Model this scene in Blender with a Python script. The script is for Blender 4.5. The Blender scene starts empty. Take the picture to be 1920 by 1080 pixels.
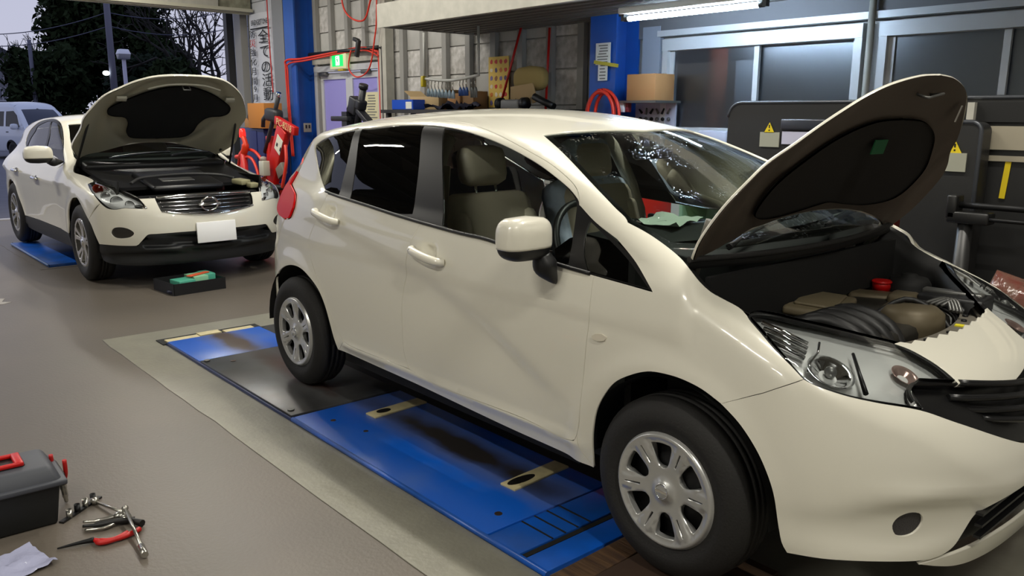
import bpy, bmesh, math, random
import numpy as np
from mathutils import Vector, Matrix
from mathutils.geometry import delaunay_2d_cdt
random.seed(7); rng = np.random.default_rng(7)
C = bpy.context.scene.collection
scene = bpy.context.scene
PI = math.pi
# ------------------------------------------------------------------ camera
cam_d = bpy.data.cameras.new('camera'); cam = bpy.data.objects.new('camera', cam_d); C.objects.link(cam)
cam_d.sensor_width = 36.0; cam_d.lens = 36.0*1540/1920; cam_d.clip_start = .05; cam_d.clip_end = 400
_yaw, _pit, _rol = -.857, .209, .004
_f = Vector((math.sin(_yaw)*math.cos(_pit), math.cos(_yaw)*math.cos(_pit), -math.sin(_pit)))
_r = Vector((math.cos(_yaw), -math.sin(_yaw), 0)); _u = _r.cross(_f)
_r2 = _r*math.cos(_rol)+_u*math.sin(_rol); _u2 = -_r*math.sin(_rol)+_u*math.cos(_rol)
M = Matrix((_r2, _u2, -_f)).transposed().to_4x4(); M.translation = (1.545, -2.821, 1.532)
cam.matrix_world = M
scene.camera = cam
# ------------------------------------------------------------------ sky, exposure, ceiling tubes
scene.view_settings.view_transform = 'Standard'; scene.view_settings.look = 'None'
scene.view_settings.gamma = 1.0; scene.view_settings.use_curve_mapping = False
scene.view_settings.exposure = 0.32
scene.cycles.max_bounces = 10; scene.cycles.glossy_bounces = 5; scene.cycles.transmission_bounces = 6
scene.cycles.transparent_max_bounces = 12; scene.cycles.sample_clamp_indirect = 6
scene.cycles.use_denoising = True
W = bpy.data.worlds.new('world'); scene.world = W; W.use_nodes = True
wn = W.node_tree.nodes; wl = W.node_tree.links
bg = wn['Background']; bg.inputs[1].default_value = .62
wtc = wn.new('ShaderNodeTexCoord'); wsx = wn.new('ShaderNodeSeparateXYZ'); wcr = wn.new('ShaderNodeValToRGB')
wl.new(wtc.outputs['Generated'], wsx.inputs[0]); wl.new(wsx.outputs['Z'], wcr.inputs[0]); wl.new(wcr.outputs[0], bg.inputs[0])
wcr.color_ramp.elements[0].color = (.72, .73, .90, 1); wcr.color_ramp.elements[0].position = .0
wcr.color_ramp.elements[1].color = (.48, .56, .86, 1); wcr.color_ramp.elements[1].position = .7
LAMPS = [(x, .5) for x in (-10.4, -7.7, -5.0, -2.3, .4)]+[(-7.9, -3.2), (-11.2, -3.2), (-.6, -4.4), (.4, -7.2), (2.6, -1.8)]  # the last three are added to light the hatchback's side and nose
LAMP_W, LAMP_Z, LAMP_COL = 62.0, 4.05, (1.0, .96, .86)
for lx, ly in LAMPS:
    d = bpy.data.lights.new('ceiling_tube_light', 'AREA'); d.shape = 'RECTANGLE'; d.size = 1.2; d.size_y = .07
    d.energy = LAMP_W; d.color = LAMP_COL
    o = bpy.data.objects.new('ceiling_tube_light', d); C.objects.link(o); o.location = (lx, ly, LAMP_Z-.035)

# ------------------------------------------------------------------ materials
def lin(c):
    return tuple((v/12.92 if v <= .04045 else ((v+.055)/1.055)**2.4) for v in c)
MATS = {}
def mat(name, col=(.5,.5,.5), rough=.5, metal=0., coat=0., trans=0., emit=None, estr=0., bump=0., bscale=40., var=0., vscale=6., vcol=None, spec=None, stretch=None, alpha=None):
    if name in MATS: return MATS[name]
    m = bpy.data.materials.new(name); m.use_nodes = True; MATS[name] = m
    nt = m.node_tree; n = nt.nodes; l = nt.links; b = n['Principled BSDF']
    col = lin(col)
    b.inputs['Base Color'].default_value = (*col, 1); b.inputs['Roughness'].default_value = rough
    b.inputs['Metallic'].default_value = metal; b.inputs['Coat Weight'].default_value = coat; b.inputs['Coat Roughness'].default_value = .03
    b.inputs['Transmission Weight'].default_value = trans
    if spec is not None: b.inputs['Specular IOR Level'].default_value = spec
    if emit: b.inputs['Emission Color'].default_value = (*lin(emit), 1); b.inputs['Emission Strength'].default_value = estr
    if bump or var:
        tc = n.new('ShaderNodeTexCoord'); src = tc.outputs['Object']
        if stretch:
            mp = n.new('ShaderNodeMapping'); mp.inputs['Scale'].default_value = stretch; l.new(src, mp.inputs[0]); src = mp.outputs[0]
    if var:
        t = n.new('ShaderNodeTexNoise'); t.inputs['Scale'].default_value = vscale; t.inputs['Detail'].default_value = 5; l.new(src, t.inputs[0])
        r = n.new('ShaderNodeMapRange'); r.inputs[1].default_value = .35; r.inputs[2].default_value = .68; l.new(t.outputs[0], r.inputs[0])
        x = n.new('ShaderNodeMix'); x.data_type = 'RGBA'; l.new(r.outputs[0], x.inputs[0])
        c2 = lin(vcol) if vcol else tuple(v*(1-var) for v in col)
        x.inputs[6].default_value = (*col, 1); x.inputs[7].default_value = (*c2, 1); l.new(x.outputs[2], b.inputs['Base Color'])
    if bump:
        t2 = n.new('ShaderNodeTexNoise'); t2.inputs['Scale'].default_value = bscale; t2.inputs['Detail'].default_value = 4; l.new(src, t2.inputs[0])
        bp = n.new('ShaderNodeBump'); bp.inputs['Strength'].default_value = bump; bp.inputs['Distance'].default_value = .01
        l.new(t2.outputs[0], bp.inputs['Height']); l.new(bp.outputs[0], b.inputs['Normal'])
    return m
def glass(name, tint=(.85,.9,.88), rough=0., drops=False, ior=1.5, mult=1.0):
    if name in MATS: return MATS[name]
    m = bpy.data.materials.new(name); m.use_nodes = True; MATS[name] = m
    nt = m.node_tree; n = nt.nodes; l = nt.links; n.remove(n['Principled BSDF'])
    t = n.new('ShaderNodeBsdfTransparent'); t.inputs[0].default_value = (*lin(tint), 1)
    g = n.new('ShaderNodeBsdfGlossy'); g.inputs['Roughness'].default_value = rough
    fr = n.new('ShaderNodeFresnel'); fr.inputs[0].default_value = ior
    mx = n.new('ShaderNodeMixShader'); l.new(fr.outputs[0], mx.inputs[0]); l.new(t.outputs[0], mx.inputs[1]); l.new(g.outputs[0], mx.inputs[2])
    l.new(mx.outputs[0], n['Material Output'].inputs[0])
    if drops:
        tc = n.new('ShaderNodeTexCoord'); v = n.new('ShaderNodeTexVoronoi'); v.inputs['Scale'].default_value = 85; l.new(tc.outputs['Object'], v.inputs[0])
        ns = n.new('ShaderNodeTexNoise'); ns.inputs['Scale'].default_value = 5; l.new(tc.outputs['Object'], ns.inputs[0])
        rp = n.new('ShaderNodeMapRange'); rp.inputs[1].default_value = .32; rp.inputs[2].default_value = .18; l.new(v.outputs[0], rp.inputs[0])
        r2 = n.new('ShaderNodeMapRange'); r2.inputs[1].default_value = .50; r2.inputs[2].default_value = .70; l.new(ns.outputs[0], r2.inputs[0])
        mu = n.new('ShaderNodeMath'); mu.operation = 'MULTIPLY'; l.new(rp.outputs[0], mu.inputs[0]); l.new(r2.outputs[0], mu.inputs[1])
        bp = n.new('ShaderNodeBump'); bp.inputs['Strength'].default_value = .8; bp.inputs['Distance'].default_value = .004
        l.new(mu.outputs[0], bp.inputs['Height']); l.new(bp.outputs[0], g.inputs['Normal']); l.new(bp.outputs[0], fr.inputs['Normal'])
        # a drop scatters a little light
        df = n.new('ShaderNodeBsdfDiffuse'); df.inputs[0].default_value = (.75, .8, .85, 1)
        m2 = n.new('ShaderNodeMixShader'); sc_ = n.new('ShaderNodeMath'); sc_.operation = 'MULTIPLY'; sc_.inputs[1].default_value = .12
        l.new(mu.outputs[0], sc_.inputs[0]); l.new(sc_.outputs[0], m2.inputs[0]); l.new(mx.outputs[0], m2.inputs[1]); l.new(df.outputs[0], m2.inputs[2])
        l.new(m2.outputs[0], n['Material Output'].inputs[0])
    return m

# ------------------------------------------------------------------ mesh helpers
def rotm(r): return Matrix.Rotation(r[2],3,'Z') @ Matrix.Rotation(r[1],3,'Y') @ Matrix.Rotation(r[0],3,'X')
class MB:
    def __init__(s): s.v=[]; s.f=[]; s.sm=[]
    def add(s, vs, fs, sm=False):
        o=len(s.v); s.v += [tuple(v) for v in vs]; s.f += [tuple(i+o for i in f) for f in fs]; s.sm += [sm]*len(fs); return s
    def box(s, c, d, r=(0,0,0), b=0.):
        x,y,z=[k/2 for k in d]; R=rotm(r); c=Vector(c)
        if b<=0:
            vs=[(i*x,j*y,k*z) for k in (-1,1) for j in (-1,1) for i in (-1,1)]
            fs=[(0,2,3,1),(4,5,7,6),(0,1,5,4),(2,6,7,3),(0,4,6,2),(1,3,7,5)]
            return s.add([R@Vector(v)+c for v in vs], fs)
        b=min(b,x*.95,y*.95,z*.95)
        bm=bmesh.new(); bmesh.ops.create_cube(bm,size=1)
        for v in bm.verts: v.co=Vector((v.co.x*2*x,v.co.y*2*y,v.co.z*2*z))
        bmesh.ops.bevel(bm,geom=bm.edges[:],offset=b,segments=2,profile=.5,affect='EDGES')
        bm.verts.index_update()
        s.add([R@v.co+c for v in bm.verts],[[v.index for v in f.verts] for f in bm.faces],True); bm.free(); return s
    def ring(s, path, rad, n=8, closed=False, caps=True, sm=True, up=None):
        P=[Vector(p) for p in path]; m=len(P); rs=rad if isinstance(rad,(list,tuple)) else [rad]*m
        vs=[]; prev=None
        for i,p in enumerate(P):
            t=(P[(i+1)%m]-P[i-1]) if closed else (P[min(i+1,m-1)]-P[max(i-1,0)])
            t.normalize()
            if prev is None:
                a=Vector(up) if up else (Vector((0,0,1)) if abs(t.z)<.9 else Vector((1,0,0)))
            else: a=prev
            x=(a-t*a.dot(t)); x.normalize(); prev=x; y=t.cross(x)
            for k in range(n):
                an=2*PI*k/n; vs.append(p+(x*math.cos(an)+y*math.sin(an))*rs[i])
        fs=[]
        for i in range(m if closed else m-1):
            for k in range(n):
                a=i*n+k; b_=i*n+(k+1)%n; c=((i+1)%m)*n+(k+1)%n; d=((i+1)%m)*n+k; fs.append((a,b_,c,d))
        s.add(vs,fs,sm)
        if caps and not closed:
            o=len(s.v)-len(vs); s.f.append(tuple(o+k for k in range(n))[::-1]); s.f.append(tuple(o+(m-1)*n+k for k in range(n))); s.sm+=[False,False]
        return s
    def cyl(s, p0, p1, r, n=16, r2=None): return s.ring([p0,p1],[r, r if r2 is None else r2],n)
    def lathe(s, prof, c, ax='y', n=32, sm=True, cap=False):
        vs=[];m=len(prof)
        for k in range(n):
            a=2*PI*k/n
            for (r,h) in prof:
                q={'y':(r*math.cos(a),h,r*math.sin(a)),'z':(r*math.cos(a),r*math.sin(a),h),'x':(h,r*math.cos(a),r*math.sin(a))}[ax]
                vs.append(Vector(q)+Vector(c))
        fs=[(k*m+i,((k+1)%n)*m+i,((k+1)%n)*m+i+1,k*m+i+1) for k in range(n) for i in range(m-1)]
        if ax=='y': fs=[f[::-1] for f in fs]
        s.add(vs,fs,sm)
        return s
    def prism(s, poly, h0, h1, fr=None, sm=False):
        # polygon in (a,b), extruded along c;  fr=(origin,A,B,N)
        O,A,B,N=fr if fr else (Vector((0,0,0)),Vector((1,0,0)),Vector((0,1,0)),Vector((0,0,1)))
        O=Vector(O);A=Vector(A);B=Vector(B);N=Vector(N); n=len(poly)
        vs=[O+A*p[0]+B*p[1]+N*h0 for p in poly]+[O+A*p[0]+B*p[1]+N*h1 for p in poly]
        fs=[tuple(range(n))[::-1],tuple(range(n,2*n))]+[(i,(i+1)%n,n+(i+1)%n,n+i) for i in range(n)]
        return s.add(vs,fs,sm)
    def ball(s, c, r, n=12, m=8, sc=(1,1,1), R=None):
        c=Vector(c); vs=[]
        for i in range(m+1):
            t=PI*i/m
            for k in range(n):
                a=2*PI*k/n; v=Vector((r*math.sin(t)*math.cos(a)*sc[0],r*math.sin(t)*math.sin(a)*sc[1],r*math.cos(t)*sc[2]))
                vs.append((R@v if R else v)+c)
        return s.add(vs,[(i*n+k,(i+1)*n+k,(i+1)*n+(k+1)%n,i*n+(k+1)%n) for i in range(m) for k in range(n)],True)
    def build(s, name, m, parent=None, loc=None, fix=True):
        me=bpy.data.meshes.new(name); me.from_pydata(s.v,[],s.f); me.polygons.foreach_set('use_smooth',s.sm)
        if fix:
            bm=bmesh.new(); bm.from_mesh(me); bmesh.ops.remove_doubles(bm,verts=bm.verts,dist=1e-5); bmesh.ops.recalc_face_normals(bm,faces=bm.faces); bm.to_mesh(me); bm.free()
        me.materials.append(m); o=bpy.data.objects.new(name,me); C.objects.link(o)
        if parent is not None: o.parent=parent
        if loc is not None: o.location=loc
        return o
def mb(): return MB()
def tag(o,label,cat,group=None):
    o['label']=label; o['category']=cat
    if group: o['group']=group
    return o
def thing(name,label,cat,loc=(0,0,0),rz=0,group=None):
    o=bpy.data.objects.new(name,None); C.objects.link(o); o.location=loc; o.rotation_euler=(0,0,rz); o.empty_display_size=.1
    return tag(o,label,cat,group)
def struct(o): o['kind']='structure'; return o
def copy_tree(o,parent=None,col=C):
    c=o.copy(); col.objects.link(c)
    if parent is not None: c.parent=parent
    for ch in list(o.children): copy_tree(ch,c)
    return c
def rrect(w,h,r,n=5):
    P=[]
    for cx,cy,a0 in ((w/2-r,h/2-r,0),(-w/2+r,h/2-r,90),(-w/2+r,-h/2+r,180),(w/2-r,-h/2+r,270)):
        for k in range(n+1):
            a=math.radians(a0+90*k/n); P.append((cx+r*math.cos(a),cy+r*math.sin(a)))
    return P
def spline(P,n=6):
    P=[Vector(p) for p in P]; out=[]
    for i in range(len(P)-1):
        a,b,c,d=P[max(i-1,0)],P[i],P[i+1],P[min(i+2,len(P)-1)]
        for k in range(n):
            t=k/n; out.append(.5*((2*b)+(c-a)*t+(2*a-5*b+4*c-d)*t*t+(3*b-a-3*c+d)*t**3))
    out.append(P[-1]); return out
def text(name,body,size,m,parent,loc,rot,ext=.0008,align='CENTER',sx=1.):
    cu=bpy.data.curves.new(name,'FONT'); cu.body=body; cu.size=size; cu.extrude=ext; cu.align_x=align; cu.align_y='CENTER'; cu.resolution_u=3
    o=bpy.data.objects.new(name,cu); C.objects.link(o); bpy.context.view_layer.update()
    me=bpy.data.meshes.new_from_object(o.evaluated_get(bpy.context.evaluated_depsgraph_get())); bpy.data.objects.remove(o); me.materials.clear(); me.materials.append(m)
    o=bpy.data.objects.new(name,me); C.objects.link(o); o.parent=parent; o.location=loc; o.rotation_euler=rot; o.scale=(sx,1,1)
    return o
# ------------------------------------------------------------------ car body surfaces: implicit hulls, cut into panels
def ip(x,xs,ys):
    # smooth-ish (monotone cubic / catmull) interpolation
    xs=np.asarray(xs,float); ys=np.asarray(ys,float); x=np.asarray(x,float)
    m=np.gradient(ys,xs); i=np.clip(np.searchsorted(xs,x)-1,0,len(xs)-2)
    h=xs[i+1]-xs[i]; t=np.clip((x-xs[i])/h,0,1)
    return ys[i]*(1+2*t)*(1-t)**2+m[i]*h*t*(1-t)**2+ys[i+1]*t*t*(3-2*t)+m[i+1]*h*t*t*(t-1)
def smax(k,*a):
    r=a[0]
    for b in a[1:]:
        h=np.maximum(k-np.abs(r-b),0)/k; r=np.maximum(r,b)+h*h*k*.25
    return r
def smin(k,*a): return -smax(k,*[-q for q in a])
def bump(d,c,s): return np.exp(-((d-c)/s)**2)
def sstep(a,b,x):
    t=np.clip((x-a)/(b-a),0,1); return t*t*(3-2*t)
# ---- small hatchback
def creaseN(x): return ip(x,[-2.9,-2.1,-1.63,-1.28,-.97,-.6,-.35],[1.03,.99,.915,.845,.755,.60,.50])
def sideN(x,z):
    w=ip(z,[.15,.30,.40,.55,.70,.85,.98,1.07,1.2,1.35,1.47,1.60],[.76,.805,.826,.842,.848,.842,.818,.782,.733,.672,.615,.55])
    # belt-up taper toward tail and nose
    w=w-.03*sstep(-2.0,-3.1,x)*sstep(1.0,1.3,z)-.05*sstep(-2.3,-3.0,x)*sstep(.55,.95,z)-.02*sstep(-2.3,-3.1,x)
    w=w-.035*sstep(-.55,.5,x)*sstep(.5,1.0,z)
    c=creaseN(x); f=sstep(-.35,-.75,x)*sstep(-2.95,-2.3,x)
    dz=c-z
    w=w-f*.021*.5*(1+np.tanh((dz-.02)/.035))*np.exp(-(np.maximum(dz,0)/.24)**2)
    for xc in (0,-2.6):
        d=np.hypot(x-xc,z-.337); w=w+.014*bump(d,.40,.045)*sstep(.20,.30,z)
    # rocker crease
    w=w+.012*bump(z,.375,.022)*sstep(-.33,-.45,x)*sstep(-2.15,-2.0,x)
    return w
def lowN(x,y,z):
    a=np.abs(y)
    fs=a-sideN(x,z)
    zc=ip(x,[-3.3,-2.6,-.6,-.3,-.1,.18,.45,.6,.7,.80,.88],[1.2,1.2,1.13,1.115,1.09,1.0,.885,.81,.735,.60,.45])
    ft=(z-zc+.105*a*a-.012*bump(a,.64,.05)*sstep(.5,.2,x))*.9
    # nose plan
    xf=ip(z,[.2,.3,.45,.58,.68,.78,.9],[.775,.81,.832,.825,.79,.74,.70])
    n=((np.clip(x-.05,0,None)/(xf-.05))**2.3+(a/.90)**2.9)
    ff=(n**(1/2.5)-1)*.7
    xr=ip(z,[.2,.35,.6,.78,.85,1.0,1.2],[-3.20,-3.27,-3.285,-3.265,-3.22,-3.17,-3.09])
    n=((np.clip(-2.35-x,0,None)/(-2.35-xr))**2.5+(a/.875)**3.1)
    fr=(n**(1/2.7)-1)*.7
    return smax(.05,fs,ft,ff,fr,.2-z)
def greenN(x,y,z):
    a=np.abs(y)
    fs=(a-sideN(x,z))*.93
    zt=ip(x,[-3.2,-2.9,-2.5,-2.0,-1.6,-1.2,-.9,-.6],[1.395,1.455,1.515,1.551,1.558,1.537,1.49,1.42])
    ft=z-zt+.16*a*a+.12*a**4
    xw=-.80-(z-1.468)*2.36-.10*np.maximum(0,(z-1.1)*(1.47-z))*0-.33*a*a
    fw=(x-xw)*.39
    xr=ip(z,[.8,1.05,1.25,1.40,1.5],[-3.25,-3.18,-3.08,-2.99,-2.9])
    n=((np.clip(-2.2-x,0,None)/(-2.2-xr))**2.8+(a/(.86-.17*sstep(1.0,1.45,z)))**3.4)
    fr=(n**(1/3.)-1)*.6
    return smax(.045,smax(.05,fs,fw),smax(.06,ft,fr),.85-z,x-.05)
def FN(p):
    x,y,z=p[...,0],p[...,1],p[...,2]
    return smin(.03,lowN(x,y,z),greenN(x,y,z))
# ---- crossover
def sideS(x,z):
    w=ip(z,[.15,.30,.50,.68,.82,.92,1.0,1.06,1.2,1.35,1.47,1.56],[.82,.86,.882,.893,.890,.868,.835,.80,.75,.70,.65,.60])
    w=w-.10*sstep(-2.0,-3.6,x)*sstep(.9,1.25,z)-.04*sstep(-2.9,-3.6,x)
    w=w-.02*sstep(-.3,.5,x)*sstep(.6,1.0,z)+.012*bump(z,.86,.05)*sstep(-3.2,-2.8,x)*sstep(.2,-.3,x)
    w=w-.012*bump(z,.55,.16)*sstep(-.4,-.8,x)*sstep(-2.5,-2.2,x)
    for xc in (0,-2.8):
        d=np.hypot(x-xc,z-.353); w=w+.016*bump(d,.43,.05)*sstep(.2,.3,z)
    return w
def lowS(x,y,z):
    a=np.abs(y)
    fs=a-sideS(x,z)
    zc=ip(x,[-3.8,-2.6,-.9,-.6,-.2,.2,.5,.68,.80,.9],[1.15,1.15,1.15,1.12,1.065,1.0,.93,.87,.80,.66])
    ft=(z-zc+.17*a*a-.025*bump(a,.62,.09)*sstep(.7,.3,x))*.9
    xf=ip(z,[.15,.3,.45,.6,.75,.85,1.0],[.80,.86,.90,.895,.86,.82,.76])
    n=((np.clip(x-.0,0,None)/xf)**2.2+(a/.96)**3.2)
    ff=(n**(1/2.4)-1)*.75
    xr=ip(z,[.2,.4,.65,.85,1.0,1.2],[-3.62,-3.72,-3.75,-3.70,-3.62,-3.5])
    n=((np.clip(-2.6-x,0,None)/(-2.6-xr))**2.6+(a/.93)**3.2)
    fr=(n**(1/2.7)-1)*.7
    return smax(.06,fs,ft,ff,fr,.15-z)
def greenS(x,y,z):
    a=np.abs(y)
    fs=(a-sideS(x,z))*.93
    zt=ip(x,[-3.8,-3.4,-3.0,-2.5,-2.0,-1.6,-1.2,-.9],[1.22,1.33,1.42,1.485,1.515,1.51,1.45,1.36])
    ft=z-zt+.10*a*a+.10*a**4
    xw=-1.13-(z-1.42)*2.15-.36*a*a
    fw=(x-xw)*.42
    xr=-3.75+(z-.9)*.75
    fr=(xr-x)*.7+.25*a*a
    return smax(.045,smax(.05,fs,fw),smax(.06,ft,fr),.85-z)
def FS(p):
    x,y,z=p[...,0],p[...,1],p[...,2]
    return smin(.03,lowS(x,y,z),greenS(x,y,z))
def cast(F,o,d,t1,n):
    prev=F(o); hi=np.full(len(o),np.nan); lo=np.zeros(len(o)); done=np.zeros(len(o),bool); st=t1/n
    for i in range(1,n+1):
        t=st*i; todo=~done
        if not todo.any(): break
        cur=np.full(len(o),1.); cur[todo]=F(o[todo]+d*t); c=todo&(cur<=0)
        lo[c]=t-st; hi[c]=t; done|=c
    hi=np.where(done,hi,t1); lo=np.where(done,lo,t1-st)
    for _ in range(18):
        m=(lo+hi)/2; s=F(o+d*m[:,None])<=0; hi=np.where(s,m,hi); lo=np.where(s,lo,m)
    return hi,done
def gradn(F,p,e=.003):
    g=np.stack([F(p+np.eye(3)[i]*e)-F(p-np.eye(3)[i]*e) for i in range(3)],-1)
    return g/np.maximum(np.linalg.norm(g,axis=-1,keepdims=True),1e-9)
def frame(d):
    d=np.array(d,float); d/=np.linalg.norm(d)
    if abs(d[0])+abs(d[1])<1e-6: a=np.array([1.,0,0]); b=np.array([0,1.,0])
    else:
        a=-np.array([-d[1],d[0],0]); a/=np.linalg.norm(a); b=np.cross(a,d); b*=np.sign(b[2])
    return d,a,b
def smooth_loop(P,step):
    # closed loop; points carrying a 4th value are corners
    n=len(P); cs=[i for i in range(n) if len(P[i])>3]
    Q=[np.array(p[:3],float) for p in P]; out=[]
    if not cs: cs=[0]; closed=True
    else: closed=False
    for j,i0 in enumerate(cs):
        i1=cs[(j+1)%len(cs)]
        idx=[i0]; k=i0
        while True:
            k=(k+1)%n; idx.append(k)
            if k==i1: break
        for q in range(len(idx)-1):
            b,c=Q[idx[q]],Q[idx[q+1]]
            a=Q[idx[q-1]] if q>0 else (Q[idx[-2]] if closed else b); d=Q[idx[q+2]] if q+2<len(idx) else (Q[idx[1]] if closed else c)
            m=max(1,int(math.ceil(np.linalg.norm(c-b)/step)))
            for s in range(m):
                t=s/m; out.append(.5*((2*b)+(c-a)*t+(2*a-5*b+4*c-d)*t*t+(3*b-a-3*c+d)*t**3))
    return np.array(out)
def inside(poly,pts):
    x,y=pts[:,0],pts[:,1]; r=np.zeros(len(pts),bool); n=len(poly)
    for i in range(n):
        x1,y1=poly[i]; x2,y2=poly[(i+1)%n]
        if y1==y2: continue
        c=((y1>y)!=(y2>y))&(x<(x2-x1)*(y-y1)/(y2-y1)+x1); r^=c
    return r
def shrink(poly,g):
    p=np.asarray(poly); e=np.roll(p,-1,0)-p; e/=np.maximum(np.linalg.norm(e,axis=1,keepdims=True),1e-9)
    nrm=np.stack([-e[:,1],e[:,0]],1); area=.5*np.sum(p[:,0]*np.roll(p[:,1],-1)-np.roll(p[:,0],-1)*p[:,1])
    if area<0: nrm=-nrm
    v=nrm+np.roll(nrm,1,0); v/=np.maximum(np.linalg.norm(v,axis=1,keepdims=True),.4)
    return p+v*g
def bdist(poly,pts):
    d=np.full(len(pts),1e9); n=len(poly)
    for i in range(n):
        a=poly[i]; b=poly[(i+1)%n]; ab=b-a; L=max(ab@ab,1e-12)
        t=np.clip(((pts-a)@ab)/L,0,1); d=np.minimum(d,np.linalg.norm(pts-(a+t[:,None]*ab),axis=1))
    return d
def panel(name,F,loop,d,m,parent=None,holes=(),sp=.035,th=.012,off=0.,gap=.0016,mirror=False,base=(0,0,0),inner=False,post=None,rim=True):
    """cut the patch inside a 3D outline out of the hull F (seen along d), with returned edges"""
    d,a,b=frame(d); Ff=(lambda p:F(p)+off) if off else F
    L3=smooth_loop(loop,sp*.7); dep=float(np.mean(L3@d))
    P2=np.stack([L3@a,L3@b],1); y0=L3[:,1]
    outl=shrink(P2,gap)
    if mirror:
        k=np.abs(y0)<.004; outl[k]=P2[k]
    H2=[]
    for h in holes:
        h3=smooth_loop(h,sp*.5); H2.append(shrink(np.stack([h3@a,h3@b],1),-gap))
    lo=outl.min(0); hi=outl.max(0)
    gx,gy=np.meshgrid(np.arange(lo[0]+sp*.5,hi[0],sp),np.arange(lo[1]+sp*.5,hi[1],sp)); G=np.stack([gx.ravel(),gy.ravel()],1)
    if len(G):
        k=inside(outl,G)&(bdist(outl,G)>sp*.4)
        for h in H2: k&=(~inside(h,G))&(bdist(h,G)>sp*.4)
        G=G[k]
    V=[outl]+H2+[G]; pts=np.concatenate(V); edges=[]; o=0
    for lp in [outl]+H2:
        n=len(lp); edges+=[(o+i,o+(i+1)%n) for i in range(n)]; o+=n
    vs,es,fs,*_=delaunay_2d_cdt([Vector(p) for p in pts],edges,[],0,1e-6)
    vs=np.array([tuple(v) for v in vs]); fs=np.array([f for f in fs if len(f)==3])
    ce=vs[fs].mean(1); k=inside(outl,ce)
    for h in H2: k&=~inside(h,ce)
    fs=fs[k]
    O=vs[:,:1]*a+vs[:,1:]*b+d*(dep-.9); t,ok=cast(Ff,O,d,2.2,90)
    P=O+d*t[:,None]
    if mirror:
        d0=np.array([d[0],0,d[2]]); d0/=np.linalg.norm(d0); kk=np.where(np.abs(y0)<.004)[0]; ii=[]
        for q in kk:
            e_=np.abs(vs-outl[q]).sum(1); i_=int(e_.argmin())
            if e_[i_]<1e-5: ii.append((i_,q))
        if ii:
            Oc=np.array([L3[q]*np.array([1,0,1])-d0*.9 for _,q in ii]); tc,_k=cast(Ff,Oc,d0,2.2,90); P[[i for i,_ in ii]]=Oc+d0*tc[:,None]
    N=gradn(Ff,P)
    if mirror: P[np.abs(P[:,1])<.006,1]=0; N[np.abs(P[:,1])<.006,1]=0
    # orient
    q=P[fs]; nf=np.cross(q[:,1]-q[:,0],q[:,2]-q[:,0]); fl=(nf*N[fs].mean(1)).sum(1)<0; fs[fl]=fs[fl][:,::-1]
    if inner: fs=fs[:,::-1]; N=-N
    cnt={}
    for f in fs:
        for i in range(3):
            e=(f[i],f[(i+1)%3]); cnt[e]=1
    bd=[e for e in cnt if (e[1],e[0]) not in cnt]
    if mirror: bd=[e for e in bd if not (abs(P[e[0],1])<1e-9 and abs(P[e[1],1])<1e-9)]
    V=[P]; NN=[N]; FS=[tuple(f) for f in fs]; nb=len(P)
    if rim and th:
        ids=sorted({i for e in bd for i in e}); mp={i:j for j,i in enumerate(ids)}; ids=np.array(ids); n=len(ids)
        top=P[ids]; bot=top-N[ids]*th
        out=np.zeros_like(top)
        for e0,e1 in bd:
            en=np.cross(P[e1]-P[e0],N[e0]); en/=max(np.linalg.norm(en),1e-9); out[mp[e0]]+=en; out[mp[e1]]+=en
        out/=np.maximum(np.linalg.norm(out,axis=1,keepdims=True),1e-9)
        mid=top-N[ids]*min(.003,th*.4)+out*.0008
        nm=N[ids]*.7+out*.7; nm/=np.linalg.norm(nm,axis=1,keepdims=True)
        V+=[mid,bot]; NN+=[nm,out]
        for e0,e1 in bd:
            i,j=mp[e0],mp[e1]
            FS.append((e1,e0,nb+i,nb+j)); FS.append((nb+j,nb+i,nb+n+i,nb+n+j))
    V=np.concatenate(V); NN=np.concatenate(NN)
    if post is not None: V,NN=post(V,NN)
    if mirror:
        n=len(V); V2=V*np.array([1,-1,1]); N2=NN*np.array([1,-1,1]); mp=np.arange(n)+n; mp[np.abs(V[:,1])<1e-9]=np.where(np.abs(V[:,1])<1e-9)[0]
        FS=FS+[tuple(mp[list(f)][::-1]) for f in FS]; V=np.concatenate([V,V2]); NN=np.concatenate([NN,N2])
    me=bpy.data.meshes.new(name); me.from_pydata((V-np.array(base)).tolist(),[],FS); me.polygons.foreach_set('use_smooth',[True]*len(FS))
    me.normals_split_custom_set_from_vertices(NN.tolist())
    me.materials.append(m); ob=bpy.data.objects.new(name,me); C.objects.link(ob)
    if parent is not None: ob.parent=parent
    return ob
def flip(o,parent=None,name=None):
    """mirror image of a part for the other side of the car"""
    me=o.data; V=np.zeros(len(me.vertices)*3); me.vertices.foreach_get('co',V); V=V.reshape(-1,3)*np.array([1,-1,1])
    N=np.zeros(len(me.loops)*3); me.corner_normals.foreach_get('vector',N); N=N.reshape(-1,3)*np.array([1,-1,1])
    FS=[];NL=[]
    for p in me.polygons:
        FS.append(tuple(p.vertices)[::-1]); NL+= [tuple(N[i]) for i in reversed(range(p.loop_start,p.loop_start+p.loop_total))]
    m2=bpy.data.meshes.new(me.name); m2.from_pydata(V.tolist(),[],FS); m2.polygons.foreach_set('use_smooth',[p.use_smooth for p in me.polygons])
    m2.normals_split_custom_set(NL)
    for mm in me.materials: m2.materials.append(mm)
    q=bpy.data.objects.new(name or o.name.split('.')[0],m2); C.objects.link(q); q.parent=parent if parent is not None else o.parent
    q.location=(o.location[0],-o.location[1],o.location[2]); q.rotation_euler=(-o.rotation_euler[0],o.rotation_euler[1],-o.rotation_euler[2])
    return q
def flip_tree(o,parent=None):
    q=flip(o,parent)
    for ch in list(o.children):
        if ch.type=='MESH': flip_tree(ch,q)
    return q
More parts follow.
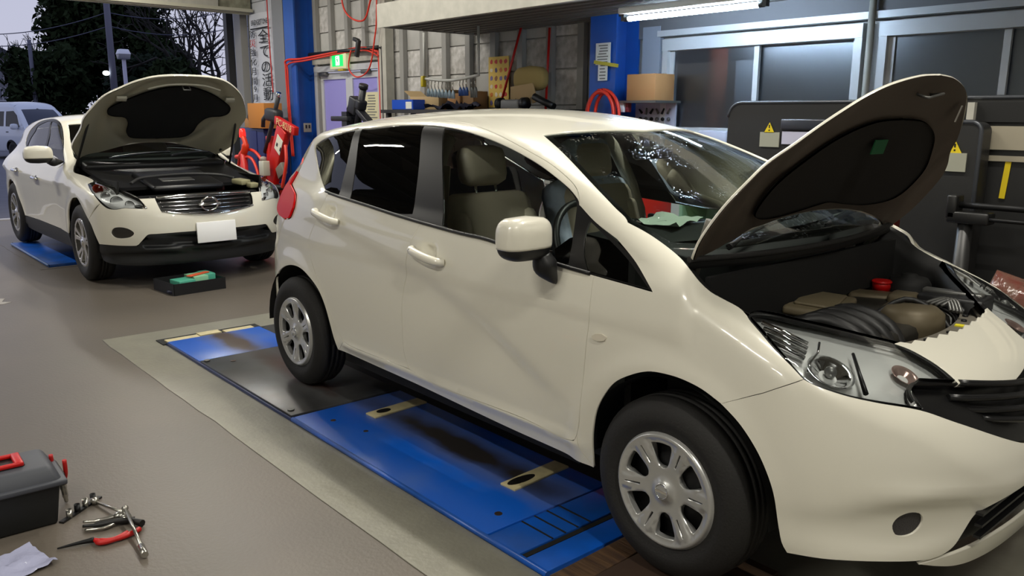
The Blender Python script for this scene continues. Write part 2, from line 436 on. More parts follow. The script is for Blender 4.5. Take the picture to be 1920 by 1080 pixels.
def sw(P): return [(p[0],-p[1],p[2])+tuple(p[3:]) for p in P]
NP={
'quarter_glass':[(-2.322,-.756,1.136),(-2.460,-.715,1.209),(-2.591,-.670,1.287),(-2.674,-.636,1.341),(-2.688,-.620,1.366),(-2.597,-.615,1.397),(-2.449,-.617,1.421),(-2.244,-.616,1.444,1),(-2.200,-.694,1.291),(-2.177,-.763,1.129,1),(-2.246,-.761,1.131)],
'rear_door_glass':[(-2.184,-.611,1.453,1),(-2.140,-.608,1.457),(-1.914,-.601,1.471),(-1.651,-.599,1.476,1),(-1.561,-.694,1.298),(-1.497,-.777,1.095,1),(-1.629,-.782,1.088),(-1.886,-.775,1.105),(-2.055,-.769,1.117,1),(-2.103,-.702,1.277)],
'front_door_glass':[(-1.481,-.607,1.466,1),(-1.345,-.613,1.457),(-1.165,-.627,1.432),(-.990,-.645,1.396),(-.820,-.666,1.350),(-.698,-.685,1.309),(-.591,-.706,1.264),(-.532,-.723,1.225),(-.514,-.742,1.176),(-.498,-.772,1.095),(-.473,-.815,1.007,1),(-.659,-.809,1.024),(-.930,-.798,1.049),(-1.112,-.795,1.056),(-1.256,-.789,1.069,1),(-1.350,-.715,1.245)],
'quarter_light':[(-.440,-.745,1.165,1),(-.305,-.766,1.099),(-.202,-.787,1.043),(-.114,-.810,.987,1),(-.235,-.813,.995),(-.380,-.815,1.004,1),(-.430,-.784,1.066),(-.445,-.762,1.119)],
'dlo':[(-2.320,-.756,1.137),(-2.460,-.715,1.209),(-2.591,-.670,1.287),(-2.674,-.636,1.341),(-2.688,-.620,1.366),(-2.597,-.615,1.397),(-2.449,-.617,1.421),(-2.256,-.612,1.447),(-2.140,-.608,1.457),(-1.918,-.598,1.473),(-1.655,-.596,1.478),(-1.492,-.599,1.473),(-1.349,-.609,1.461),(-1.167,-.625,1.434),(-.992,-.644,1.398),(-.821,-.665,1.352),(-.699,-.684,1.311),(-.587,-.704,1.266),(-.523,-.721,1.230),(-.412,-.745,1.164),(-.284,-.763,1.105),(-.193,-.779,1.055),(-.094,-.811,.983,1),(-.351,-.816,.997),(-.481,-.816,1.006),(-.657,-.811,1.020),(-.928,-.799,1.047),(-1.110,-.797,1.052),(-1.338,-.792,1.063),(-1.596,-.786,1.079),(-1.882,-.777,1.101),(-2.170,-.767,1.121)],
'fender':[(-.297,-.758,1.119,1),(-.289,-.714,1.174,1),(-.21,-.706,1.147),(-.13,-.705,1.113),(-.06,-.712,1.080),(.0,-.728,1.045),(.05,-.728,1.006),(.105,-.715,.980),(.16,-.707,.960),(.197,-.716,.941,1),(.215,-.728,.932),(.260,-.746,.911),(.330,-.772,.876),(.389,-.783,.845),(.431,-.785,.816,1),(.414,-.801,.805),(.390,-.814,.791),(.362,-.822,.775),(.333,-.827,.758),(.302,-.831,.743),(.270,-.835,.727),(.239,-.841,.712),(.209,-.848,.697,1),(.139,-.849,.724),(.066,-.850,.737),(-.001,-.851,.738),(-.069,-.852,.729),(-.140,-.854,.700),(-.206,-.854,.658),(-.256,-.850,.597),(-.293,-.844,.531),(-.314,-.836,.459),(-.325,-.825,.389),(-.332,-.806,.296,1),(-.379,-.834,.364,1),(-.386,-.841,.414),(-.371,-.848,.470),(-.361,-.850,.573),(-.348,-.845,.749),(-.338,-.841,.882),(-.345,-.817,.996,1),(-.093,-.812,.980,1),(-.193,-.779,1.055)],
'headlight':[(.197,-.716,.941,1),(.197,-.699,.946),(.213,-.675,.947),(.268,-.612,.932),(.325,-.542,.912),(.388,-.475,.890),(.446,-.410,.868),(.487,-.365,.855),(.522,-.339,.840),(.565,-.323,.820),(.606,-.310,.796),(.640,-.307,.773),(.661,-.311,.759,1),(.607,-.466,.783,1),(.612,-.517,.774),(.632,-.542,.757),(.657,-.550,.733,1),(.587,-.659,.761),(.526,-.724,.780),(.466,-.769,.801),(.431,-.785,.817),(.389,-.783,.845),(.330,-.772,.876),(.260,-.746,.911),(.215,-.728,.932)],
'fog':[(.670,-.662,.421),(.678,-.653,.445),(.696,-.630,.459),(.712,-.607,.456),(.720,-.593,.441),(.719,-.593,.417),(.707,-.608,.395),(.690,-.633,.387),(.676,-.652,.394)],
'repeater':[(-.321,-.843,.794),(-.305,-.842,.805),(-.274,-.841,.809),(-.254,-.841,.802),(-.262,-.842,.787),(-.295,-.843,.779),(-.315,-.844,.782)],
'rear_arch':[(-2.147,-.816,.330,1),(-2.161,-.830,.389),(-2.179,-.841,.467),(-2.213,-.846,.553),(-2.264,-.849,.623),(-2.338,-.850,.674),(-2.450,-.850,.717),(-2.566,-.844,.721),(-2.684,-.835,.700),(-2.797,-.823,.653),(-2.871,-.808,.596),(-2.886,-.799,.523),(-2.894,-.795,.473)],
}
SP={
'door_glass':[(-1.630,-.657,1.436,1),(-1.473,-.657,1.426),(-1.323,-.663,1.400),(-1.204,-.679,1.360),(-1.056,-.710,1.286),(-.962,-.732,1.231),(-.885,-.756,1.175),(-1.208,-.760,1.170),(-1.505,-.759,1.173,1),(-1.508,-.717,1.301)],
'rear_glass':[(-2.456,-.758,1.129,1),(-2.390,-.725,1.230),(-2.208,-.707,1.318),(-2.153,-.690,1.371),(-1.975,-.677,1.408),(-1.802,-.661,1.435),(-1.662,-.655,1.439,1),(-1.582,-.718,1.299),(-1.593,-.763,1.158,1)],
'dlo':[(-2.468,-.763,1.116),(-2.653,-.709,1.216),(-2.531,-.688,1.312),(-2.252,-.679,1.389),(-2.053,-.658,1.436),(-1.886,-.635,1.456),(-1.730,-.617,1.463),(-1.518,-.627,1.446),(-1.336,-.645,1.412),(-1.190,-.671,1.360),(-1.044,-.705,1.287),(-.898,-.743,1.198),(-.796,-.774,1.121),(-.619,-.815,1.033),(-1.148,-.780,1.108),(-1.664,-.774,1.125),(-2.281,-.771,1.116)],
'headR':[(.144,-.816,.898,1),(.130,-.791,.908),(.162,-.740,.919),(.244,-.717,.911),(.342,-.699,.898),(.432,-.674,.884),(.515,-.648,.864),(.575,-.633,.846),(.651,-.600,.823),(.724,-.562,.793),(.765,-.549,.762),(.805,-.525,.712,1),(.779,-.592,.713),(.718,-.687,.719),(.692,-.720,.712),(.653,-.760,.706),(.601,-.800,.717),(.539,-.830,.756),(.447,-.845,.810),(.288,-.837,.859)],
'grille':[(.763,-.442,.794,1),(.777,-.345,.798),(.783,-.195,.808),(.783,.006,.815),(.777,.223,.811),(.776,.363,.796,1),(.823,.352,.739),(.856,.347,.677,1),(.871,.272,.658),(.882,.167,.644),(.887,.066,.633),(.888,-.061,.630),(.884,-.184,.637),(.871,-.300,.651),(.855,-.383,.667),(.842,-.424,.684,1)],
'fogR':[(.631,-.794,.500),(.648,-.781,.537),(.676,-.757,.551),(.715,-.720,.552),(.749,-.682,.539),(.771,-.654,.516),(.775,-.648,.496),(.761,-.667,.474),(.736,-.697,.461),(.689,-.745,.456),(.654,-.776,.466)],
}
# ------------------------------------------------------------------ shared materials
WHITE = mat('pearl_white_paint',(.90,.885,.825),.32,0,.9)
BLK = mat('black_plastic',(.07,.07,.075),.45)
GBLK = mat('gloss_black_trim',(.085,.08,.08),.36,spec=.3)
DARK = mat('dark_underside',(.035,.035,.035),.8)
RUB = mat('tyre_rubber',(.105,.10,.095),.72,bump=.15,bscale=120)
SILV = mat('silver_wheel_paint',(.76,.76,.75),.30,.6)
STEEL = mat('dark_steel',(.12,.12,.125),.5,.6)
CHR = mat('chrome',(.9,.9,.9),.07,1.)
GLS = glass('clear_window_glass',(.95,.97,.96))
WSG = glass('rain_wet_windshield_glass',(.92,.97,.95),drops=True)
PRIV = glass('dark_privacy_glass',(.15,.15,.165))
LENS = glass('headlight_lens',(.97,.98,.98),ior=1.45)
TRIMG = mat('cabin_trim_charcoal',(.12,.12,.12),.7)
CLOTH = mat('beige_grey_seat_leather',(.78,.74,.66),.45,bump=.1,bscale=60)
LINER = mat('cabin_headliner',(.66,.64,.58),.9)
MATT = mat('matt_black_felt',(.03,.03,.03),.95)
GREYM = mat('grey_metal',(.45,.45,.44),.4,.7)
BEIGE = mat('beige_plastic',(.46,.42,.34),.5)
WPAP = mat('white_paper',(.86,.87,.85),.8)
REDP = mat('red_plastic',(.75,.06,.05),.4)
def dish(name,outer,holes,hf,th,m,parent,sp=.012,bevel=.0025,extra=None):
    vs=[];o=0;E_=[]
    loops=[np.array(outer,float)]+[np.array(h,float) for h in holes]
    for lp in loops:
        n=len(lp); E_+=[(o+i,o+(i+1)%n) for i in range(n)]; o+=n
    lo=loops[0].min(0);hi=loops[0].max(0); gx,gy=np.meshgrid(np.arange(lo[0],hi[0],sp),np.arange(lo[1],hi[1],sp)); G=np.stack([gx.ravel(),gy.ravel()],1)
    k=inside(loops[0],G)&(bdist(loops[0],G)>sp*.4)
    for h in loops[1:]: k&=(~inside(h,G))&(bdist(h,G)>sp*.4)
    G=G[k]
    if extra is not None:
        rr=np.hypot(G[:,0],G[:,1]); G=G[rr<extra[0]-sp*.5]; G=np.concatenate([G]+[np.array(circ(q,72,0)) for q in extra])
    pts=np.concatenate(loops+[G])
    v2,es,fs,*_=delaunay_2d_cdt([Vector(p) for p in pts],E_,[],0,1e-6)
    v2=np.array([tuple(v) for v in v2]); fs=np.array([f for f in fs if len(f)==3]); ce=v2[fs].mean(1); k=inside(loops[0],ce)
    for h in loops[1:]: k&=~inside(h,ce)
    fs=fs[k]; V=np.stack([v2[:,0],hf(v2[:,0],v2[:,1]),v2[:,1]],1); e=.001
    gx_=(hf(v2[:,0]+e,v2[:,1])-hf(v2[:,0]-e,v2[:,1]))/(2*e); gz=(hf(v2[:,0],v2[:,1]+e)-hf(v2[:,0],v2[:,1]-e))/(2*e)
    N=np.stack([gx_,-np.ones(len(v2)),gz],1); N/=np.linalg.norm(N,axis=1,keepdims=True)
    q=V[fs]; nf=np.cross(q[:,1]-q[:,0],q[:,2]-q[:,0]); fl=(nf*N[fs].mean(1)).sum(1)<0; fs[fl]=fs[fl][:,::-1]
    S={(f[i],f[(i+1)%3]) for f in fs for i in range(3)}; bd=[x for x in S if (x[1],x[0]) not in S]
    ids=sorted({i for x in bd for i in x}); mp={i:j for j,i in enumerate(ids)}; ids=np.array(ids); n=len(ids); out=np.zeros((n,3))
    for a_,b_ in bd:
        en=np.cross(V[b_]-V[a_],N[a_]); en/=max(np.linalg.norm(en),1e-9); out[mp[a_]]+=en; out[mp[b_]]+=en
    out/=np.maximum(np.linalg.norm(out,axis=1,keepdims=True),1e-9); top=V[ids]
    mid=top+out*bevel-N[ids]*bevel; bot=mid-N[ids]*th; nm=(N[ids]+out)/1.414; b0=len(V); FS=[tuple(f) for f in fs]
    VV=np.concatenate([V,top,mid,mid,bot]); NN=np.concatenate([N,nm,nm,out,out])
    for a_,b_ in bd:
        i,j=mp[a_],mp[b_]; FS.append((b0+j,b0+i,b0+n+i,b0+n+j)); FS.append((b0+2*n+j,b0+2*n+i,b0+3*n+i,b0+3*n+j))
    me=bpy.data.meshes.new(name); me.from_pydata(VV.tolist(),[],FS); me.polygons.foreach_set('use_smooth',[True]*len(FS)); me.normals_split_custom_set_from_vertices(NN.tolist())
    me.materials.append(m); ob=bpy.data.objects.new(name,me); C.objects.link(ob); ob.parent=parent; return ob
def circ(r,n,a0=0): return [(r*math.cos(a0+2*PI*k/n),r*math.sin(a0+2*PI*k/n)) for k in range(n)]
def sector(a,w0,w1,r0,r1,rc=.3,n=6):
    # rounded opening between radii r0..r1, half widths w0,w1 (m) about angle a
    P=[(r0,-w0),(r1,-w1),(r1+.006,0),(r1,w1),(r0,w0),(r0-.01,0)]
    Q=[Vector((p[0],p[1],0)) for p in P]; m=len(Q); out=[]
    for i in range(m):
        A,B=Q[i],Q[(i+1)%m]; Z=Q[i-1]
        c0=A+(Z-A)*rc; c1=A+(B-A)*rc
        for k in range(n):
            t=k/(n-1); out.append((1-t)**2*c0+2*t*(1-t)*A+t*t*c1)
    ca,sa=math.cos(a),math.sin(a); return [(p.x*ca-p.y*sa,p.x*sa+p.y*ca) for p in out]
def slot(a,r0,r1,w):
    P=[(r0,-w),(r1,-w*.7),(r1,w*.7),(r0,w)]; ca,sa=math.cos(a),math.sin(a); return [(x*ca-y*sa,x*sa+y*ca) for x,y in P]
def make_wheel(parent,loc,R,Wd,rb,style,rot=0.,left=False):
    """outer face towards -y"""
    t=bpy.data.objects.new('wheel',None); C.objects.link(t); t.parent=parent; t.location=loc; t.empty_display_size=.05
    h=Wd/2
    pr=[(rb-.012,h-.02),(rb,h-.008),(rb+.012,h-.004),(rb+.03,h+.004),(rb+(R-rb)*.45,h+.006),(R-.035,h-.004),(R-.014,h-.018),(R-.004,h-.036)]
    tread=[(R-.002,.052*Wd/.185),(R-.002,.030),(R-.010,.0295),(R-.010,.0245),(R,.024),(R,.004),(R-.009,.0035)]
    half=[(r,-y) for r,y in pr]+[(r,-y) for r,y in tread]
    prof=half+[(r,-y) for r,y in reversed(half)]
    mb().lathe(prof,(0,0,0),'y',64).build('tyre',RUB,t)
    m=mb(); m.lathe([(rb-.002,-h+.012),(rb-.02,-h+.02),(rb-.03,-h+.06),(rb-.03,h-.02)],(0,0,0),'y',48)
    if style=='cover': m.lathe([(rb-.03,-h+.055),(.12,-h+.05),(.10,-h+.035),(.06,-h+.04),(0.001,-h+.04)],(0,0,0),'y',40)
    else: m.lathe([(rb-.03,-h+.12),(.16,-h+.12),(.15,-h+.09),(0.001,-h+.09)],(0,0,0),'y',40)
    m.build('rim',STEEL if style=='cover' else mat('brake_dark_steel',(.16,.15,.14),.45,.6),t)  # plain dark steel for the barrel and back behind the spokes
    if style=='cover':
        holes=[sector(rot+PI/6+k*PI/3,.020,.047,.082,.158) for k in range(6)]+[slot(rot+k*PI/3,.098,.160,.0045) for k in range(6)]
        def hf(x,z):
            r=np.hypot(x,z); an=np.arctan2(z,x)-rot
            y=ip(r,[0,.03,.036,.045,.08,.13,.175,.190,.1965],[-.006,-.006,-.001,.003,.003,-.004,-.008,-.005,.008])
            ph=np.abs((an+PI/6)%(PI/3)-PI/6)*r
            return y-h+.004+.006*sstep(.018,.034,ph)*sstep(.07,.1,r)*sstep(.18,.165,r)
        c=dish('wheel_cover',circ(.1965,72),holes,hf,.022,SILV,t,extra=(.178,.184,.1905))
        mb().lathe([(.001,-h-.006),(.024,-h-.006),(.029,-h-.002),(.030,-h+.004)],(0,0,0),'y',32).build('hub_cap',SILV,c)
        ml=mb(); ml.ring([(.0245*math.cos(a),-h-.0065,.0245*math.sin(a)) for a in [2*PI*k/32 for k in range(32)]],.0022,6,True); ml.box((0,-h-.0068,0),(.052,.003,.009))
        ml.build('emblem',CHR,c)
        ln=mb()
        for k in range(4):
            a=rot+.4+k*PI/2; ln.cyl((.052*math.cos(a),-h+.04,.052*math.sin(a)),(.052*math.cos(a),-h+.018,.052*math.sin(a)),.010,6)
        ln.build('wheel_nuts',STEEL,t)
    else:
        holes=[sector(rot+PI/5+k*2*PI/5,.026,.068,.075,.195,.35) for k in range(5)]+[sector(rot+k*2*PI/5,.004,.022,.10,.195,.3) for k in range(5)]
        def hf(x,z):
            r=np.hypot(x,z); return ip(r,[0,.03,.05,.10,.17,.21,.225,.232],[.004,.004,.012,.016,.008,.002,.004,.02])-h+.006
        c=dish('alloy_wheel',circ(.232,72),holes,hf,.05,mat('bright_alloy',(.80,.79,.76),.22,.85),t)
        mb().lathe([(.001,-h+.004),(.03,-h+.004),(.034,-h+.012)],(0,0,0),'y',24).build('hub_cap',CHR,c)
        mb().lathe([(.05,-h+.088),(.155,-h+.088),(.155,-h+.105)],(0,0,0),'y',40).build('brake_disc',GREYM,t)
    if left: t.rotation_euler=(0,0,PI)
    return t
def seat_parts(parent,x,y,z,m,name='front_seat',wide=.50,lean=.32,hw=.13):
    """seat with cushion, leaning back and head restraint, facing +x"""
    t=bpy.data.objects.new(name,None); C.objects.link(t); t.parent=parent; t.location=(x,y,z); t.empty_display_size=.05
    mb().box((.0,0,.06),(.52,wide,.16),(0,-.12,0),.06).build('seat_cushion',m,t)
    L=.60; cx=-.24-math.sin(lean)*L/2; cz=.10+math.cos(lean)*L/2
    b=mb(); b.box((cx,0,cz),(.13,wide,L),(0,-lean,0),.06)
    for s in (-1,1): b.box((cx+.045,s*(wide/2-.05),cz-.03),(.10,.09,L*.82),(0,-lean,0),.04)
    b.build('seat_back',m,t)
    if hw:
        hx=-.24-math.sin(lean)*(L+.12); hz=.10+math.cos(lean)*(L+.13)
        hd=mb(); hd.box((hx+.02,0,hz),(.11,hw*2,.19),(0,-lean*.6,0),.05); r=hd.build('head_restraint',m,t)
        p=mb()
        for s in (-1,1): p.cyl((hx+.045,s*.06,hz-.08),(hx+.06,s*.06,hz-.16),.007,8)
        p.build('posts',CHR,r)
    return t
# ------------------------------------------------------------------ the workshop shell
def smat(name,**k): return mat(name,**k)
CONC=mat('floor_concrete_brown_grey',(.40,.37,.335),.40,var=.16,vscale=1.1,vcol=(.375,.35,.32),bump=.10,bscale=60,spec=.35)
STRIP=mat('floor_border_bare_concrete',(.53,.52,.47),.30,var=.2,vscale=6.,vcol=(.49,.48,.435),bump=.12,bscale=50)
WALLG=mat('wall_panel_grey',(.72,.715,.70),.7,var=.12,vscale=5)
WALLP=mat('wall_panel_pale_peeling',(.80,.79,.78),.75,var=.30,vscale=14,vcol=(.64,.63,.61))
STUD=mat('stud_grey',(.56,.555,.54),.6)
PALE=mat('pale_grey_steel',(.70,.69,.65),.55,var=.15,vscale=9)
WHTP=mat('white_outer_panel',(.82,.83,.86),.6)
BLUE=mat('steel_blue_paint',(.10,.32,.66),.35,var=.12,vscale=5)
ALU=mat('aluminium_frame',(.78,.79,.80),.4,.2)
DGRY=mat('dark_grey_paint',(.20,.20,.20),.5)
RUST=mat('header_weathered_olive',(.60,.60,.52),.7,var=.35,vscale=7,vcol=(.40,.39,.33))
ORNG=mat('red_orange_hose',(.82,.20,.12),.4)
f=mb(); f.box((-3.6,-2.35,-.06),(17.2,11.3,.12)); fl=struct(f.build('floor',CONC))
# bare concrete round the lift pit, with an uneven painted edge
def edgy(P,amp,step,seed):
    r=np.random.default_rng(seed); out=[]
    for i in range(len(P)):
        a=Vector(P[i]); b=Vector(P[(i+1)%len(P)]); n=max(1,int((b-a).length/step)); d=(b-a).normalized(); q=Vector((-d.y,d.x))
        for k in range(n): out.append(tuple(a+(b-a)*k/n+q*r.normal(0,amp)))
    return out
m=mb(); m.prism(edgy([(-4.40,-1.39),(1.6,-1.39),(1.6,1.39),(-4.40,1.39)],.0022,.22,3),.0,.004); m.build('floor_border',STRIP,fl)
m=mb(); m.prism(edgy([(-9.6,-1.12),(-7.55,-1.12),(-7.55,1.12),(-9.6,1.12)],.004,.1,4),.0,.003); m.build('floor_border',CONC,fl)
m=mb(); m.prism(edgy([(-6.3,-2.2),(-6.05,-1.9),(-6.12,-1.64),(-6.4,-1.7)],.02,.05,5),.0,.0025); m.build('floor_patch',mat('pale_worn_patch',(.60,.58,.56),.6),fl)
ASPH=mat('asphalt_outside',(.36,.36,.40),.75,bump=.25,bscale=90,var=.15,vscale=3)
m=mb(); m.box((-52,-8,-.10),(79.6,90,.12)); g=struct(m.build('ground',ASPH))
m=mb(); m.box((-12.25,-2.35,-.015),(.18,11.2,.05)); struct(m.build('trim_1',mat('door_sill_pale',(.66,.65,.66),.6)))
m=mb(); m.box((-3.5,-2.35,4.7),(17.4,11.6,.2)); ce=struct(m.build('ceiling',mat('ceiling_sheet',(.50,.49,.46),.7)))
for k in range(18):
    m=mb(); m.box((-12+k,-2.35,4.54),(.08,11.2,.12)); m.build('purlin',STUD,ce)
for lx,ly in LAMPS:
    m=mb(); m.box((lx,ly,LAMP_Z+.03),(1.25,.16,.06)); m.cyl((lx-.4,ly,LAMP_Z+.06),(lx-.4,ly,4.6),.008,6); m.cyl((lx+.4,ly,LAMP_Z+.06),(lx+.4,ly,4.6),.008,6); m.build('lamp_fixture',mat('lamp_white',(.9,.9,.88),.5),ce)
m=mb(); m.box((-3.5,-8.05,2.3),(17.4,.2,4.8)); struct(m.build('wall_front',WALLG))
m=mb(); m.box((5.05,-2.35,2.3),(.2,11.4,4.8)); struct(m.build('wall_right',WALLG))
# side wall with the door and the windows; pieces stand on a thin backing
YW=3.2
m=mb()
def wallrect(x0,x1,z0,z1): m.box(((x0+x1)/2,YW+.09,(z0+z1)/2),(x1-x0,.14,z1-z0))
wallrect(-12.2,-9.78,0,4.6); wallrect(-9.78,-7.95,2.20,4.6); wallrect(-7.95,-3.32,0,4.6); wallrect(-3.32,-1.46,0,1.33); wallrect(-3.32,-1.46,2.17,4.6); wallrect(-1.46,-1.36,0,4.6); wallrect(-1.36,.62,0,1.33); wallrect(-1.36,.62,2.17,4.6); wallrect(.62,5,0,4.6)
wb=struct(m.build('wall_back',WALLG))
# courses of panels between the studs
xs=[-9.72+.45*k for k in range(14)]
r=np.random.default_rng(11); zc=[.02,.62,1.16,1.62,1.98,2.30,2.66,3.02,3.5]
pm={}
for i,x0 in enumerate(xs[:-1]):
    for j in range(len(zc)-1):
        if zc[j+1]<1.3: continue
        x1=xs[i+1]
        if x0<-7.95 and zc[j]<2.29: continue
        if x1>-3.95: continue
        w=x1-x0-.012; h=zc[j+1]-zc[j]-.012
        key=(round(w,3),round(h,3))
        if key not in pm:
            q=mb(); q.box((0,0,0),(w,.03,h),b=.004); o=q.build('wall_panel',WALLG); pm[key]=o; o.parent=wb; first=True
        else: o=pm[key].copy(); C.objects.link(o); o.parent=wb
        o.location=((x0+x1)/2,YW+.012-r.uniform(0,.008),(zc[j]+zc[j+1])/2)
        if r.random()<.40:
            o.data=o.data.copy(); o.data.materials[0]=WALLP
q=mb(); q.box((0,0,2.0),(.085,.06,4.0)); sd=q.build('stud',STUD,wb); sd.location=(xs[0],YW-.04,.3)
for i,x in enumerate(xs):
    if i==0 or x>-3.9: continue
    o=sd.copy(); C.objects.link(o); o.location=(x,YW-.04,.3 if x>-7.9 else 2.3)
    if x<-7.9: o.scale=(1,1,.55)
# white panelled stretch by the big opening, and on outside
q=mb(); q.box((0,0,0),(.62,.03,.315),b=.004); wp=q.build('wall_panel',WHTP,wb); wp.location=(-10.5,YW+.0,.2)
for i in range(10):
    for j in range(13):
        if 0<i<10 and j<3: continue
        x=-10.5-.63*i
        if i>4: continue
        if x>-12.1 or True:
            o=wp.copy(); C.objects.link(o); o.location=(x,YW+.0 if x>-12.2 else YW+.12,.2+.325*j); o.parent=wb
m=mb(); m.box((-12.87,YW+.24,2.2),(1.16,.14,4.4)); struct(m.build('wall_outside',WHTP))
for k,(x,w,mm) in enumerate(((-12.78,.14,DGRY),(-12.28,.26,STUD))):
    m=mb(); m.box((x,YW-.08,1.9),(w,.12,3.8)); struct(m.build('trim_%d'%(k+2),mm))
# header of the opening with the door track
m=mb(); m.box((-12.05,-2.4,3.56),(.30,11.1,.76)); hb=struct(m.build('trim_4',RUST))
m=mb(); m.box((-11.86,-2.4,3.155),(.09,11.1,.05)); m.box((-11.97,-2.4,3.13),(.05,11.1,.06)); m.build('door_track',mat('track_pale',(.70,.69,.62),.5),hb)
m=mb(); m.box((-11.88,-1.6,3.20),(.05,5.0,.07)); m.build('track_cover',DGRY,hb)
m=mb(); m.box((-11.885,1.7,3.25),(.03,1.8,.28)); m.build('plate',PALE,hb)
# blue H columns
def hcol(x0,x1,label):
    w=x1-x0; m=mb(); m.box(((x0+x1)/2,2.862,2.2),(w,.024,4.5)); m.box(((x0+x1)/2,3.16,2.2),(w,.024,4.5)); m.box(((x0+x1)/2,3.01,2.2),(.02,.28,4.5)); o=m.build('steel_column',BLUE); o['label']=label; return struct(o)
col1=hcol(-10.12,-9.80,'blue steel column beside the double door'); col2=hcol(-3.92,-3.60,'blue steel column with paper notices beside the windows')
m=mb(); m.box((-10.32,2.95,2.0),(.36,.20,4.0)); m.build('side_channel',mat('channel_grey',(.46,.47,.49),.5),col1)
m=mb(); m.box((-9.78,2.98,1.32),(.02,.12,.13),b=.004); o=m.build('wall_socket',mat('socket_grey',(.55,.53,.48),.5),col1)
m=mb(); m.box((-9.768,2.955,1.335),(.006,.025,.05)); m.box((-9.768,3.005,1.335),(.006,.025,.05)); m.build('outlet',BLK,o)
# double door
d1=bpy.data.objects.new('door_1',None); C.objects.link(d1); struct(d1); d1.location=(-8.865,YW,0)
LAV=mat('daylit_frosted_glass',(.56,.54,.78),.4,emit=(.50,.48,.80),estr=.10)  # daylight from outside is put in as lavender tint and faint glow
m=mb()
for x in (-.875,.875): m.box((x,-.02,1.085),(.08,.11,2.16))
m.box((0,-.02,2.15),(1.83,.12,.08)); m.build('frame',ALU,d1)
m=mb(); m.box((0,-.03,2.30),(1.9,.10,.16)); m.build('lintel',PALE,d1)
for s in (-1,1):
    lf=bpy.data.objects.new('door_leaf',None); C.objects.link(lf); lf.parent=d1; lf.location=(s*.415,0,0)
    m=mb(); 
    for x in (-.37,.37): m.box((x,-.005,1.05),(.09,.041,2.07))
    m.box((0,-.005,2.05),(.75,.045,.09)); m.box((0,-.005,.06),(.75,.045,.12)); m.build('stile',ALU,lf)
    m=mb(); m.box((0,0,1.06),(.68,.012,1.90)); m.build('pane',LAV,lf)
    m=mb(); m.box((-.25 if s<0 else .1,-.06,2.08),(.20,.05,.05),b=.008); m.build('door_closer',GREYM,lf)
# windows with aluminium sashes and frosted panes; a dim room lies behind
FROST=bpy.data.materials.new('frosted_pane'); FROST.use_nodes=True
_n=FROST.node_tree.nodes; _l=FROST.node_tree.links; _n.remove(_n['Principled BSDF'])
_t=_n.new('ShaderNodeBsdfRefraction'); _t.inputs['Color'].default_value=(.62,.68,.74,1); _t.inputs['Roughness'].default_value=.34; _t.inputs['IOR'].default_value=1.02
_g=_n.new('ShaderNodeBsdfGlossy'); _g.inputs['Roughness'].default_value=.30; _g.inputs['Color'].default_value=(.8,.85,.9,1)
_x=_n.new('ShaderNodeMixShader'); _x.inputs[0].default_value=.14; _l.new(_t.outputs[0],_x.inputs[1]); _l.new(_g.outputs[0],_x.inputs[2]); _l.new(_x.outputs[0],_n['Material Output'].inputs[0])
for k,(x0,x1,xm) in enumerate(((-3.30,-1.47,-2.37),(-1.35,.60,-.53))):
    w=bpy.data.objects.new('window_%d'%(k+1),None); C.objects.link(w); struct(w); w.location=((x0+x1)/2,YW,1.33); c=(x0+x1)/2; W_=x1-x0
    m=mb(); m.box((-W_/2+.03,.0,.42),(.058,.150,.83)); m.box((W_/2-.03,0,.42),(.058,.150,.83)); m.box((0,0,.80),(W_,.16,.10)); m.box((0,0,.03),(W_,.16,.06)); m.build('frame',ALU,w)
    for s,(a,b) in enumerate(((x0+.06,xm+.025),(xm-.025,x1-.06))):
        sh=bpy.data.objects.new('sash',None); C.objects.link(sh); sh.parent=w; sh.location=((a+b)/2-c,-.02+.035*s,.42); ww=b-a
        m=mb(); m.box((-ww/2+.02,0,0),(.045,.03,.72)); m.box((ww/2-.02,0,0),(.045,.03,.72)); m.box((0,0,.345),(ww,.03,.035)); m.box((0,0,-.345),(ww,.03,.035)); m.build('sash_frame',ALU,sh)
        m=mb(); m.box((0,0,0),(ww-.08,.005,.67)); m.build('pane',FROST,sh)
    m=mb(); m.box((0,-.12,-.04),(W_+.1,.16,.04)); m.build('sill',mat('sill_cream',(.70,.68,.62),.5),w)
    m=mb(); m.box((0,-.05,.90),(W_+.12,.06,.05)); m.build('head_trim',ALU,w)
m=mb(); m.box((-1.3,4.7,1.8),(5.2,.1,3.4)); m.box((-1.3,4.0,.05),(5.2,1.4,.1)); m.box((-1.3,4.0,3.0),(5.2,1.4,.1)); m.box((-3.9,4.0,1.8),(.1,1.4,3.4)); m.box((1.3,4.0,1.8),(.1,1.4,3.4)); struct(m.build('wall_office',mat('office_wall_dim',(.30,.30,.32),.8)))
dl=bpy.data.lights.new('added_office_light','AREA'); dl.shape='RECTANGLE'; dl.size=1.0; dl.size_y=.08; dl.energy=7; dl.color=(.85,.92,1)  # added lamp, brightens the posts behind the first window
ol=bpy.data.objects.new('added_office_light',dl); C.objects.link(ol); ol.location=(-2.7,3.75,2.85)
# pale band and pipe beside the windows
m=mb(); m.box((-3.45,YW-.02,1.75),(.20,.06,1.1)); m.build('jamb_board',mat('jamb_pale_blue_grey',(.60,.63,.68),.6),wb)
m=mb(); m.cyl((-1.405,YW-.09,1.0),(-1.405,YW-.09,2.5),.025,10); m.build('conduit',PALE,wb)
m=mb(); m.box((-1.6,YW-.02,2.30),(4.2,.05,.20)); m.build('beam_band',mat('band_grey',(.42,.42,.43),.6),wb)
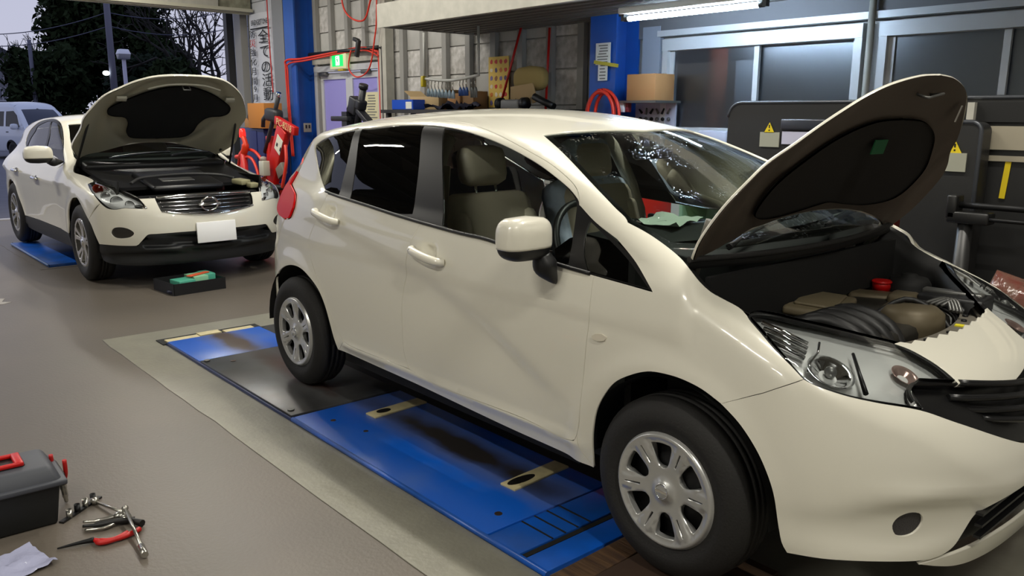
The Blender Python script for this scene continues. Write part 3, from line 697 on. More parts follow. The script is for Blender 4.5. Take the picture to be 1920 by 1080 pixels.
# mezzanine overhead
mz=mb(); mz.box((-2.0,2.54,2.50),(8.0,1.32,.10)); mzo=struct(mz.build('mezzanine_floor',mat('deck_grey',(.36,.35,.34),.6)))
m=mb(); m.box((-2.0,1.885,2.50),(8.0,.02,.23)); m.box((-2.0,1.93,2.398),(8.0,.07,.012)); m.box((-2.0,1.93,2.61),(8.0,.09,.02)); m.build('fascia_beam',PALE,mzo)
m=mb(); m.box((-5.98,2.55,2.49),(.02,1.30,.20)); m.build('end_beam',STUD,mzo)
q=mb(); q.box((-2.0,0,2.425),(7.96,.06,.05)); rb=q.build('deck_rib',mat('deck_rib_grey',(.40,.39,.37),.6),mzo); rb.location=(0,2.02,0)
for k in range(1,9):
    o=rb.copy(); C.objects.link(o); o.location=(0,2.02+.14*k,0)
m=mb(); m.box((-6.04,2.98,3.56),(.30,.10,2.0)); m.build('post',PALE,mzo)
m=mb(); m.box((-7.77,3.10,1.5),(.16,.12,3.0)); m.build('post',PALE,mzo)
# ================================================================== white hatchback on the lift
S_=(0,1,0); SU=(0,.8,-.6); BF=(-.62,.72,-.25); HL=(-.5,.62,-.6)
def vec(f): return lambda p:f(p[...,0],p[...,1],p[...,2])
F1=FN; FG=vec(greenN); FL=vec(lowN)
car=thing('hatchback_car','white hatchback with raised hood parked on the blue vehicle lift','car')
def cp(name,loop,d=S_,m=WHITE,F=None,both=True,parent=None,**k):
    o=panel(name,F or F1,loop,d,m,parent or car,**k); return (o,flip(o)) if both else o
# --- body shell: pillars, roof and rear quarters in one
arch=NP['rear_arch']; doN=NP['dlo']
shell=[(-.289,-.714,1.174),(-.381,-.688,1.222),(-.519,-.653,1.289),(-.738,-.575,1.379),(-.944,-.502,1.450,1),(-.900,-.36,1.463),(-.867,-.234,1.468),(-.825,0,1.470,1),
 (-1.2,0,1.537),(-2.0,0,1.551),(-2.5,0,1.515),(-2.93,0,1.45,1),(-2.92,-.3,1.435),(-2.87,-.5,1.40),(-2.78,-.585,1.37,1),(-2.80,-.62,1.27),(-2.82,-.665,1.19),(-2.824,-.695,1.136,1),(-2.74,-.725,1.11),(-2.685,-.74,1.089),(-2.65,-.765,1.05),(-2.639,-.776,1.021,1),(-2.674,-.788,.965),(-2.76,-.79,.955,1),(-2.83,-.80,.86),(-2.88,-.795,.75),(-2.90,-.79,.62),(-2.925,-.775,.47),(-2.94,-.77,.355,1),(-2.90,-.785,.355,1)]+arch[::-1][1:-1]+[(-2.147,-.816,.330,1),(-2.064,-.829,.393,1),(-2.159,-.838,.491),(-2.221,-.845,.608),(-2.315,-.842,.719),(-2.384,-.828,.822),(-2.381,-.819,.907),(-2.331,-.813,.996),(-2.297,-.791,1.066),(-2.285,-.765,1.123,1)]
shell+=[(-2.320,-.756,1.137),(-2.460,-.715,1.209),(-2.591,-.670,1.287),(-2.674,-.636,1.341),(-2.688,-.620,1.366),(-2.597,-.615,1.397),(-2.449,-.617,1.421),(-2.300,-.612,1.442,1),(-2.249,-.600,1.457,1),(-2.267,-.559,1.475),(-2.051,-.521,1.496),(-1.839,-.523,1.504),(-1.641,-.532,1.504),(-1.430,-.548,1.495),(-1.151,-.596,1.456),(-.846,-.643,1.381),(-.728,-.657,1.345),(-.613,-.679,1.300),(-.551,-.699,1.268),(-.517,-.719,1.234),(-.508,-.727,1.214,1),(-.412,-.745,1.164),(-.297,-.758,1.119,1)]
cp('body_shell',shell,SU,both=False,mirror=True,sp=.03)
# --- doors
belt=[(-.351,-.816,.997),(-.481,-.816,1.006),(-.657,-.811,1.020),(-.928,-.799,1.047),(-1.110,-.797,1.052),(-1.338,-.792,1.063)]
split=[(-1.433,-.823,.990),(-1.465,-.839,.869),(-1.502,-.833,.716),(-1.502,-.840,.569),(-1.501,-.834,.467)]
fd=[(-.093,-.812,.980,1),(-.345,-.817,.996,1),(-.338,-.841,.882),(-.348,-.845,.749),(-.361,-.850,.573),(-.371,-.848,.470),(-.386,-.841,.414),(-.403,-.842,.386),(-.434,-.839,.378),(-.482,-.830,.373),(-.713,-.827,.382),(-1.019,-.832,.376),(-1.219,-.831,.370),(-1.474,-.831,.392,1)]+split[::-1]+[(-1.407,-.788,1.066,1)]+belt[::-1][:-1]+[(-.351,-.816,.997,1)]
fd=[(-.345,-.817,.996,1)]+fd[2:-1]+[(-.351,-.816,.998,1)]
def tall(P): return [(p[0],p[1],p[2])+tuple(p[3:]) for p in P]
rdo=[(-1.407,-.788,1.066,1)]+split+[(-1.474,-.831,.392,1),(-1.925,-.833,.385),(-2.064,-.829,.393,1),(-2.159,-.838,.491),(-2.221,-.845,.608),(-2.315,-.842,.719),(-2.384,-.828,.822),(-2.381,-.819,.907),(-2.331,-.813,.996),(-2.297,-.791,1.066),(-2.285,-.765,1.125,1),(-2.170,-.767,1.121),(-1.882,-.777,1.101),(-1.596,-.786,1.079)]
def dent(x0,z0):
    # thumb scoop behind a door handle
    def F(p): return FN(p)+.022*np.exp(-((p[...,0]-x0)/.042)**4-((p[...,2]-z0)/.034)**4)
    return F
doors=[]
for nm,lp,hx,hz,fr_in in (('front_door',fd,-1.285,.940,'f'),('rear_door',rdo,-2.19,1.020,'r')):
    D=panel(nm,dent(hx-.01,hz+.012),lp,S_,WHITE,car,sp=.022,gap=.003); doors.append(D)
    # frame strip above the glass
    if fr_in=='f':
        st=[(-.508,-.727,1.214,1),(-.517,-.719,1.234),(-.551,-.699,1.268),(-.613,-.679,1.300),(-.728,-.657,1.345),(-.846,-.643,1.381),(-1.151,-.596,1.456),(-1.430,-.548,1.495),(-1.641,-.532,1.504,1),(-1.645,-.59,1.480,1),(-1.492,-.599,1.475),(-1.349,-.609,1.463),(-1.167,-.625,1.436),(-.992,-.644,1.400),(-.821,-.665,1.354),(-.699,-.684,1.313),(-.587,-.704,1.268),(-.523,-.721,1.232)]
    else:
        st=[(-1.641,-.532,1.504,1),(-1.839,-.523,1.504),(-2.051,-.521,1.496),(-2.267,-.559,1.475),(-2.249,-.600,1.457,1),(-2.140,-.608,1.459),(-1.918,-.598,1.475),(-1.645,-.590,1.480,1)]
    panel('door_frame',F1,st,SU,WHITE,D,sp=.02)
    # handle: a rounded bar standing off the scoop
    dz=-.028 if fr_in=='f' else -.036
    y0=-.845 if fr_in=='f' else -.828
    pth=spline([(hx-.115,y0+.006,hz+.010-dz*.3),(hx-.095,y0-.018,hz+.008-dz*.2),(hx,y0-.026,hz),(hx+.085,y0-.020,hz+dz*.35),(hx+.11,y0+.006,hz+dz*.45)],5)
    hm=mb(); hm.ring(pth,[.008+.011*math.sin(PI*min(1,max(0,(i+2)/(len(pth)+3))))**.4 for i in range(len(pth))],12,up=(0,0,1))
    hd=hm.build('door_handle',WHITE,D)
    if fr_in=='f': mb().cyl((hx-.088,y0-.018,hz+.014),(hx-.088,y0-.036,hz+.016),.008,12).build('key_lock',GREYM,hd)
    else: hd.name='door_handle'
glF,_=cp('front_door_glass',NP['front_door_glass'],m=GLS,off=.006,th=.004,gap=.0005)
cp('quarter_light',NP['quarter_light'],m=GLS,off=.006,th=.004,gap=.0005)
cp('rear_door_glass',NP['rear_door_glass'],m=PRIV,off=.005,th=.004,gap=.0005)
cp('rear_quarter_glass',NP['quarter_glass'],m=PRIV,off=.005,th=.004,gap=.0005)
cp('window_trim',doN,m=GBLK,off=.003,th=.008,gap=.0012,holes=[NP['front_door_glass'],NP['quarter_light'],NP['rear_door_glass'],NP['quarter_glass']],sp=.02)
# belt moulding
bm_=[(-.36,-.819,1.000)]+[(p[0],p[1]-.005,p[2]+.002) for p in belt[1:]]+[(-1.596,-.791,1.081),(-1.882,-.782,1.103),(-2.170,-.772,1.123),(-2.30,-.765,1.136)]
m=mb(); m.ring(spline(bm_,4),.0075,8); bmo=m.build('belt_moulding',BLK,car); flip(bmo)
cp('rocker_panel',[(-2.064,-.829,.393,1),(-1.925,-.833,.385),(-1.474,-.831,.392),(-1.219,-.831,.370),(-1.019,-.832,.376),(-.713,-.827,.382),(-.482,-.830,.373),(-.434,-.839,.378),(-.403,-.842,.386),(-.386,-.841,.414,1),(-.379,-.834,.364),(-.332,-.806,.296,1),(-.434,-.812,.302),(-.739,-.804,.304),(-1.076,-.808,.314),(-1.442,-.811,.325),(-1.808,-.812,.329),(-2.032,-.813,.332),(-2.147,-.816,.330,1)],sp=.02)
cp('front_fender',NP['fender'],SU,sp=.024)
cp('side_repeater',NP['repeater'],m=mat('clear_amber_lens',(.85,.82,.75),.15),off=-.006,th=.008)
# --- front bumper, with the big lower opening left out
arc=[(.272,-.847,.656),(.325,-.845,.603),(.363,-.842,.547),(.393,-.836,.476),(.411,-.825,.378),(.419,-.815,.325)]
bump_=[(.209,-.848,.697,1),(.239,-.841,.712),(.270,-.835,.727),(.302,-.831,.743),(.333,-.827,.758),(.362,-.822,.775),(.390,-.814,.791),(.414,-.801,.805),(.431,-.785,.816,1),(.466,-.769,.801),(.526,-.724,.780),(.587,-.659,.761),(.657,-.550,.733),(.724,-.430,.682),(.802,-.171,.582),(.826,0,.555,1),(.832,0,.478,1),(.829,-.191,.465),(.821,-.277,.457),(.801,-.390,.437),(.790,-.426,.423),(.776,-.458,.377),(.760,-.485,.335),(.739,-.525,.313),(.711,-.581,.308),(.621,-.703,.312),(.484,-.791,.301),(.433,-.805,.295,1)]+arc[::-1]
def FB(p):
    # hollow round the fog light, with a ridge above it
    x,y,z=p[...,0],p[...,1],p[...,2]; a=np.abs(y)
    e=((a-.60)/.20)**2+((z-.415-(.62-a)*.10)/.075)**2
    return FN(p)+.020*np.exp(-e**1.6)-.007*bump(z,.545,.03)*sstep(.84,.5,a)*0-.008*bump(z,.52-.1*(.7-a),.035)*sstep(.8,.6,a)
fogh=NP['fog']
panel('front_bumper',FB,bump_,BF,WHITE,car,mirror=True,sp=.02,holes=[fogh])
fo,_=cp('fog_light_cover',fogh,BF,mat('fog_cover_grey',(.22,.21,.21),.6,bump=.3,bscale=200),F=FB,off=.008,th=.006,gap=.001,sp=.012)
panel('front_lip',FN,[(.739,-.525,.305,1),(.790,-.45,.318),(.812,-.30,.330),(.822,0,.336,1),(.80,0,.250,1),(.79,-.30,.252),(.765,-.45,.262),(.711,-.581,.296,1)],(-.8,.55,-.2),WHITE,car,mirror=True,sp=.02)
lg=panel('lower_grille',FN,[(.739,-.53,.305),(.80,-.44,.44),(.83,-.2,.475),(.832,0,.485,1),(.82,0,.30,1),(.80,-.3,.29)],(-1,0,0),BLK,car,mirror=True,off=.05,sp=.03)
sl=mb()
for z in (.36,.395,.43): sl.box((.795,0,z),(.02,.84,.008))
sl.build('slats',BLK,lg)
# --- white bumper top in front of the engine bay
btop=[(.487,-.365,.855,1)]+[(float(np.interp(y,[-.36,-.26,-.17,-.08,0],[.490,.513,.524,.531,.534]))+(.009 if k%2 else -.008),y,float(np.interp(y,[-.36,-.26,0],[.8535,.849,.847])),1) for k,y in enumerate((-.335,-.305,-.27,-.235,-.20,-.165,-.13,-.095,-.06,-.03))]+[(.534,0,.847,1),(.715,0,.716,1),(.708,-.075,.725),(.686,-.210,.744),(.661,-.311,.759,1),(.640,-.307,.773),(.606,-.310,.796),(.565,-.323,.820),(.522,-.339,.840)]
panel('bumper_top',FN,btop,(-.55,.1,-.83),WHITE,car,mirror=True,sp=.028,th=.02)
# --- grille with slats
gpl=[(.661,-.311,.757,1),(.686,-.210,.742),(.708,-.075,.723),(.718,0,.712,1),(.823,0,.558,1),(.802,-.171,.585),(.724,-.430,.685),(.662,-.548,.733,1),(.638,-.540,.755),(.620,-.515,.770),(.612,-.466,.780,1)]
gr=panel('grille',FN,gpl,(-.8,.3,-.4),mat('grille_black',(.05,.05,.055),.35),car,mirror=True,off=.035,sp=.025)
for k,(z,w,x0,dx) in enumerate(((.722,.30,.745,.10),(.690,.36,.762,.12),(.655,.36,.782,.15),(.620,.26,.797,.09))):
    s=mb()
    pts=[(x0-dx*(abs(q)/w)**2*.9,q,z+.035*(abs(q)/w)) for q in np.linspace(-w,w,17)]
    s.ring(pts,.011,8); s.build('slat',mat('grille_slat_black',(.085,.085,.09),.3),gr)
em=mb(); em.ring([(.775+.0*a,.055*math.cos(a),.665+.055*math.sin(a)) for a in [2*PI*k/32 for k in range(32)]],.007,8,True); em.box((.778,0,.665),(.012,.15,.028),(0,0,0),.004); em.build('emblem',CHR,gr)
# --- headlights
for sg in (1,-1):
    hl=NP['headlight']; h=panel('headlight',FN,hl,HL,mat('headlight_housing_silver',(.88,.88,.87),.25,.35),car,off=.038,sp=.02,gap=.004,th=-.034)
    panel('lens',FN,hl,HL,LENS,h,off=.001,th=.0,gap=.001,sp=.03,rim=False)
    panel('lens_border',FN,hl,HL,GBLK,h,off=.003,th=.015,gap=.0005,sp=.02,holes=[[tuple(np.array(p[:3])*.97+np.array([.42,-.57,.845])*.03) for p in hl]])
    b=None
    # fins of the side reflector, the big bowl, the divider and the inner bowl
    for a_,c_ in (((.235,-.698,.924),(.36,-.650,.876)),((.250,-.712,.912),(.368,-.664,.866)),((.268,-.724,.898),(.374,-.680,.856)),((.29,-.733,.882),(.38,-.697,.846))):
        b=mb(); b.ring([a_,tuple((np.array(a_)+np.array(c_))/2+np.array([.004,-.004,.003])),c_],.0075,6); b.build('reflector_fin',CHR,h)
    def bowl(nm,p,R,dp,m_,n=28):
        p=np.array(p); nn=Vector(gradn(FN,p[None])[0]); b=mb(); b.lathe([(.012,dp),(R*.45,dp*.75),(R*.78,dp*.3),(R,0),(R*1.05,.001)],(0,0,0),'y',n)
        o=b.build(nm,m_,h); o.location=p; o.rotation_mode='QUATERNION'; o.rotation_quaternion=Vector((0,-1,0)).rotation_difference(nn); b=None
        me=o.data; me.transform(o.rotation_quaternion.to_matrix().to_4x4()); o.rotation_mode='XYZ'; o.rotation_euler=(0,0,0); return o
    bowl('main_bowl',(.452,-.676,.821),.066,.030,CHR)
    b=mb(); b.ball((.446,-.668,.815),.018,12,8); b.build('bulb_cap',GREYM,h)
    b=mb(); b.ring([(.446,-.541,.845),(.50,-.605,.812),(.549,-.658,.776)],[.005,.006,.008],8); b.build('divider',GBLK,h)
    bowl('inner_bowl',(.562,-.445,.789),.040,.022,mat('indicator_amber_dim',(.50,.40,.37),.2,.4))
    b=mb(); b.ring([(.385,-.628,.882),(.40,-.66,.862),(.40,-.70,.84),(.41,-.73,.818)],.004,6); b.build('bowl_edge',CHR,h)
    if sg<0:
        q=flip_tree(h)
        for ch in [h]+list(h.children): bpy.data.objects.remove(ch)
# --- windshield and its black border
ws=[(-.944,-.502,1.450,1),(-.738,-.575,1.379),(-.519,-.653,1.289),(-.381,-.688,1.222),(-.289,-.714,1.174),(-.231,-.705,1.156),(-.12,-.695,1.11,1),(-.04,-.55,1.10),(.01,-.3,1.10),(.03,0,1.10,1),(-.825,0,1.470,1),(-.867,-.234,1.468),(-.900,-.36,1.463)]
WD=(-.39,0,-.92)
panel('windshield',FG,ws,WD,WSG,car,mirror=True,off=.006,th=.004,sp=.05,gap=0)
wsf=ws+[(p[0],-p[1],p[2]) for p in ws[::-1] if abs(p[1])>.01]
full=[(-.825,0,1.470)]+ws[11:]+[ws[0]]+ws[1:10]; full=full+[(p[0],-p[1])+tuple(p[2:]) for p in full[::-1] if abs(p[1])>.001]
cen=np.array([-.44,0,1.29]); inn=[tuple(cen+(np.array(p[:3])-cen)*np.array([.93,.955,.93]))+tuple(p[3:]) for p in full]
panel('windshield_border',FG,full,WD,GBLK,car,off=.009,th=0,sp=.06,gap=0,holes=[inn],rim=False)
# --- hood: skin, inner frame, felt pad;  turned up about its hinge line
HA=math.radians(73); HX,HZ=-.085,1.085
def openhood(V,N):
    c,s=math.cos(HA),math.sin(HA)
    def R(a,o): x=a[:,0]-o*HX; z=a[:,2]-o*HZ; return np.stack([x*c-z*s+o*HX,a[:,1],x*s+z*c+o*HZ],1)
    return R(V,1),R(N,0)
hood=[(.605,0,.86,1),(.6045,-.04,.86),(.597,-.13,.86),(.572,-.25,.86),(.535,-.35,.86),(.48,-.44,.87),(.41,-.53,.9),(.30,-.64,.93),(.22,-.712,.95),(.137,-.747,.99),(.02,-.745,1.03),(-.06,-.710,1.08),(-.10,-.675,1.10,1),(-.03,-.5,1.10),(.02,-.25,1.10),(.035,0,1.10,1)]
TP=(0,0,-1)
hd=panel('hood',FL,hood,TP,WHITE,car,mirror=True,sp=.03,th=.008,post=openhood)
def FI(p):
    # pressed ribs of the inner frame
    x,y=p[...,0],np.abs(p[...,1]); e=np.minimum(np.abs(np.hypot((x-.26)/.9,y*.78)-.42),.12)
    return FL(p)+.012-.007*bump(e,0,.03)
hi=[tuple(np.array([.27,0,.9])+(np.array(p[:3])-np.array([.27,0,.9]))*np.array([.985,.99,1]))+tuple(p[3:]) for p in hood]
panel('inner_frame',FI,hi,TP,mat('hood_inner_grey',(.33,.29,.25),.6),hd,mirror=True,sp=.03,th=.004,post=openhood,inner=True)
pad=[(.44,0,.9,1),(.43,-.18,.9),(.38,-.34,.9),(.30,-.45,.9),(.20,-.53,.9),(.08,-.50,.9),(.05,-.30,.9),(.085,0,.9,1)]
panel('insulation_pad',lambda p:FL(p)+.018,pad,TP,mat('felt_brown_black',(.12,.105,.09),.95),hd,mirror=True,sp=.04,th=-.010,post=openhood,inner=True)
def hp(x,y,z):  # a point of the closed hood -> its place on the open one
    v,_=openhood(np.array([[x,y,z]]),np.array([[0,0,1.]])); return tuple(v[0])
m=mb(); m.ring([hp(.53,-.05,.83),hp(.53,-.05,.79),hp(.545,.05,.79),hp(.53,.05,.83)],.005,6); m.build('latch_striker',GREYM,hd)
m=mb(); m.box(hp(.33,-.02,.895),(.05,.09,.004),(0,-HA,0)); m.build('sticker',mat('green_sticker',(.05,.30,.16),.5),hd)
m=mb(); m.box(hp(.47,.32,.82),(.06,.03,.004),(0,-HA,.3)); m.build('white_label',mat('label_white_grey',(.6,.58,.55),.6),hd)
for s in (-1,1):
    m=mb(); m.ring(spline([(-.10,s*.61,.985),(-.065,s*.625,1.03),(-.05,s*.64,1.08),hp(.05,s*.64,1.05)],4),.013,8); m.build('hood_hinge',mat('hinge_grey',(.42,.41,.38),.5),car)
def superball(m,c,s,e=.6,z0=-1,z1=1,n=28,k=14,front=1.):
    """rounded-box shell between heights z0..z1 (fractions of its half height)"""
    vs=[]; f=lambda v:math.copysign(abs(v)**e,v); ts=[z0+(z1-z0)*i/k for i in range(k+1)]
    for t in ts:
        rr=max(1-abs(t)**(2/e),0)**(e/2)
        for j in range(n):
            a=2*PI*j/n; x=f(math.cos(a))*rr; vs.append((c[0]+s[0]*x*(front if x>0 else 1),c[1]+s[1]*f(math.sin(a))*rr,c[2]+s[2]*t))
    fs=[(i*n+j,i*n+(j+1)%n,(i+1)*n+(j+1)%n,(i+1)*n+j) for i in range(k) for j in range(n)]
    fs+=[tuple(range(n))[::-1],tuple(k*n+j for j in range(n))]; return m.add(vs,fs,True)
def side_mirror(parent,c,s,arm,m_cap,name='side_mirror'):
    cap=superball(mb(),c,s,.62,-.42,1).build(name,m_cap,parent)
    lo=mb(); superball(lo,c,(s[0]*.97,s[1]*.97,s[2]),.62,-1,-.43,k=8)
    lo.build('mirror_base',BLK,cap)
    a=mb(); a.ring(spline(arm,5),[.032,.034,.038,.042,.044,.042,.036,.028,.02,.012,.004][:5*(len(arm)-1)+1] if len(arm)==3 else .03,14); a.build('mirror_arm',BLK,cap)
    g=mb(); g.box((c[0]-s[0]*.97,c[1],c[2]+.01),(.006,s[1]*1.25,s[2]*1.0),(0,0,0)); g.build('mirror_glass',mat('mirror_silver',(.85,.87,.9),.03,1.),cap)
    return cap
mr=side_mirror(car,(-.55,-.952,1.112),(.062,.105,.078),[(-.535,-.885,1.05),(-.525,-.868,1.0),(-.505,-.838,.945)],WHITE); flip_tree(mr)
# --- rear end: lamps, hatch, rear glass, bumper
tl=[(-2.80,-.63,1.20,1),(-2.82,-.665,1.19),(-2.824,-.695,1.136,1),(-2.74,-.725,1.11),(-2.685,-.74,1.089),(-2.65,-.765,1.05),(-2.639,-.776,1.021,1),(-2.674,-.788,.965),(-2.76,-.79,.955,1),(-2.84,-.765,.965),(-2.885,-.72,1.0),(-2.87,-.68,1.10)]
cp('tail_light',tl,(.62,.70,-.2),mat('tail_light_red',(.70,.02,.03),.3,0,.0,spec=.15,emit=(1,.02,.02),estr=.10),off=-.012,sp=.02)
RW=(1,0,0)
hat=[(-3.0,0,1.43,1),(-3.0,-.3,1.43),(-2.95,-.5,1.40),(-2.9,-.60,1.36),(-2.9,-.64,1.2),(-3.0,-.62,1.0),(-3.1,-.60,.80,1),(-3.1,0,.78,1)]
rg=[(-2.98,0,1.385),(-2.98,-.35,1.38),(-2.95,-.52,1.34),(-2.95,-.56,1.2),(-2.97,-.50,1.10),(-3.0,0,1.08)]
rgf=rg+[(p[0],-p[1],p[2]) for p in rg[::-1] if abs(p[1])>.01]
tg=panel('tailgate',FN,hat,RW,WHITE,car,mirror=True,sp=.04)
panel('rear_window',lambda p:FN(p)-.003,rgf,RW,PRIV,tg,sp=.05)
panel('rear_bumper',FN,[(-3.25,0,.775,1),(-3.12,-.60,.80),(-2.93,-.72,.955),(-2.78,-.787,.945,1),(-2.845,-.797,.86),(-2.893,-.793,.75),(-2.915,-.787,.62),(-2.94,-.772,.47),(-2.955,-.767,.355,1),(-3.15,-.5,.29),(-3.24,0,.28,1)],(.8,.6,0),WHITE,car,mirror=True,sp=.04)
pm=mb(); pm.box((-3.27,0,.92),(.015,.33,.165),(0,-.3,0)); pm.build('number_plate',mat('plate_white',(.9,.9,.88),.5),tg)
# --- wheels
for x,y,l in ((0,-.742,False),(-2.6,-.742,False),(0,.742,True),(-2.6,.742,True)): make_wheel(car,(x,y,.337),.307,.185,.196,'cover',rot=.10 if x==0 else .45,left=l)
# wheel arch liners
for x in (0,-2.6):
    for s in (-1,1):
        m=mb(); n=20; R=.374; ya,yb=s*.81,s*.50
        vs=[(x+R*math.cos(PI*(.0+1.0*k/n)),y,.337+R*math.sin(PI*(.0+1.0*k/n))) for y in (ya,yb) for k in range(n+1)]
        fs=[(k,k+1,n+2+k,n+1+k) for k in range(n)]+[tuple(n+1+k for k in range(n+1))]
        m.add(vs,fs,True); m.build('wheel_arch_liner',DARK,car)
# --- underbody, firewall, bay walls
m=mb(); m.box((-1.35,0,.265),(1.75,1.46,.05)); m.box((-2.6,0,.36),(.78,.96,.22)); m.box((-3.02,0,.34),(.14,1.3,.12)); m.box((.08,0,.26),(1.1,.94,.06)); m.box((.60,0,.30),(.16,1.0,.08)); m.build('underbody',DARK,car)
m=mb(); m.box((-.26,0,.68),(.03,1.44,.80)); m.build('firewall',DARK,car)
m=mb()
st_=[(-.14,.700,1.075),(-.05,.708,1.068),(.0,.722,1.04),(.05,.720,1.0),(.105,.706,.975),(.16,.698,.955),(.197,.694,.944),(.268,.603,.928),(.325,.533,.908),(.388,.466,.886),(.446,.400,.864)]
for s in (-1,1):
    vs=[]
    for x,y,z in st_: vs+=[(x,s*(y+.004),z-.004),(x-.01,s*(y-.05),z-.022),(x-.015,s*(y-.065),z-.05),(x-.02,s*(y-.075),.40)]
    m.add(vs,[(i*4+j,i*4+j+1,(i+1)*4+j+1,(i+1)*4+j) for i in range(len(st_)-1) for j in range(3)],True)
m.box((.50,0,.56),(.03,.70,.44)); m.build('bay_liner',mat('bay_dark',(.05,.05,.05),.7),car)
# cowl tray with seal, wipers
cw=mb(); vs=[]
prof=[(.025,1.06),(.03,1.035),(-.01,1.03),(-.05,1.055),(-.10,1.085)]
ys=np.linspace(-.70,.70,25)
for y in ys:
    k=(abs(y)/.7)**2
    for px_,pz in prof: vs.append((px_-.07*k,y,pz+.012*k))
cw.add(vs,[(i*5+j,i*5+j+1,(i+1)*5+j+1,(i+1)*5+j) for i in range(24) for j in range(4)],True); co=cw.build('cowl_tray',mat('cowl_black',(.055,.055,.055),.55),car)
m=mb(); m.ring([(.03-.07*(abs(y)/.7)**2,y,1.066+.012*(abs(y)/.7)**2) for y in ys],.011,8); m.build('rubber_seal',RUB,co)
m=mb(); m.box((.0,0,.93),(.02,1.3,.18)); m.build('cowl_front',DARK,co)
for a,b_,c_ in (((-.03,-.50,1.10),(-.10,-.20,1.135),(-.14,.10,1.15)),((-.02,.12,1.12),(-.10,.38,1.13),(-.15,.62,1.135))):
    m=mb(); m.ring(spline([a,b_,c_],5),[.012]*3+[.009]*8,6); w=m.build('wiper_arm',BLK,car)
    m=mb(); m.ring([Vector(a)*.6+Vector(c_)*.4+Vector((-.035,0,.004)),Vector(c_)+Vector((-.03,.06,.0))],.008,6); m.build('wiper_blade',BLK,w)
# --- engine bay
en=bpy.data.objects.new('engine',None); C.objects.link(en); en.parent=car; en.location=(0,0,0)
m=mb(); m.box((.20,.08,.66),(.34,.62,.30),(0,0,0),.03); m.box((.12,.30,.80),(.22,.20,.06),(0,0,.1),.02); m.build('block',mat('engine_alloy_dark',(.22,.21,.19),.5,.5),en)
m=mb(); m.box((.06,-.03,.845),(.20,.33,.035),(0,.05,.30),.012); m.box((.06,-.03,.868),(.14,.24,.012),(0,.05,.30),.005); m.build('engine_cover',mat('engine_cover_tan',(.46,.42,.33),.5),en)
m=mb()
for k in range(4): m.ring(spline([(.10,-.33+.07*k,.82),(.20,-.28+.07*k,.86),(.32,-.25+.07*k,.82),(.38,-.22+.06*k,.72)],4),.026,8)
m.build('intake_runners',mat('intake_black',(.13,.13,.13),.45),en)
m=mb(); m.lathe([(.001,.86),(.085,.855),(.11,.835),(.115,.79),(.115,.74)],(.30,.18,0),'z',28); m.build('alternator_cover',mat('cast_tan',(.40,.36,.28),.5,.3),en)
m=mb(); m.cyl((.05,.47,.83),(.05,.47,.875),.035,20); m.ring([(.05+.034*math.cos(a),.47+.034*math.sin(a),.868) for a in [2*PI*k/16 for k in range(16)]],.006,6,True); m.build('filler_cap',REDP,en)
m=mb(); m.box((.08,.36,.82),(.20,.10,.05),(0,0,.4),.015); m.box((.19,.36,.835),(.10,.12,.05),(0,0,.2),.015); m.build('intake_box',mat('cast_tan',(.40,.36,.28)),en)
m=mb(); m.box((.34,.46,.78),(.23,.17,.17),(0,0,.12),.01); bt=m.build('battery',mat('battery_black',(.06,.06,.07),.5),car)
m=mb(); m.box((.33,.46,.868),(.21,.05,.02),(0,0,.12),.006); m.build('battery_clamp',GREYM,bt)
m=mb(); m.box((.345,.375,.79),(.045,.004,.045),(0,0,.12)); m.build('label',WPAP,bt)
for k,(x,y,r,h) in enumerate(((.12,-.56,.085,.90),(.12,.56,.085,.90))):
    m=mb(); m.lathe([(.001,h),(.03,h),(.034,h-.012),(.07,h-.015),(r,h-.04),(r+.01,.5)],(x,y,0),'z',24); m.build('strut_tower',mat('bay_dark',(.05,.05,.05)),car)
m=mb()
for k in range(5):
    a=rng.uniform(-.3,.3); y=.20+.06*k; m.ring(spline([(.18+a*.2,y-.15,.80),(.26,y,.87-.02*k),(.36+.02*k,y+.05,.83),(.44,y+.02,.76)],4),.011,6)
m.build('hoses',BLK,car)
m=mb()
for k in range(4): m.ring(spline([(.30+.02*k,.28,.85),(.36+.012*k,.31,.875),(.40+.012*k,.27,.84)],4),.007,6)
m.build('pipes',GREYM,car)
# radiator support with its ragged plastic edge
m=mb(); zz=[]
for k,y in enumerate(np.linspace(-.40,.40,27)):
    zz.append((.535-.09*(y/.44)**2,y))
m.prism([(x-.075,y) for x,y in zz]+[(x,y) for x,y in zz[::-1]],.806,.816); rs=m.build('radiator_support',mat('support_grey',(.40,.38,.34),.5),car)
m=mb(); m.box((.480,.17,.818),(.045,.03,.004),(0,0,.2)); m.build('warning_sticker',mat('sticker_yellow',(.85,.80,.10),.6),rs)
for y in (-.30,-.12,.04,.25,.33):
    m=mb(); m.cyl((.49-.09*(y/.4)**2,y,.814),(.49-.09*(y/.4)**2,y,.823),.010,10); m.build('clip',BLK,rs)
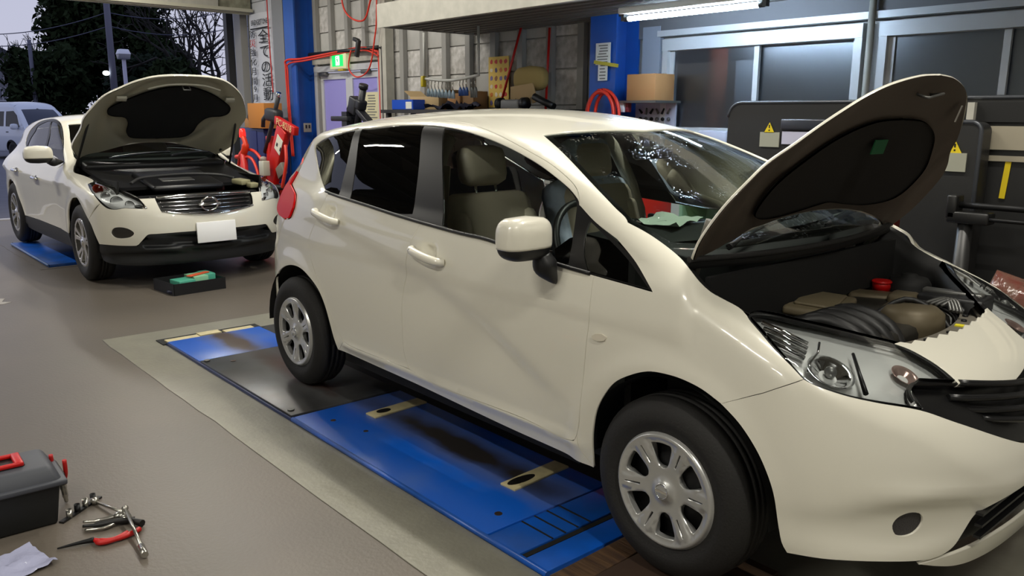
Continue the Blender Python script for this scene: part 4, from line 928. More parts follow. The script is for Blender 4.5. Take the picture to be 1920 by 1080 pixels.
# --- cabin
m=mb(); m.box((-1.3,0,.31),(2.0,1.40,.04)); m.build('cabin_floor',TRIMG,car)
m=mb(); vs=[]
dp=[(-.30,1.09),(-.42,1.105),(-.60,1.08),(-.68,1.03),(-.66,.90),(-.52,.70)]
for y in np.linspace(-.68,.68,20):
    hmp=.03*math.exp(-((y+.36)/.18)**2)
    for j,(x,z) in enumerate(dp): vs.append((x+(.10 if j<1 else 0)-.10*(y/.68)**2*(j<2),y,z+hmp*(j in (1,2))))
m.add(vs,[(i*6+j,i*6+j+1,(i+1)*6+j+1,(i+1)*6+j) for i in range(19) for j in range(5)],True); m.build('dashboard',mat('dash_black',(.10,.105,.10),.55),car)
stw=bpy.data.objects.new('steering_wheel',None); C.objects.link(stw); stw.parent=car; stw.location=(-.80,-.36,1.0); stw.rotation_euler=(0,-.42,0)
m=mb(); m.ring([(0,.185*math.cos(a),.185*math.sin(a)) for a in [2*PI*k/36 for k in range(36)]],.015,10,True); m.build('rim',BLK,stw)
m=mb(); m.box((.02,0,-.01),(.05,.14,.11),(0,0,0),.02); m.box((.02,0,.0),(.02,.34,.035),(0,0,0),.008); m.box((.02,0,-.09),(.02,.05,.16),(0,0,0),.008); m.cyl((.03,0,0),(.22,0,-.02),.03,12); m.build('hub',BLK,stw)
seat_parts(car,-1.06,-.37,.50,CLOTH)
ps=seat_parts(car,-1.06,.37,.50,CLOTH)
sh=mat('plastic_cover_bluish',(.80,.86,.95),.12,bump=1.0,bscale=16,alpha=None)
m=mb(); m.box((-.40,0,.38),(.20,.54,.66),(0,-.32,0),.07); m.box((-.49,0,.79),(.16,.30,.24),(0,-.2,0),.06); m.build('plastic_cover',sh,ps)
m=mb(); m.box((-2.05,0,.62),(.50,1.28,.20),(0,-.08,0),.06); m.box((-2.36,0,.92),(.16,1.28,.60),(0,-.3,0),.06); m.build('rear_seat',mat('rear_seat_dark',(.20,.19,.18),.7),car)
for s in (-1,1):
    m=mb(); m.box((-2.47,s*.32,1.24),(.09,.26,.15),(0,-.2,0),.04); m.build('rear_head_restraint',mat('rear_seat_dark',(.2,.19,.18)),car)
    m=mb(); m.ring(spline([(-1.40,s*.715,.45),(-1.45,s*.69,1.02),(-1.52,s*.61,1.30),(-1.56,s*.52,1.42)],6),[.045]*7+[.035]*12,8); m.build('pillar_lining',LINER,car)
    m=mb(); m.box((-.93,s*.775,.70),(1.0,.03,.58),(s*.02,0,0),.01); m.box((-1.85,s*.77,.72),(.75,.03,.60),(s*.02,0,0),.01); m.build('door_lining',TRIMG,car)
m=mb(); m.ring([(-1.47,-.60,1.30),(-1.44,-.66,.9),(-1.40,-.68,.5)],.022,4,sm=False); m.build('seat_belt',mat('belt_cream',(.62,.58,.48),.7),car)
hl_=[(-.98,0,1.45,1),(-1.0,-.3,1.45),(-1.05,-.50,1.43,1),(-1.5,-.56,1.46),(-2.3,-.54,1.44),(-2.8,-.50,1.38,1),(-2.85,0,1.40,1)]
panel('headliner',lambda p:FG(p)+.045,hl_,TP,LINER,car,mirror=True,sp=.1,th=0,rim=False)
m=mb(); m.box((-.78,0,1.37),(.04,.24,.06),(0,.3,0),.02); m.cyl((-.78,0,1.39),(-.80,0,1.44),.012,8); m.build('rear_view_mirror',BLK,car)
# paper and cloths left on the dashboard (lying in the car, moved on their own)
def crumple(name,c,w,h,amp,m,n=14,sd=1,rz=0.):
    r=np.random.default_rng(sd); g=r.normal(0,amp,(n+1,n+1)); g=(g+np.roll(g,1,0)+np.roll(g,1,1)+np.roll(g,-1,0)+np.roll(g,-1,1))/5
    vs=[(w*(i/n-.5),h*(j/n-.5),g[i,j]) for i in range(n+1) for j in range(n+1)]; k=n+1
    R=Matrix.Rotation(rz,3,'Z'); vs=[R@Vector(v)+Vector(c) for v in vs]
    return mb().add(vs,[(i*k+j,(i+1)*k+j,(i+1)*k+j+1,i*k+j+1) for i in range(n) for j in range(n)],True).build(name,m)
# ================================================================== white crossover behind
suv=thing('crossover_car','white crossover with black lower bumper and open hood, parked behind the hatchback','car',(-6.75,-.03,0),math.radians(.6))
def sp_(name,loop,d=S_,m=WHITE,F=None,both=True,parent=None,**k):
    k.setdefault('sp',.05); o=panel(name,F or FS,loop,d,m,parent or suv,**k); return (o,flip(o)) if both else o
def arcp(xc,zc,R,a0,a1,n,y=-.89): return [(xc+R*math.cos(math.radians(a0+(a1-a0)*k/n)),y,zc+R*math.sin(math.radians(a0+(a1-a0)*k/n))) for k in range(n+1)]
RA=arcp(-2.72,.353,.408,176,4,12); FA=arcp(.02,.353,.408,176,6,12)
ds=[(-.632,-.82,1.04),(-.79,-.854,.976),(-.777,-.885,.905),(-.757,-.898,.85),(-.745,-.89,.60),(-.75,-.87,.40,1)]
mid=[(-1.615,-.765,1.13,1),(-1.64,-.86,.98),(-1.66,-.89,.80),(-1.67,-.88,.55),(-1.66,-.87,.40,1)]
shell=[(-.632,-.715,1.103,1),(-.726,-.698,1.150),(-.939,-.657,1.259),(-1.130,-.612,1.355),(-1.264,-.585,1.409,1),(-1.20,-.35,1.428),(-1.16,0,1.432,1),(-1.6,0,1.51),(-2.0,0,1.515),(-2.6,0,1.475),(-3.2,0,1.375,1),(-3.2,-.35,1.36),(-3.2,-.52,1.32,1),(-3.25,-.62,1.22),(-3.32,-.69,1.08),(-3.40,-.74,.92),(-3.44,-.78,.70),(-3.42,-.80,.40,1)]+[RA[0]+(1,)]+RA[1:-1]+[(-2.313,-.87,.385,1),(-2.36,-.88,.50),(-2.47,-.89,.66),(-2.56,-.89,.80),(-2.58,-.87,.95),(-2.55,-.80,1.07),(-2.50,-.75,1.14,1),(-2.66,-.709,1.216),(-2.54,-.688,1.318),(-2.26,-.679,1.397),(-2.06,-.658,1.444),(-1.89,-.635,1.464),(-1.73,-.617,1.471),(-1.515,-.627,1.454),(-1.33,-.645,1.420),(-1.18,-.671,1.368),(-1.03,-.705,1.294),(-.885,-.743,1.204),(-.78,-.774,1.127),(-.66,-.80,1.06,1)]
sp_('body_shell',shell,SU,both=False,mirror=True,sp=.04)
beltS=[(-.66,-.81,1.045),(-1.148,-.780,1.108),(-1.615,-.765,1.125)]
D1=sp_('front_door',[(-.66,-.812,1.04,1)]+ds[1:]+[mid[-1]]+mid[-2:0:-1]+[(-1.615,-.765,1.12,1),(-1.148,-.780,1.103)],both=False)
D2=sp_('rear_door',[(-1.615,-.765,1.12,1)]+mid[1:]+[(-2.313,-.87,.385,1),(-2.36,-.88,.50),(-2.47,-.89,.66),(-2.56,-.89,.80),(-2.58,-.87,.95),(-2.55,-.80,1.07),(-2.48,-.762,1.112,1),(-2.28,-.771,1.112)],both=False)
for D,x,z in ((D1,-1.47,.862),(D2,-2.40,.895)):
    m=mb(); m.ring(spline([(x-.10,-.893,z),(x-.08,-.922,z),(x+.08,-.922,z-.004),(x+.10,-.893,z-.008)],4),.015,8); m.build('door_handle',CHR,D)
    m=mb(); m.ball((x,-.890,z-.004),.05,12,8,(1.2,.25,.62)); m.build('handle_recess',mat('handle_shadow_grey',(.30,.29,.27),.4),D)  # recess shade is put in as a grey bulge behind the handle
flip_tree(D1); flip_tree(D2)
sp_('window_trim',SP['dlo'],SU,GBLK,off=.004,holes=[SP['door_glass'],SP['rear_glass']],sp=.03)
sp_('front_door_glass',SP['door_glass'],SU,GLS,off=.008,th=.004); sp_('rear_door_glass',SP['rear_glass'],SU,glass('light_tint_glass',(.55,.57,.58)),off=.008,th=.004)
sp_('sill_cladding',[(-.42,-.885,.385,1),(-.75,-.87,.393),(-1.04,-.868,.390),(-1.66,-.868,.393),(-2.31,-.87,.378,1),(-2.33,-.85,.28),(-2.2,-.84,.24),(-1.2,-.845,.24),(-.5,-.85,.25),(-.40,-.86,.28)],m=mat('cladding_charcoal',(.14,.14,.14),.6))
sp_('front_fender',[(-.632,-.715,1.103,1),(-.66,-.80,1.062,1),(-.63,-.82,1.04)]+ds[1:-1]+[(-.75,-.87,.398,1),(-.42,-.885,.39,1)]+FA[1:8]+[(.355,-.893,.60,1),(.539,-.83,.756,1),(.447,-.845,.81),(.288,-.837,.859),(.144,-.816,.898,1),(.130,-.791,.908),(.10,-.76,.93),(-.085,-.765,.95),(-.338,-.80,.976),(-.485,-.761,1.026),(-.555,-.712,1.07)],(-.15,.8,-.6),sp=.035)
bmp=[(.355,-.893,.60,1),(.539,-.83,.756,1),(.601,-.80,.717),(.653,-.76,.706),(.692,-.72,.712),(.718,-.687,.719),(.779,-.592,.713),(.805,-.525,.712,1),(.765,-.549,.762),(.724,-.562,.793,1),(.763,-.442,.794,1),(.842,-.424,.684,1),(.855,-.383,.667),(.871,-.3,.651),(.884,-.184,.637),(.888,-.061,.630),(.889,0,.630,1),(.90,0,.491,1),(.90,-.19,.491),(.862,-.462,.489),(.837,-.535,.488),(.826,-.558,.477),(.806,-.592,.436),(.784,-.619,.40),(.771,-.635,.389),(.697,-.729,.389),(.586,-.818,.393),(.487,-.858,.392,1),(.445,-.875,.472),(.399,-.886,.555)]
BS=(-.85,.5,-.15)
fgS=SP['fogR']
sp_('front_bumper',bmp,BS,both=False,mirror=True,sp=.035,holes=[fgS])
fp,_=sp_('fog_light',fgS,BS,mat('fog_lamp_glass',(.30,.29,.28),.1,.6),off=.012,th=.004,sp=.02)
low=[(.487,-.858,.388,1),(.586,-.818,.389),(.697,-.729,.385),(.771,-.635,.385),(.784,-.619,.396),(.806,-.592,.432),(.826,-.558,.473),(.837,-.535,.484),(.862,-.462,.485),(.90,-.19,.487),(.90,0,.487,1),(.86,0,.20,1),(.82,-.4,.20),(.72,-.65,.205),(.57,-.79,.22),(.46,-.83,.24,1),(.47,-.86,.30)]
def FLs(p):
    z,a=p[...,2],np.abs(p[...,1]); return FS(p)+.05*sstep(.47,.44,z)*sstep(.36,.38,z)*sstep(.60,.55,a)+.02*sstep(.33,.30,z)*sstep(.2,.3,z)
sp_('lower_bumper',low,BS,mat('bumper_black',(.10,.105,.11),.5),F=FLs,both=False,mirror=True,sp=.025)
gS=SP['grille']; gl=[p for p in gS]
gpo=panel('grille',FS,[(p[0],p[1],p[2],1) for p in [(.765,-.44,.795),(.785,-.2,.806),(.787,0,.813),(.889,0,.631),(.884,-.184,.638),(.871,-.30,.652),(.855,-.383,.668),(.843,-.424,.684)]],(-1,0,-.2),GBLK,suv,mirror=True,off=.03,sp=.04)
for k in range(5):
    z=.785-.033*k; w=.415-.006*k; x0=.80+.021*k
    pts=[(x0-.035*(q/w)**2,q,z) for q in np.linspace(-w,w,15)]
    m=mb(); m.ring(pts,[.0065]*15,6); m.build('slat',mat('slat_dark_chrome',(.62,.62,.64),.12,1.),gpo)
m=mb(); m.ring([(.79-.03*(q/.44)**2,q,.808-.012*(q/.44)**2) for q in np.linspace(-.43,.43,17)],.011,8); m.ring([(.892-.05*(q/.42)**2,q,.636+.045*(q/.42)**2) for q in np.linspace(-.42,.42,17)],.011,8); m.build('grille_frame',CHR,gpo)
m=mb(); m.ring([(.865,.075*math.cos(a),.722+.06*math.sin(a)) for a in [2*PI*k/32 for k in range(32)]],.010,8,True); m.box((.868,0,.722),(.014,.20,.026),(0,-.4,0),.004); m.build('emblem',CHR,gpo)
for hp_ in (SP['headR'],):
    h=panel('headlight',FS,hp_,(-.7,.45,-.5),mat('headlight_dark_housing',(.92,.92,.92),.3,.15),suv,off=.04,sp=.03,gap=.004,th=-.035)
    panel('lens',FS,hp_,(-.7,.45,-.5),LENS,h,off=.001,th=0,gap=.001,sp=.05,rim=False)
    panel('lens_border',FS,hp_,(-.7,.45,-.5),GBLK,h,off=.003,th=.04,gap=.0005,sp=.03,holes=[[tuple(np.array(p[:3])*.975+np.array([.5,-.70,.81])*.025) for p in hp_]])
    for (x,y,z,r,mm) in ((.57,-.70,.765,.052,'c'),(.67,-.625,.745,.036,'c'),(.45,-.755,.81,.04,'c'),(.31,-.775,.865,.042,'r')):
        b=mb(); b.lathe([(.006,.03),(r*.5,.02),(r*.9,-.004),(r,-.012),(r*1.1,-.010)],(0,0,0),'y',20); o=b.build('lamp_bowl',CHR if mm=='c' else mat('amber_lamp',(.62,.22,.14),.2,.3),h); o.location=(x,y,z); o.rotation_euler=(.35,0,1.0)
    b=mb(); b.ring(spline([(.22,-.765,.905),(.34,-.735,.885),(.45,-.72,.85)],4),.010,6); b.build('reflector_strip',CHR,h); b=mb(); b.ring(spline([(.72,-.60,.728),(.77,-.56,.722),(.80,-.53,.716)],4),.014,6); b.build('reflector_strip',CHR,h)
    flip_tree(h)
GS=vec(greenS); LS=vec(lowS)
wsS=[(-1.264,-.585,1.409,1),(-1.130,-.612,1.355),(-.939,-.657,1.259),(-.726,-.698,1.150),(-.632,-.715,1.103,1),(-.55,-.55,1.09),(-.47,-.3,1.10),(-.45,0,1.10,1),(-1.16,0,1.432,1),(-1.20,-.35,1.428)]
panel('windshield',GS,wsS,(-.42,0,-.9),glass('suv_windshield_glass',(.72,.78,.76)),suv,mirror=True,off=.008,th=.004,sp=.07,gap=0)
HA2=math.radians(42); HX2,HZ2=-.68,1.105
def oh2(V,N):
    c,s=math.cos(HA2),math.sin(HA2)
    def R(a,o): x=a[:,0]-o*HX2; z=a[:,2]-o*HZ2; return np.stack([x*c-z*s+o*HX2,a[:,1],x*s+z*c+o*HZ2],1)
    return R(V,1),R(N,0)
hS=[(.79,0,.8,1),(.775,-.17,.8),(.72,-.34,.8),(.60,-.49,.82),(.47,-.60,.85),(.36,-.67,.89),(.22,-.73,.91),(.08,-.77,.93),(-.085,-.765,.95),(-.338,-.80,.976),(-.50,-.755,1.03),(-.64,-.69,1.10,1),(-.55,-.45,1.1),(-.48,-.2,1.1),(-.47,0,1.1,1)]
h2=panel("hood",LS,hS,TP,WHITE,suv,mirror=True,sp=.045,th=.016,post=oh2)
def FI2(p):
    x,y=p[...,0],np.abs(p[...,1]); e=np.minimum(np.abs(np.hypot((x-.1)/1.25,y)-.50),.15); return LS(p)+.024-.014*bump(e,0,.035)
panel('inner_frame',FI2,[tuple(np.array([.1,0,.9])+(np.array(p[:3])-np.array([.1,0,.9]))*np.array([.975,.985,1]))+tuple(p[3:]) for p in hS],TP,mat('hood_inner_olive',(.66,.645,.56),.6),h2,mirror=True,sp=.035,th=.004,post=oh2,inner=True)
pad2=[(.58,0,.8,1),(.565,-.12,.8),(.48,-.30,.8),(.36,-.46,.8),(.25,-.56,.8),(.15,-.57,.8),(.10,-.52,.8),(.06,-.40,.8),(-.06,-.34,.8),(-.22,-.32,.8),(-.32,-.24,.8),(-.35,0,.8,1)]
panel('insulation_pad',lambda p:LS(p)+.036,pad2,TP,mat('felt_dark_green_black',(.055,.06,.06),.95),h2,mirror=True,sp=.05,th=-.012,post=oh2,inner=True)
def hp2(x,y,z):
    v,_=oh2(np.array([[x,y,z]]),np.array([[0,0,1.]])); return tuple(v[0])
m=mb(); m.ring(spline([hp2(.60,-.33,.80),hp2(.66,-.18,.795),hp2(.68,0,.79),hp2(.66,.18,.795),hp2(.60,.33,.80)],5),.010,6); m.build('edge_seal',mat('seal_pale_grey',(.62,.61,.55),.5),h2)
m=mb(); m.ring([hp2(.64,-.03,.81),hp2(.64,-.03,.76),hp2(.64,.03,.76),hp2(.64,.03,.81)],.007,6); m.build('latch_striker',GREYM,h2)
for s in (-1,1):
    m=mb(); m.box(hp2(.40,s*.50,.868),(.05,.09,.03),(0,-HA2,0),.008); m.build('bump_stop',mat('seal_pale_grey',(.62,.61,.55)),h2)
    m=mb(); m.ring(spline([(-.70,s*.66,1.0),(-.66,s*.68,1.08),hp2(-.50,s*.70,1.02)],4),.018,8); m.build('hood_hinge',DARK,suv)
    m=mb(); m.cyl((-.45,s*.76,1.0),hp2(-.02,s*.70,.95),.011,8); m.build('gas_strut',DARK,suv)
m=mb(); m.box((-.10,0,.93),(.98,1.36,.03),(0,.16,0)); m.box((-.47,0,1.02),(.16,1.36,.06),(0,.2,0),.02); m.build('bay_cover',mat('bay_cover_black',(.06,.06,.065),.5),suv)
m=mb(); m.box((.25,-.05,.90),(.62,.66,.06),(0,.16,0),.03); ec=m.build('engine_cover',mat('engine_cover_black',(.10,.10,.11),.35),suv)
m=mb(); m.ring(spline([(.33,-.50,.895),(.24,-.38,.935),(.19,-.1,.950),(.19,.15,.950),(.24,.38,.93),(.34,.47,.90)],5),.014,8); m.build('seal',mat('rubber_grey',(.22,.22,.22),.5),ec)
m=mb(); m.box((.36,-.10,.918),(.12,.30,.01),(0,.16,0),.004); m.build('plate',GREYM,ec)
m=mb(); m.box((.42,.50,.87),(.14,.12,.05),(0,.1,.4),.01); m.box((.52,.57,.84),(.08,.09,.05),(0,.1,.2),.01); m.build('reservoir',mat('reservoir_cream',(.66,.64,.50),.4),suv)
m=mb(); m.box((.70,0,.775),(.10,.92,.04),(0,.2,0),.01); m.box((.60,0,.60),(.10,1.1,.4)); m.build('radiator_cover',mat('bay_cover_black',(.06,.06,.065)),suv)
for s in (-1,1):
    m=mb(); m.box((.05,s*.68,.72),(.9,.02,.42),(s*.1,0,0)); m.build('bay_wall',DARK,suv)
for a,b_,c_ in (((-.46,-.45,1.09),(-.52,-.15,1.12),(-.56,.18,1.13)),((-.46,.15,1.10),(-.55,.40,1.12),(-.62,.60,1.12))):
    m=mb(); m.ring(spline([a,b_,c_],5),.012,6); m.build('wiper_arm',mat('wiper_satin',(.30,.31,.33),.25,.6),suv)
side_mirror(suv,(-.66,-1.02,1.135),(.075,.125,.085),[(-.66,-.94,1.075),(-.67,-.88,1.06),(-.68,-.80,1.06)],WHITE)
side_mirror(suv,(-.80,.86,1.10),(.11,.06,.075),[(-.74,.82,1.06),(-.72,.80,1.05),(-.70,.78,1.05)],WHITE)
m=mb(); m.box((.922,.025,.475),(.016,.36,.185),(0,-.06,0),.004); m.build('number_plate',mat('plate_blank_white',(1,1,1),.5,emit=(1,1,1),estr=0),suv)
m=mb(); m.box((.902,.015,.475),(.02,.33,.16),(0,-.06,0)); m.build('plate_holder',BLK,suv)
for x,y,l in ((0.02,-.783,False),(-2.74,-.783,False),(.02,.783,True),(-2.74,.783,True)): make_wheel(suv,(x,y,.353 if x>-1 else .385),.353,.225,.236,'alloy',rot=.25 if x>-1 else .9,left=l)
for x in (.02,-2.72):
    for s in (-1,1):
        m=mb(); n=20; R=.41
        vs=[(x+R*math.cos(PI*(-.08+1.16*k/n)),y,.353+R*math.sin(PI*(-.08+1.16*k/n))) for y in (s*.865,s*.52) for k in range(n+1)]
        m.add(vs,[(k,k+1,n+2+k,n+1+k) for k in range(n)]+[tuple(n+1+k for k in range(n+1))],True); m.build('wheel_arch_liner',DARK,suv)
m=mb(); m.box((-1.35,0,.30),(1.7,1.5,.08)); m.box((.15,0,.28),(1.2,1.0,.08)); m.box((-2.9,0,.40),(1.0,1.0,.2)); m.box((-.72,0,.75),(.03,1.4,.7)); m.build('underbody',DARK,suv)
panel('tailgate',FS,[(-3.2,0,1.37,1),(-3.2,-.50,1.32),(-3.35,-.66,1.05),(-3.5,-.72,.75),(-3.5,-.72,.35,1),(-3.6,0,.33,1)],RW,WHITE,suv,mirror=True,sp=.07)
m=mb(); m.box((-3.56,-.62,.98),(.14,.14,.12),(0,0,.8),.03); flip(m.build('tail_light',mat('tail_light_red',(.8,.02,.03)),suv))
m=mb(); m.box((-.85,0,1.02),(.5,1.3,.14),(0,.15,0),.05); m.build('dashboard',mat('dash_black',(.10,.105,.10)),suv)
TAN=mat('tan_leather',(.50,.45,.36),.45); 
seat_parts(suv,-1.55,-.38,.52,TAN); seat_parts(suv,-1.55,.38,.52,TAN)
m=mb(); m.box((-2.45,0,.62),(.5,1.3,.2),(0,-.08,0),.06); m.box((-2.75,0,.90),(.16,1.3,.55),(0,-.3,0),.06); m.build('rear_seat',mat('red_brown_upholstery',(.38,.12,.14),.7),suv)
panel('headliner',lambda p:GS(p)+.05,[(-1.3,0,1.4,1),(-1.35,-.5,1.4,1),(-2.0,-.54,1.45),(-3.0,-.5,1.35,1),(-3.1,0,1.35,1)],TP,LINER,suv,mirror=True,sp=.12,th=0,rim=False)
for s in (-1,1):
    m=mb(); m.box((-1.2,s*.81,.72),(.85,.03,.6),(s*.02,0,0),.01); m.box((-2.1,s*.81,.72),(.85,.03,.6),(s*.02,0,0),.01); m.build('door_lining',mat('lining_maroon',(.30,.13,.14),.7),suv)
# ================================================================== the vehicle lifts
LB=mat('lift_blue_paint',(.06,.35,.76),.34,var=.25,vscale=2.6,vcol=(.10,.27,.52),bump=.05,bscale=30)
LBK=mat('slide_plate_dark_steel',(.17,.165,.16),.32,.4,var=.5,vscale=2.2,vcol=(.25,.17,.14))
CRM=mat('lift_pad_cream',(.80,.75,.58),.5,var=.2,vscale=20)
WEAR=mat('worn_primer_brown',(.27,.21,.185),.45,.2,var=.5,vscale=9,vcol=(.17,.15,.145))
def wear_mat(name,x0,y0,ax,by,base,worn,blotch=6.,th=.45):
    """paint rubbed through to brown primer along the tyre track (object coordinates)"""
    m=bpy.data.materials.new(name); m.use_nodes=True; nt=m.node_tree; n=nt.nodes; l=nt.links; b=n['Principled BSDF']; b.inputs['Roughness'].default_value=.36
    tc=n.new('ShaderNodeTexCoord'); mp=n.new('ShaderNodeMapping'); mp.inputs['Location'].default_value=(-x0/ax,-y0/by,0); mp.inputs['Scale'].default_value=(1/ax,1/by,0); l.new(tc.outputs['Object'],mp.inputs[0])
    ln=n.new('ShaderNodeVectorMath'); ln.operation='LENGTH'; l.new(mp.outputs[0],ln.inputs[0])
    ns=n.new('ShaderNodeTexNoise'); ns.inputs['Scale'].default_value=blotch; ns.inputs['Detail'].default_value=6; l.new(tc.outputs['Object'],ns.inputs[0])
    ad=n.new('ShaderNodeMath'); ad.operation='MULTIPLY_ADD'; ad.inputs[1].default_value=.9; ad.inputs[2].default_value=-.45; l.new(ns.outputs[0],ad.inputs[0])
    a2=n.new('ShaderNodeMath'); a2.operation='ADD'; l.new(ad.outputs[0],a2.inputs[0]); l.new(ln.outputs['Value'],a2.inputs[1])
    mr=n.new('ShaderNodeMapRange'); mr.inputs[1].default_value=th-.35; mr.inputs[2].default_value=th+1.25; l.new(a2.outputs[0],mr.inputs[0])
    n2=n.new('ShaderNodeTexNoise'); n2.inputs['Scale'].default_value=2.3; n2.inputs['Detail'].default_value=8; l.new(tc.outputs['Object'],n2.inputs[0]); r2=n.new('ShaderNodeMapRange'); r2.inputs[1].default_value=.48; r2.inputs[2].default_value=.75; l.new(n2.outputs[0],r2.inputs[0])
    x0_=n.new('ShaderNodeMix'); x0_.data_type='RGBA'; l.new(r2.outputs[0],x0_.inputs[0]); x0_.inputs[6].default_value=(*lin(base),1); x0_.inputs[7].default_value=(*[v*.75+w*.25 for v,w in zip(lin(base),lin((.45,.52,.60)))],1)
    cr=n.new('ShaderNodeValToRGB'); l.new(mr.outputs[0],cr.inputs[0]); e=cr.color_ramp.elements
    mid_=[v*.55+w*.45 for v,w in zip(lin(base),lin((.42,.42,.42)))]
    e[0].position=.18; e[0].color=(*lin(worn),1); e[1].position=.50; e[1].color=(*mid_,1)
    fa=n.new('ShaderNodeMapRange'); fa.inputs[1].default_value=.5; fa.inputs[2].default_value=1.; l.new(mr.outputs[0],fa.inputs[0])
    x=n.new('ShaderNodeMix'); x.data_type='RGBA'; l.new(fa.outputs[0],x.inputs[0]); l.new(cr.outputs[0],x.inputs[6]); l.new(x0_.outputs[2],x.inputs[7]); l.new(x.outputs[2],b.inputs['Base Color'])
    return m
def lift(root,x0,x1,full):
    for s in (-1,1):
        if full:
            y0,y1=(-1.085,-.44) if s<0 else (.44,1.085); yc=(y0+y1)/2; wd=y1-y0
            WM=wear_mat('lift_deck_blue_worn',-1.30,s*.66,.85,.11,(.06,.35,.76),(.20,.185,.18),5.,.45)
            WM2=wear_mat('lift_end_blue_worn',-3.72,s*.74,.45,.10,(.06,.35,.76),(.27,.21,.18),7.,.6)
            WM3=wear_mat('slide_plate_worn',-2.9,s*.74,.9,.13,(.175,.175,.18),(.27,.175,.14),6.,.35)
            def plate(nm,a,b,m_,h=.032): q=mb(); q.box(((a+b)/2,yc,h/2),(b-a-.006,wd,h),b=.003); return q.build(nm,m_,root)
            plate('end_plate',-3.99,-3.415,WM2); plate('slide_plate',-3.405,-2.165,WM3,.036); plate('deck_plate',-2.155,-.595,WM); 
            rp=plate('ribbed_flap',-.59,-.415,LB)
            for k in range(4):
                q=mb(); q.box((-.50,yc+(-.16+.065*k)*1,.0335),(.17,.006,.003)); q.build('rib_groove',DARK,rp)
            q=mb(); q.box((-.40,yc,.02),(.022,wd,.016)); q.build('gap_shadow_bar',DARK,root)
            plate('end_flap',-.388,-.27,LB,.030)
            ye=y0 if s<0 else y1
            q=mb(); q.ring([(-2.15,ye,.021),(-.27,ye,.019)],.013,8); q.build('edge_rail',LB,root)
            q=mb(); q.box((-3.07,ye-.005*s*0,.014),(1.84,.02,.024)); q.build('edge_rail',mat('lift_edge_dark_blue',(.05,.15,.36),.4),root)
            for xx in (-1.915,-.845):
                yy=s*.615; q=mb(); q.box((xx,yy,.036),(.085,.33,.010),(0,0,-.06*s),.002); pd=q.build('lifting_pad',CRM,root)
                q=mb(); q.prism([(.034*math.cos(a)*.75,.034*math.sin(a)*(1.2 if xx<-1 else 2.2)) for a in [2*PI*k/18 for k in range(18)]],0,.0015); h=q.build('pad_hole',mat('pad_hole_black',(.07,.06,.05),.5),pd); h.location=(xx,yy-.08 if s<0 else yy+.08,.0408)  # the hole's dark inside is put in as a flat black disc
            for xx,yy in ((-3.37,s*1.055),(-2.24,s*1.05)):
                q=mb(); q.cyl((xx,yy,.036),(xx,yy,.044),.018,10); q.build('bolt',GREYM,root)
            for xx,yy,rr in ((-.69,s*.95,.016),(-1.98,s*.95,.014),(-1.75,s*.90,.012)):
                q=mb(); q.cyl((xx,yy,.030),(xx,yy,.0335),rr,12); q.build('plug',WEAR,root)
            q=mb(); q.cyl((-3.27,s*.93,.036),(-3.27,s*.93,.0385),.016,10); q.build('plug',WEAR,root)
            for a,b in ((-1.08,-.86),(-.85,-.70),(-.68,-.47)):
                q=mb(); q.box((-4.03 if a!=-.85 else -4.07,s*abs((a+b)/2),.018),(.085,b-a,.018),(0,0,0)); q.build('marker_block',CRM,root)
            q=mb(); q.box((-4.065,yc,.010),(.15,wd+.06,.014)); q.build('pit_edge',DARK,root)
    return root
l1=thing('vehicle_lift','blue floor lift with cream pads and dark slide plates under the hatchback','vehicle lift',(0,0,-.007)); lift(l1,-4.0,-.27,True)
m=mb(); m.box((-2.1,0,.006),(3.9,.86,.012)); m.build('pit_cover',mat('pit_cover_dark',(.10,.10,.10),.7),l1)
l2=thing('vehicle_lift','blue lift runway lying under the rear wheels of the crossover','vehicle lift',(-8.55,0,0))
for s in (-1,1):
    q=mb(); q.box((0,s*.73,.016),(1.84,.60,.032),b=.003); rw=q.build('runway_plate',LB,l2)
    q=mb(); q.ring([(-.9,s*1.03,.022),(.92,s*1.03,.022)],.013,8); q.build('edge_rail',mat('edge_worn_pale',(.35,.45,.65),.4),rw)
    q=mb(); q.box((-.98,s*.75,.014),(.10,.5,.024),(0,0,0)); q.build('end_flap',GREYM,l2)
    q=mb(); q.ring([(-.35,s*.46,.07),(.35,s*.46,.07)],.035,8); q.build('hydraulic_pipe',GREYM,l2)
WOOD=mat('old_timber',(.36,.26,.16),.7,var=.4,vscale=5,vcol=(.20,.13,.09),bump=.4,bscale=14,stretch=(.6,6,1))
for k,(x,y,w,d,rz) in enumerate(((-.20,-.82,.10,.62,.03),(-.06,-.84,.17,.66,.01),(.14,-.85,.20,.70,-.01),(.36,-.84,.20,.66,.02))):
    q=mb(); q.box((0,0,.013),(w,d,.026),(0,0,0),.003); o=q.build('timber_plank',WOOD if k!=1 else mat('dark_timber',(.22,.15,.10),.75,bump=.3,bscale=12)); o.location=(x,y,.004); o.rotation_euler=(0,0,rz)
    tag(o,['worn timber plank at the blue lift end, rearmost under the front tyre','dark brown timber plank just behind the front tyre contact','timber plank directly under the front tyre of the hatchback','timber plank ahead of the front tyre, below the bumper'][k],'plank','planks under the front wheel')
q=mb(); q.box((.1,.84,.013),(.7,.66,.026),(0,0,0),.003); tag(q.build('timber_board',WOOD),'wide timber board under the far front tyre of the hatchback','board').location=(0,0,.004)
# ================================================================== tools on the floor
TGR=mat('toolbox_slate_grey',(.27,.28,.31),.55); TBK=mat('toolbox_black',(.085,.095,.10),.55)
tb=thing('toolbox','grey lidded toolbox with red handle on the concrete floor','toolbox',(-1.875,-2.47,0),PI/2-.03)
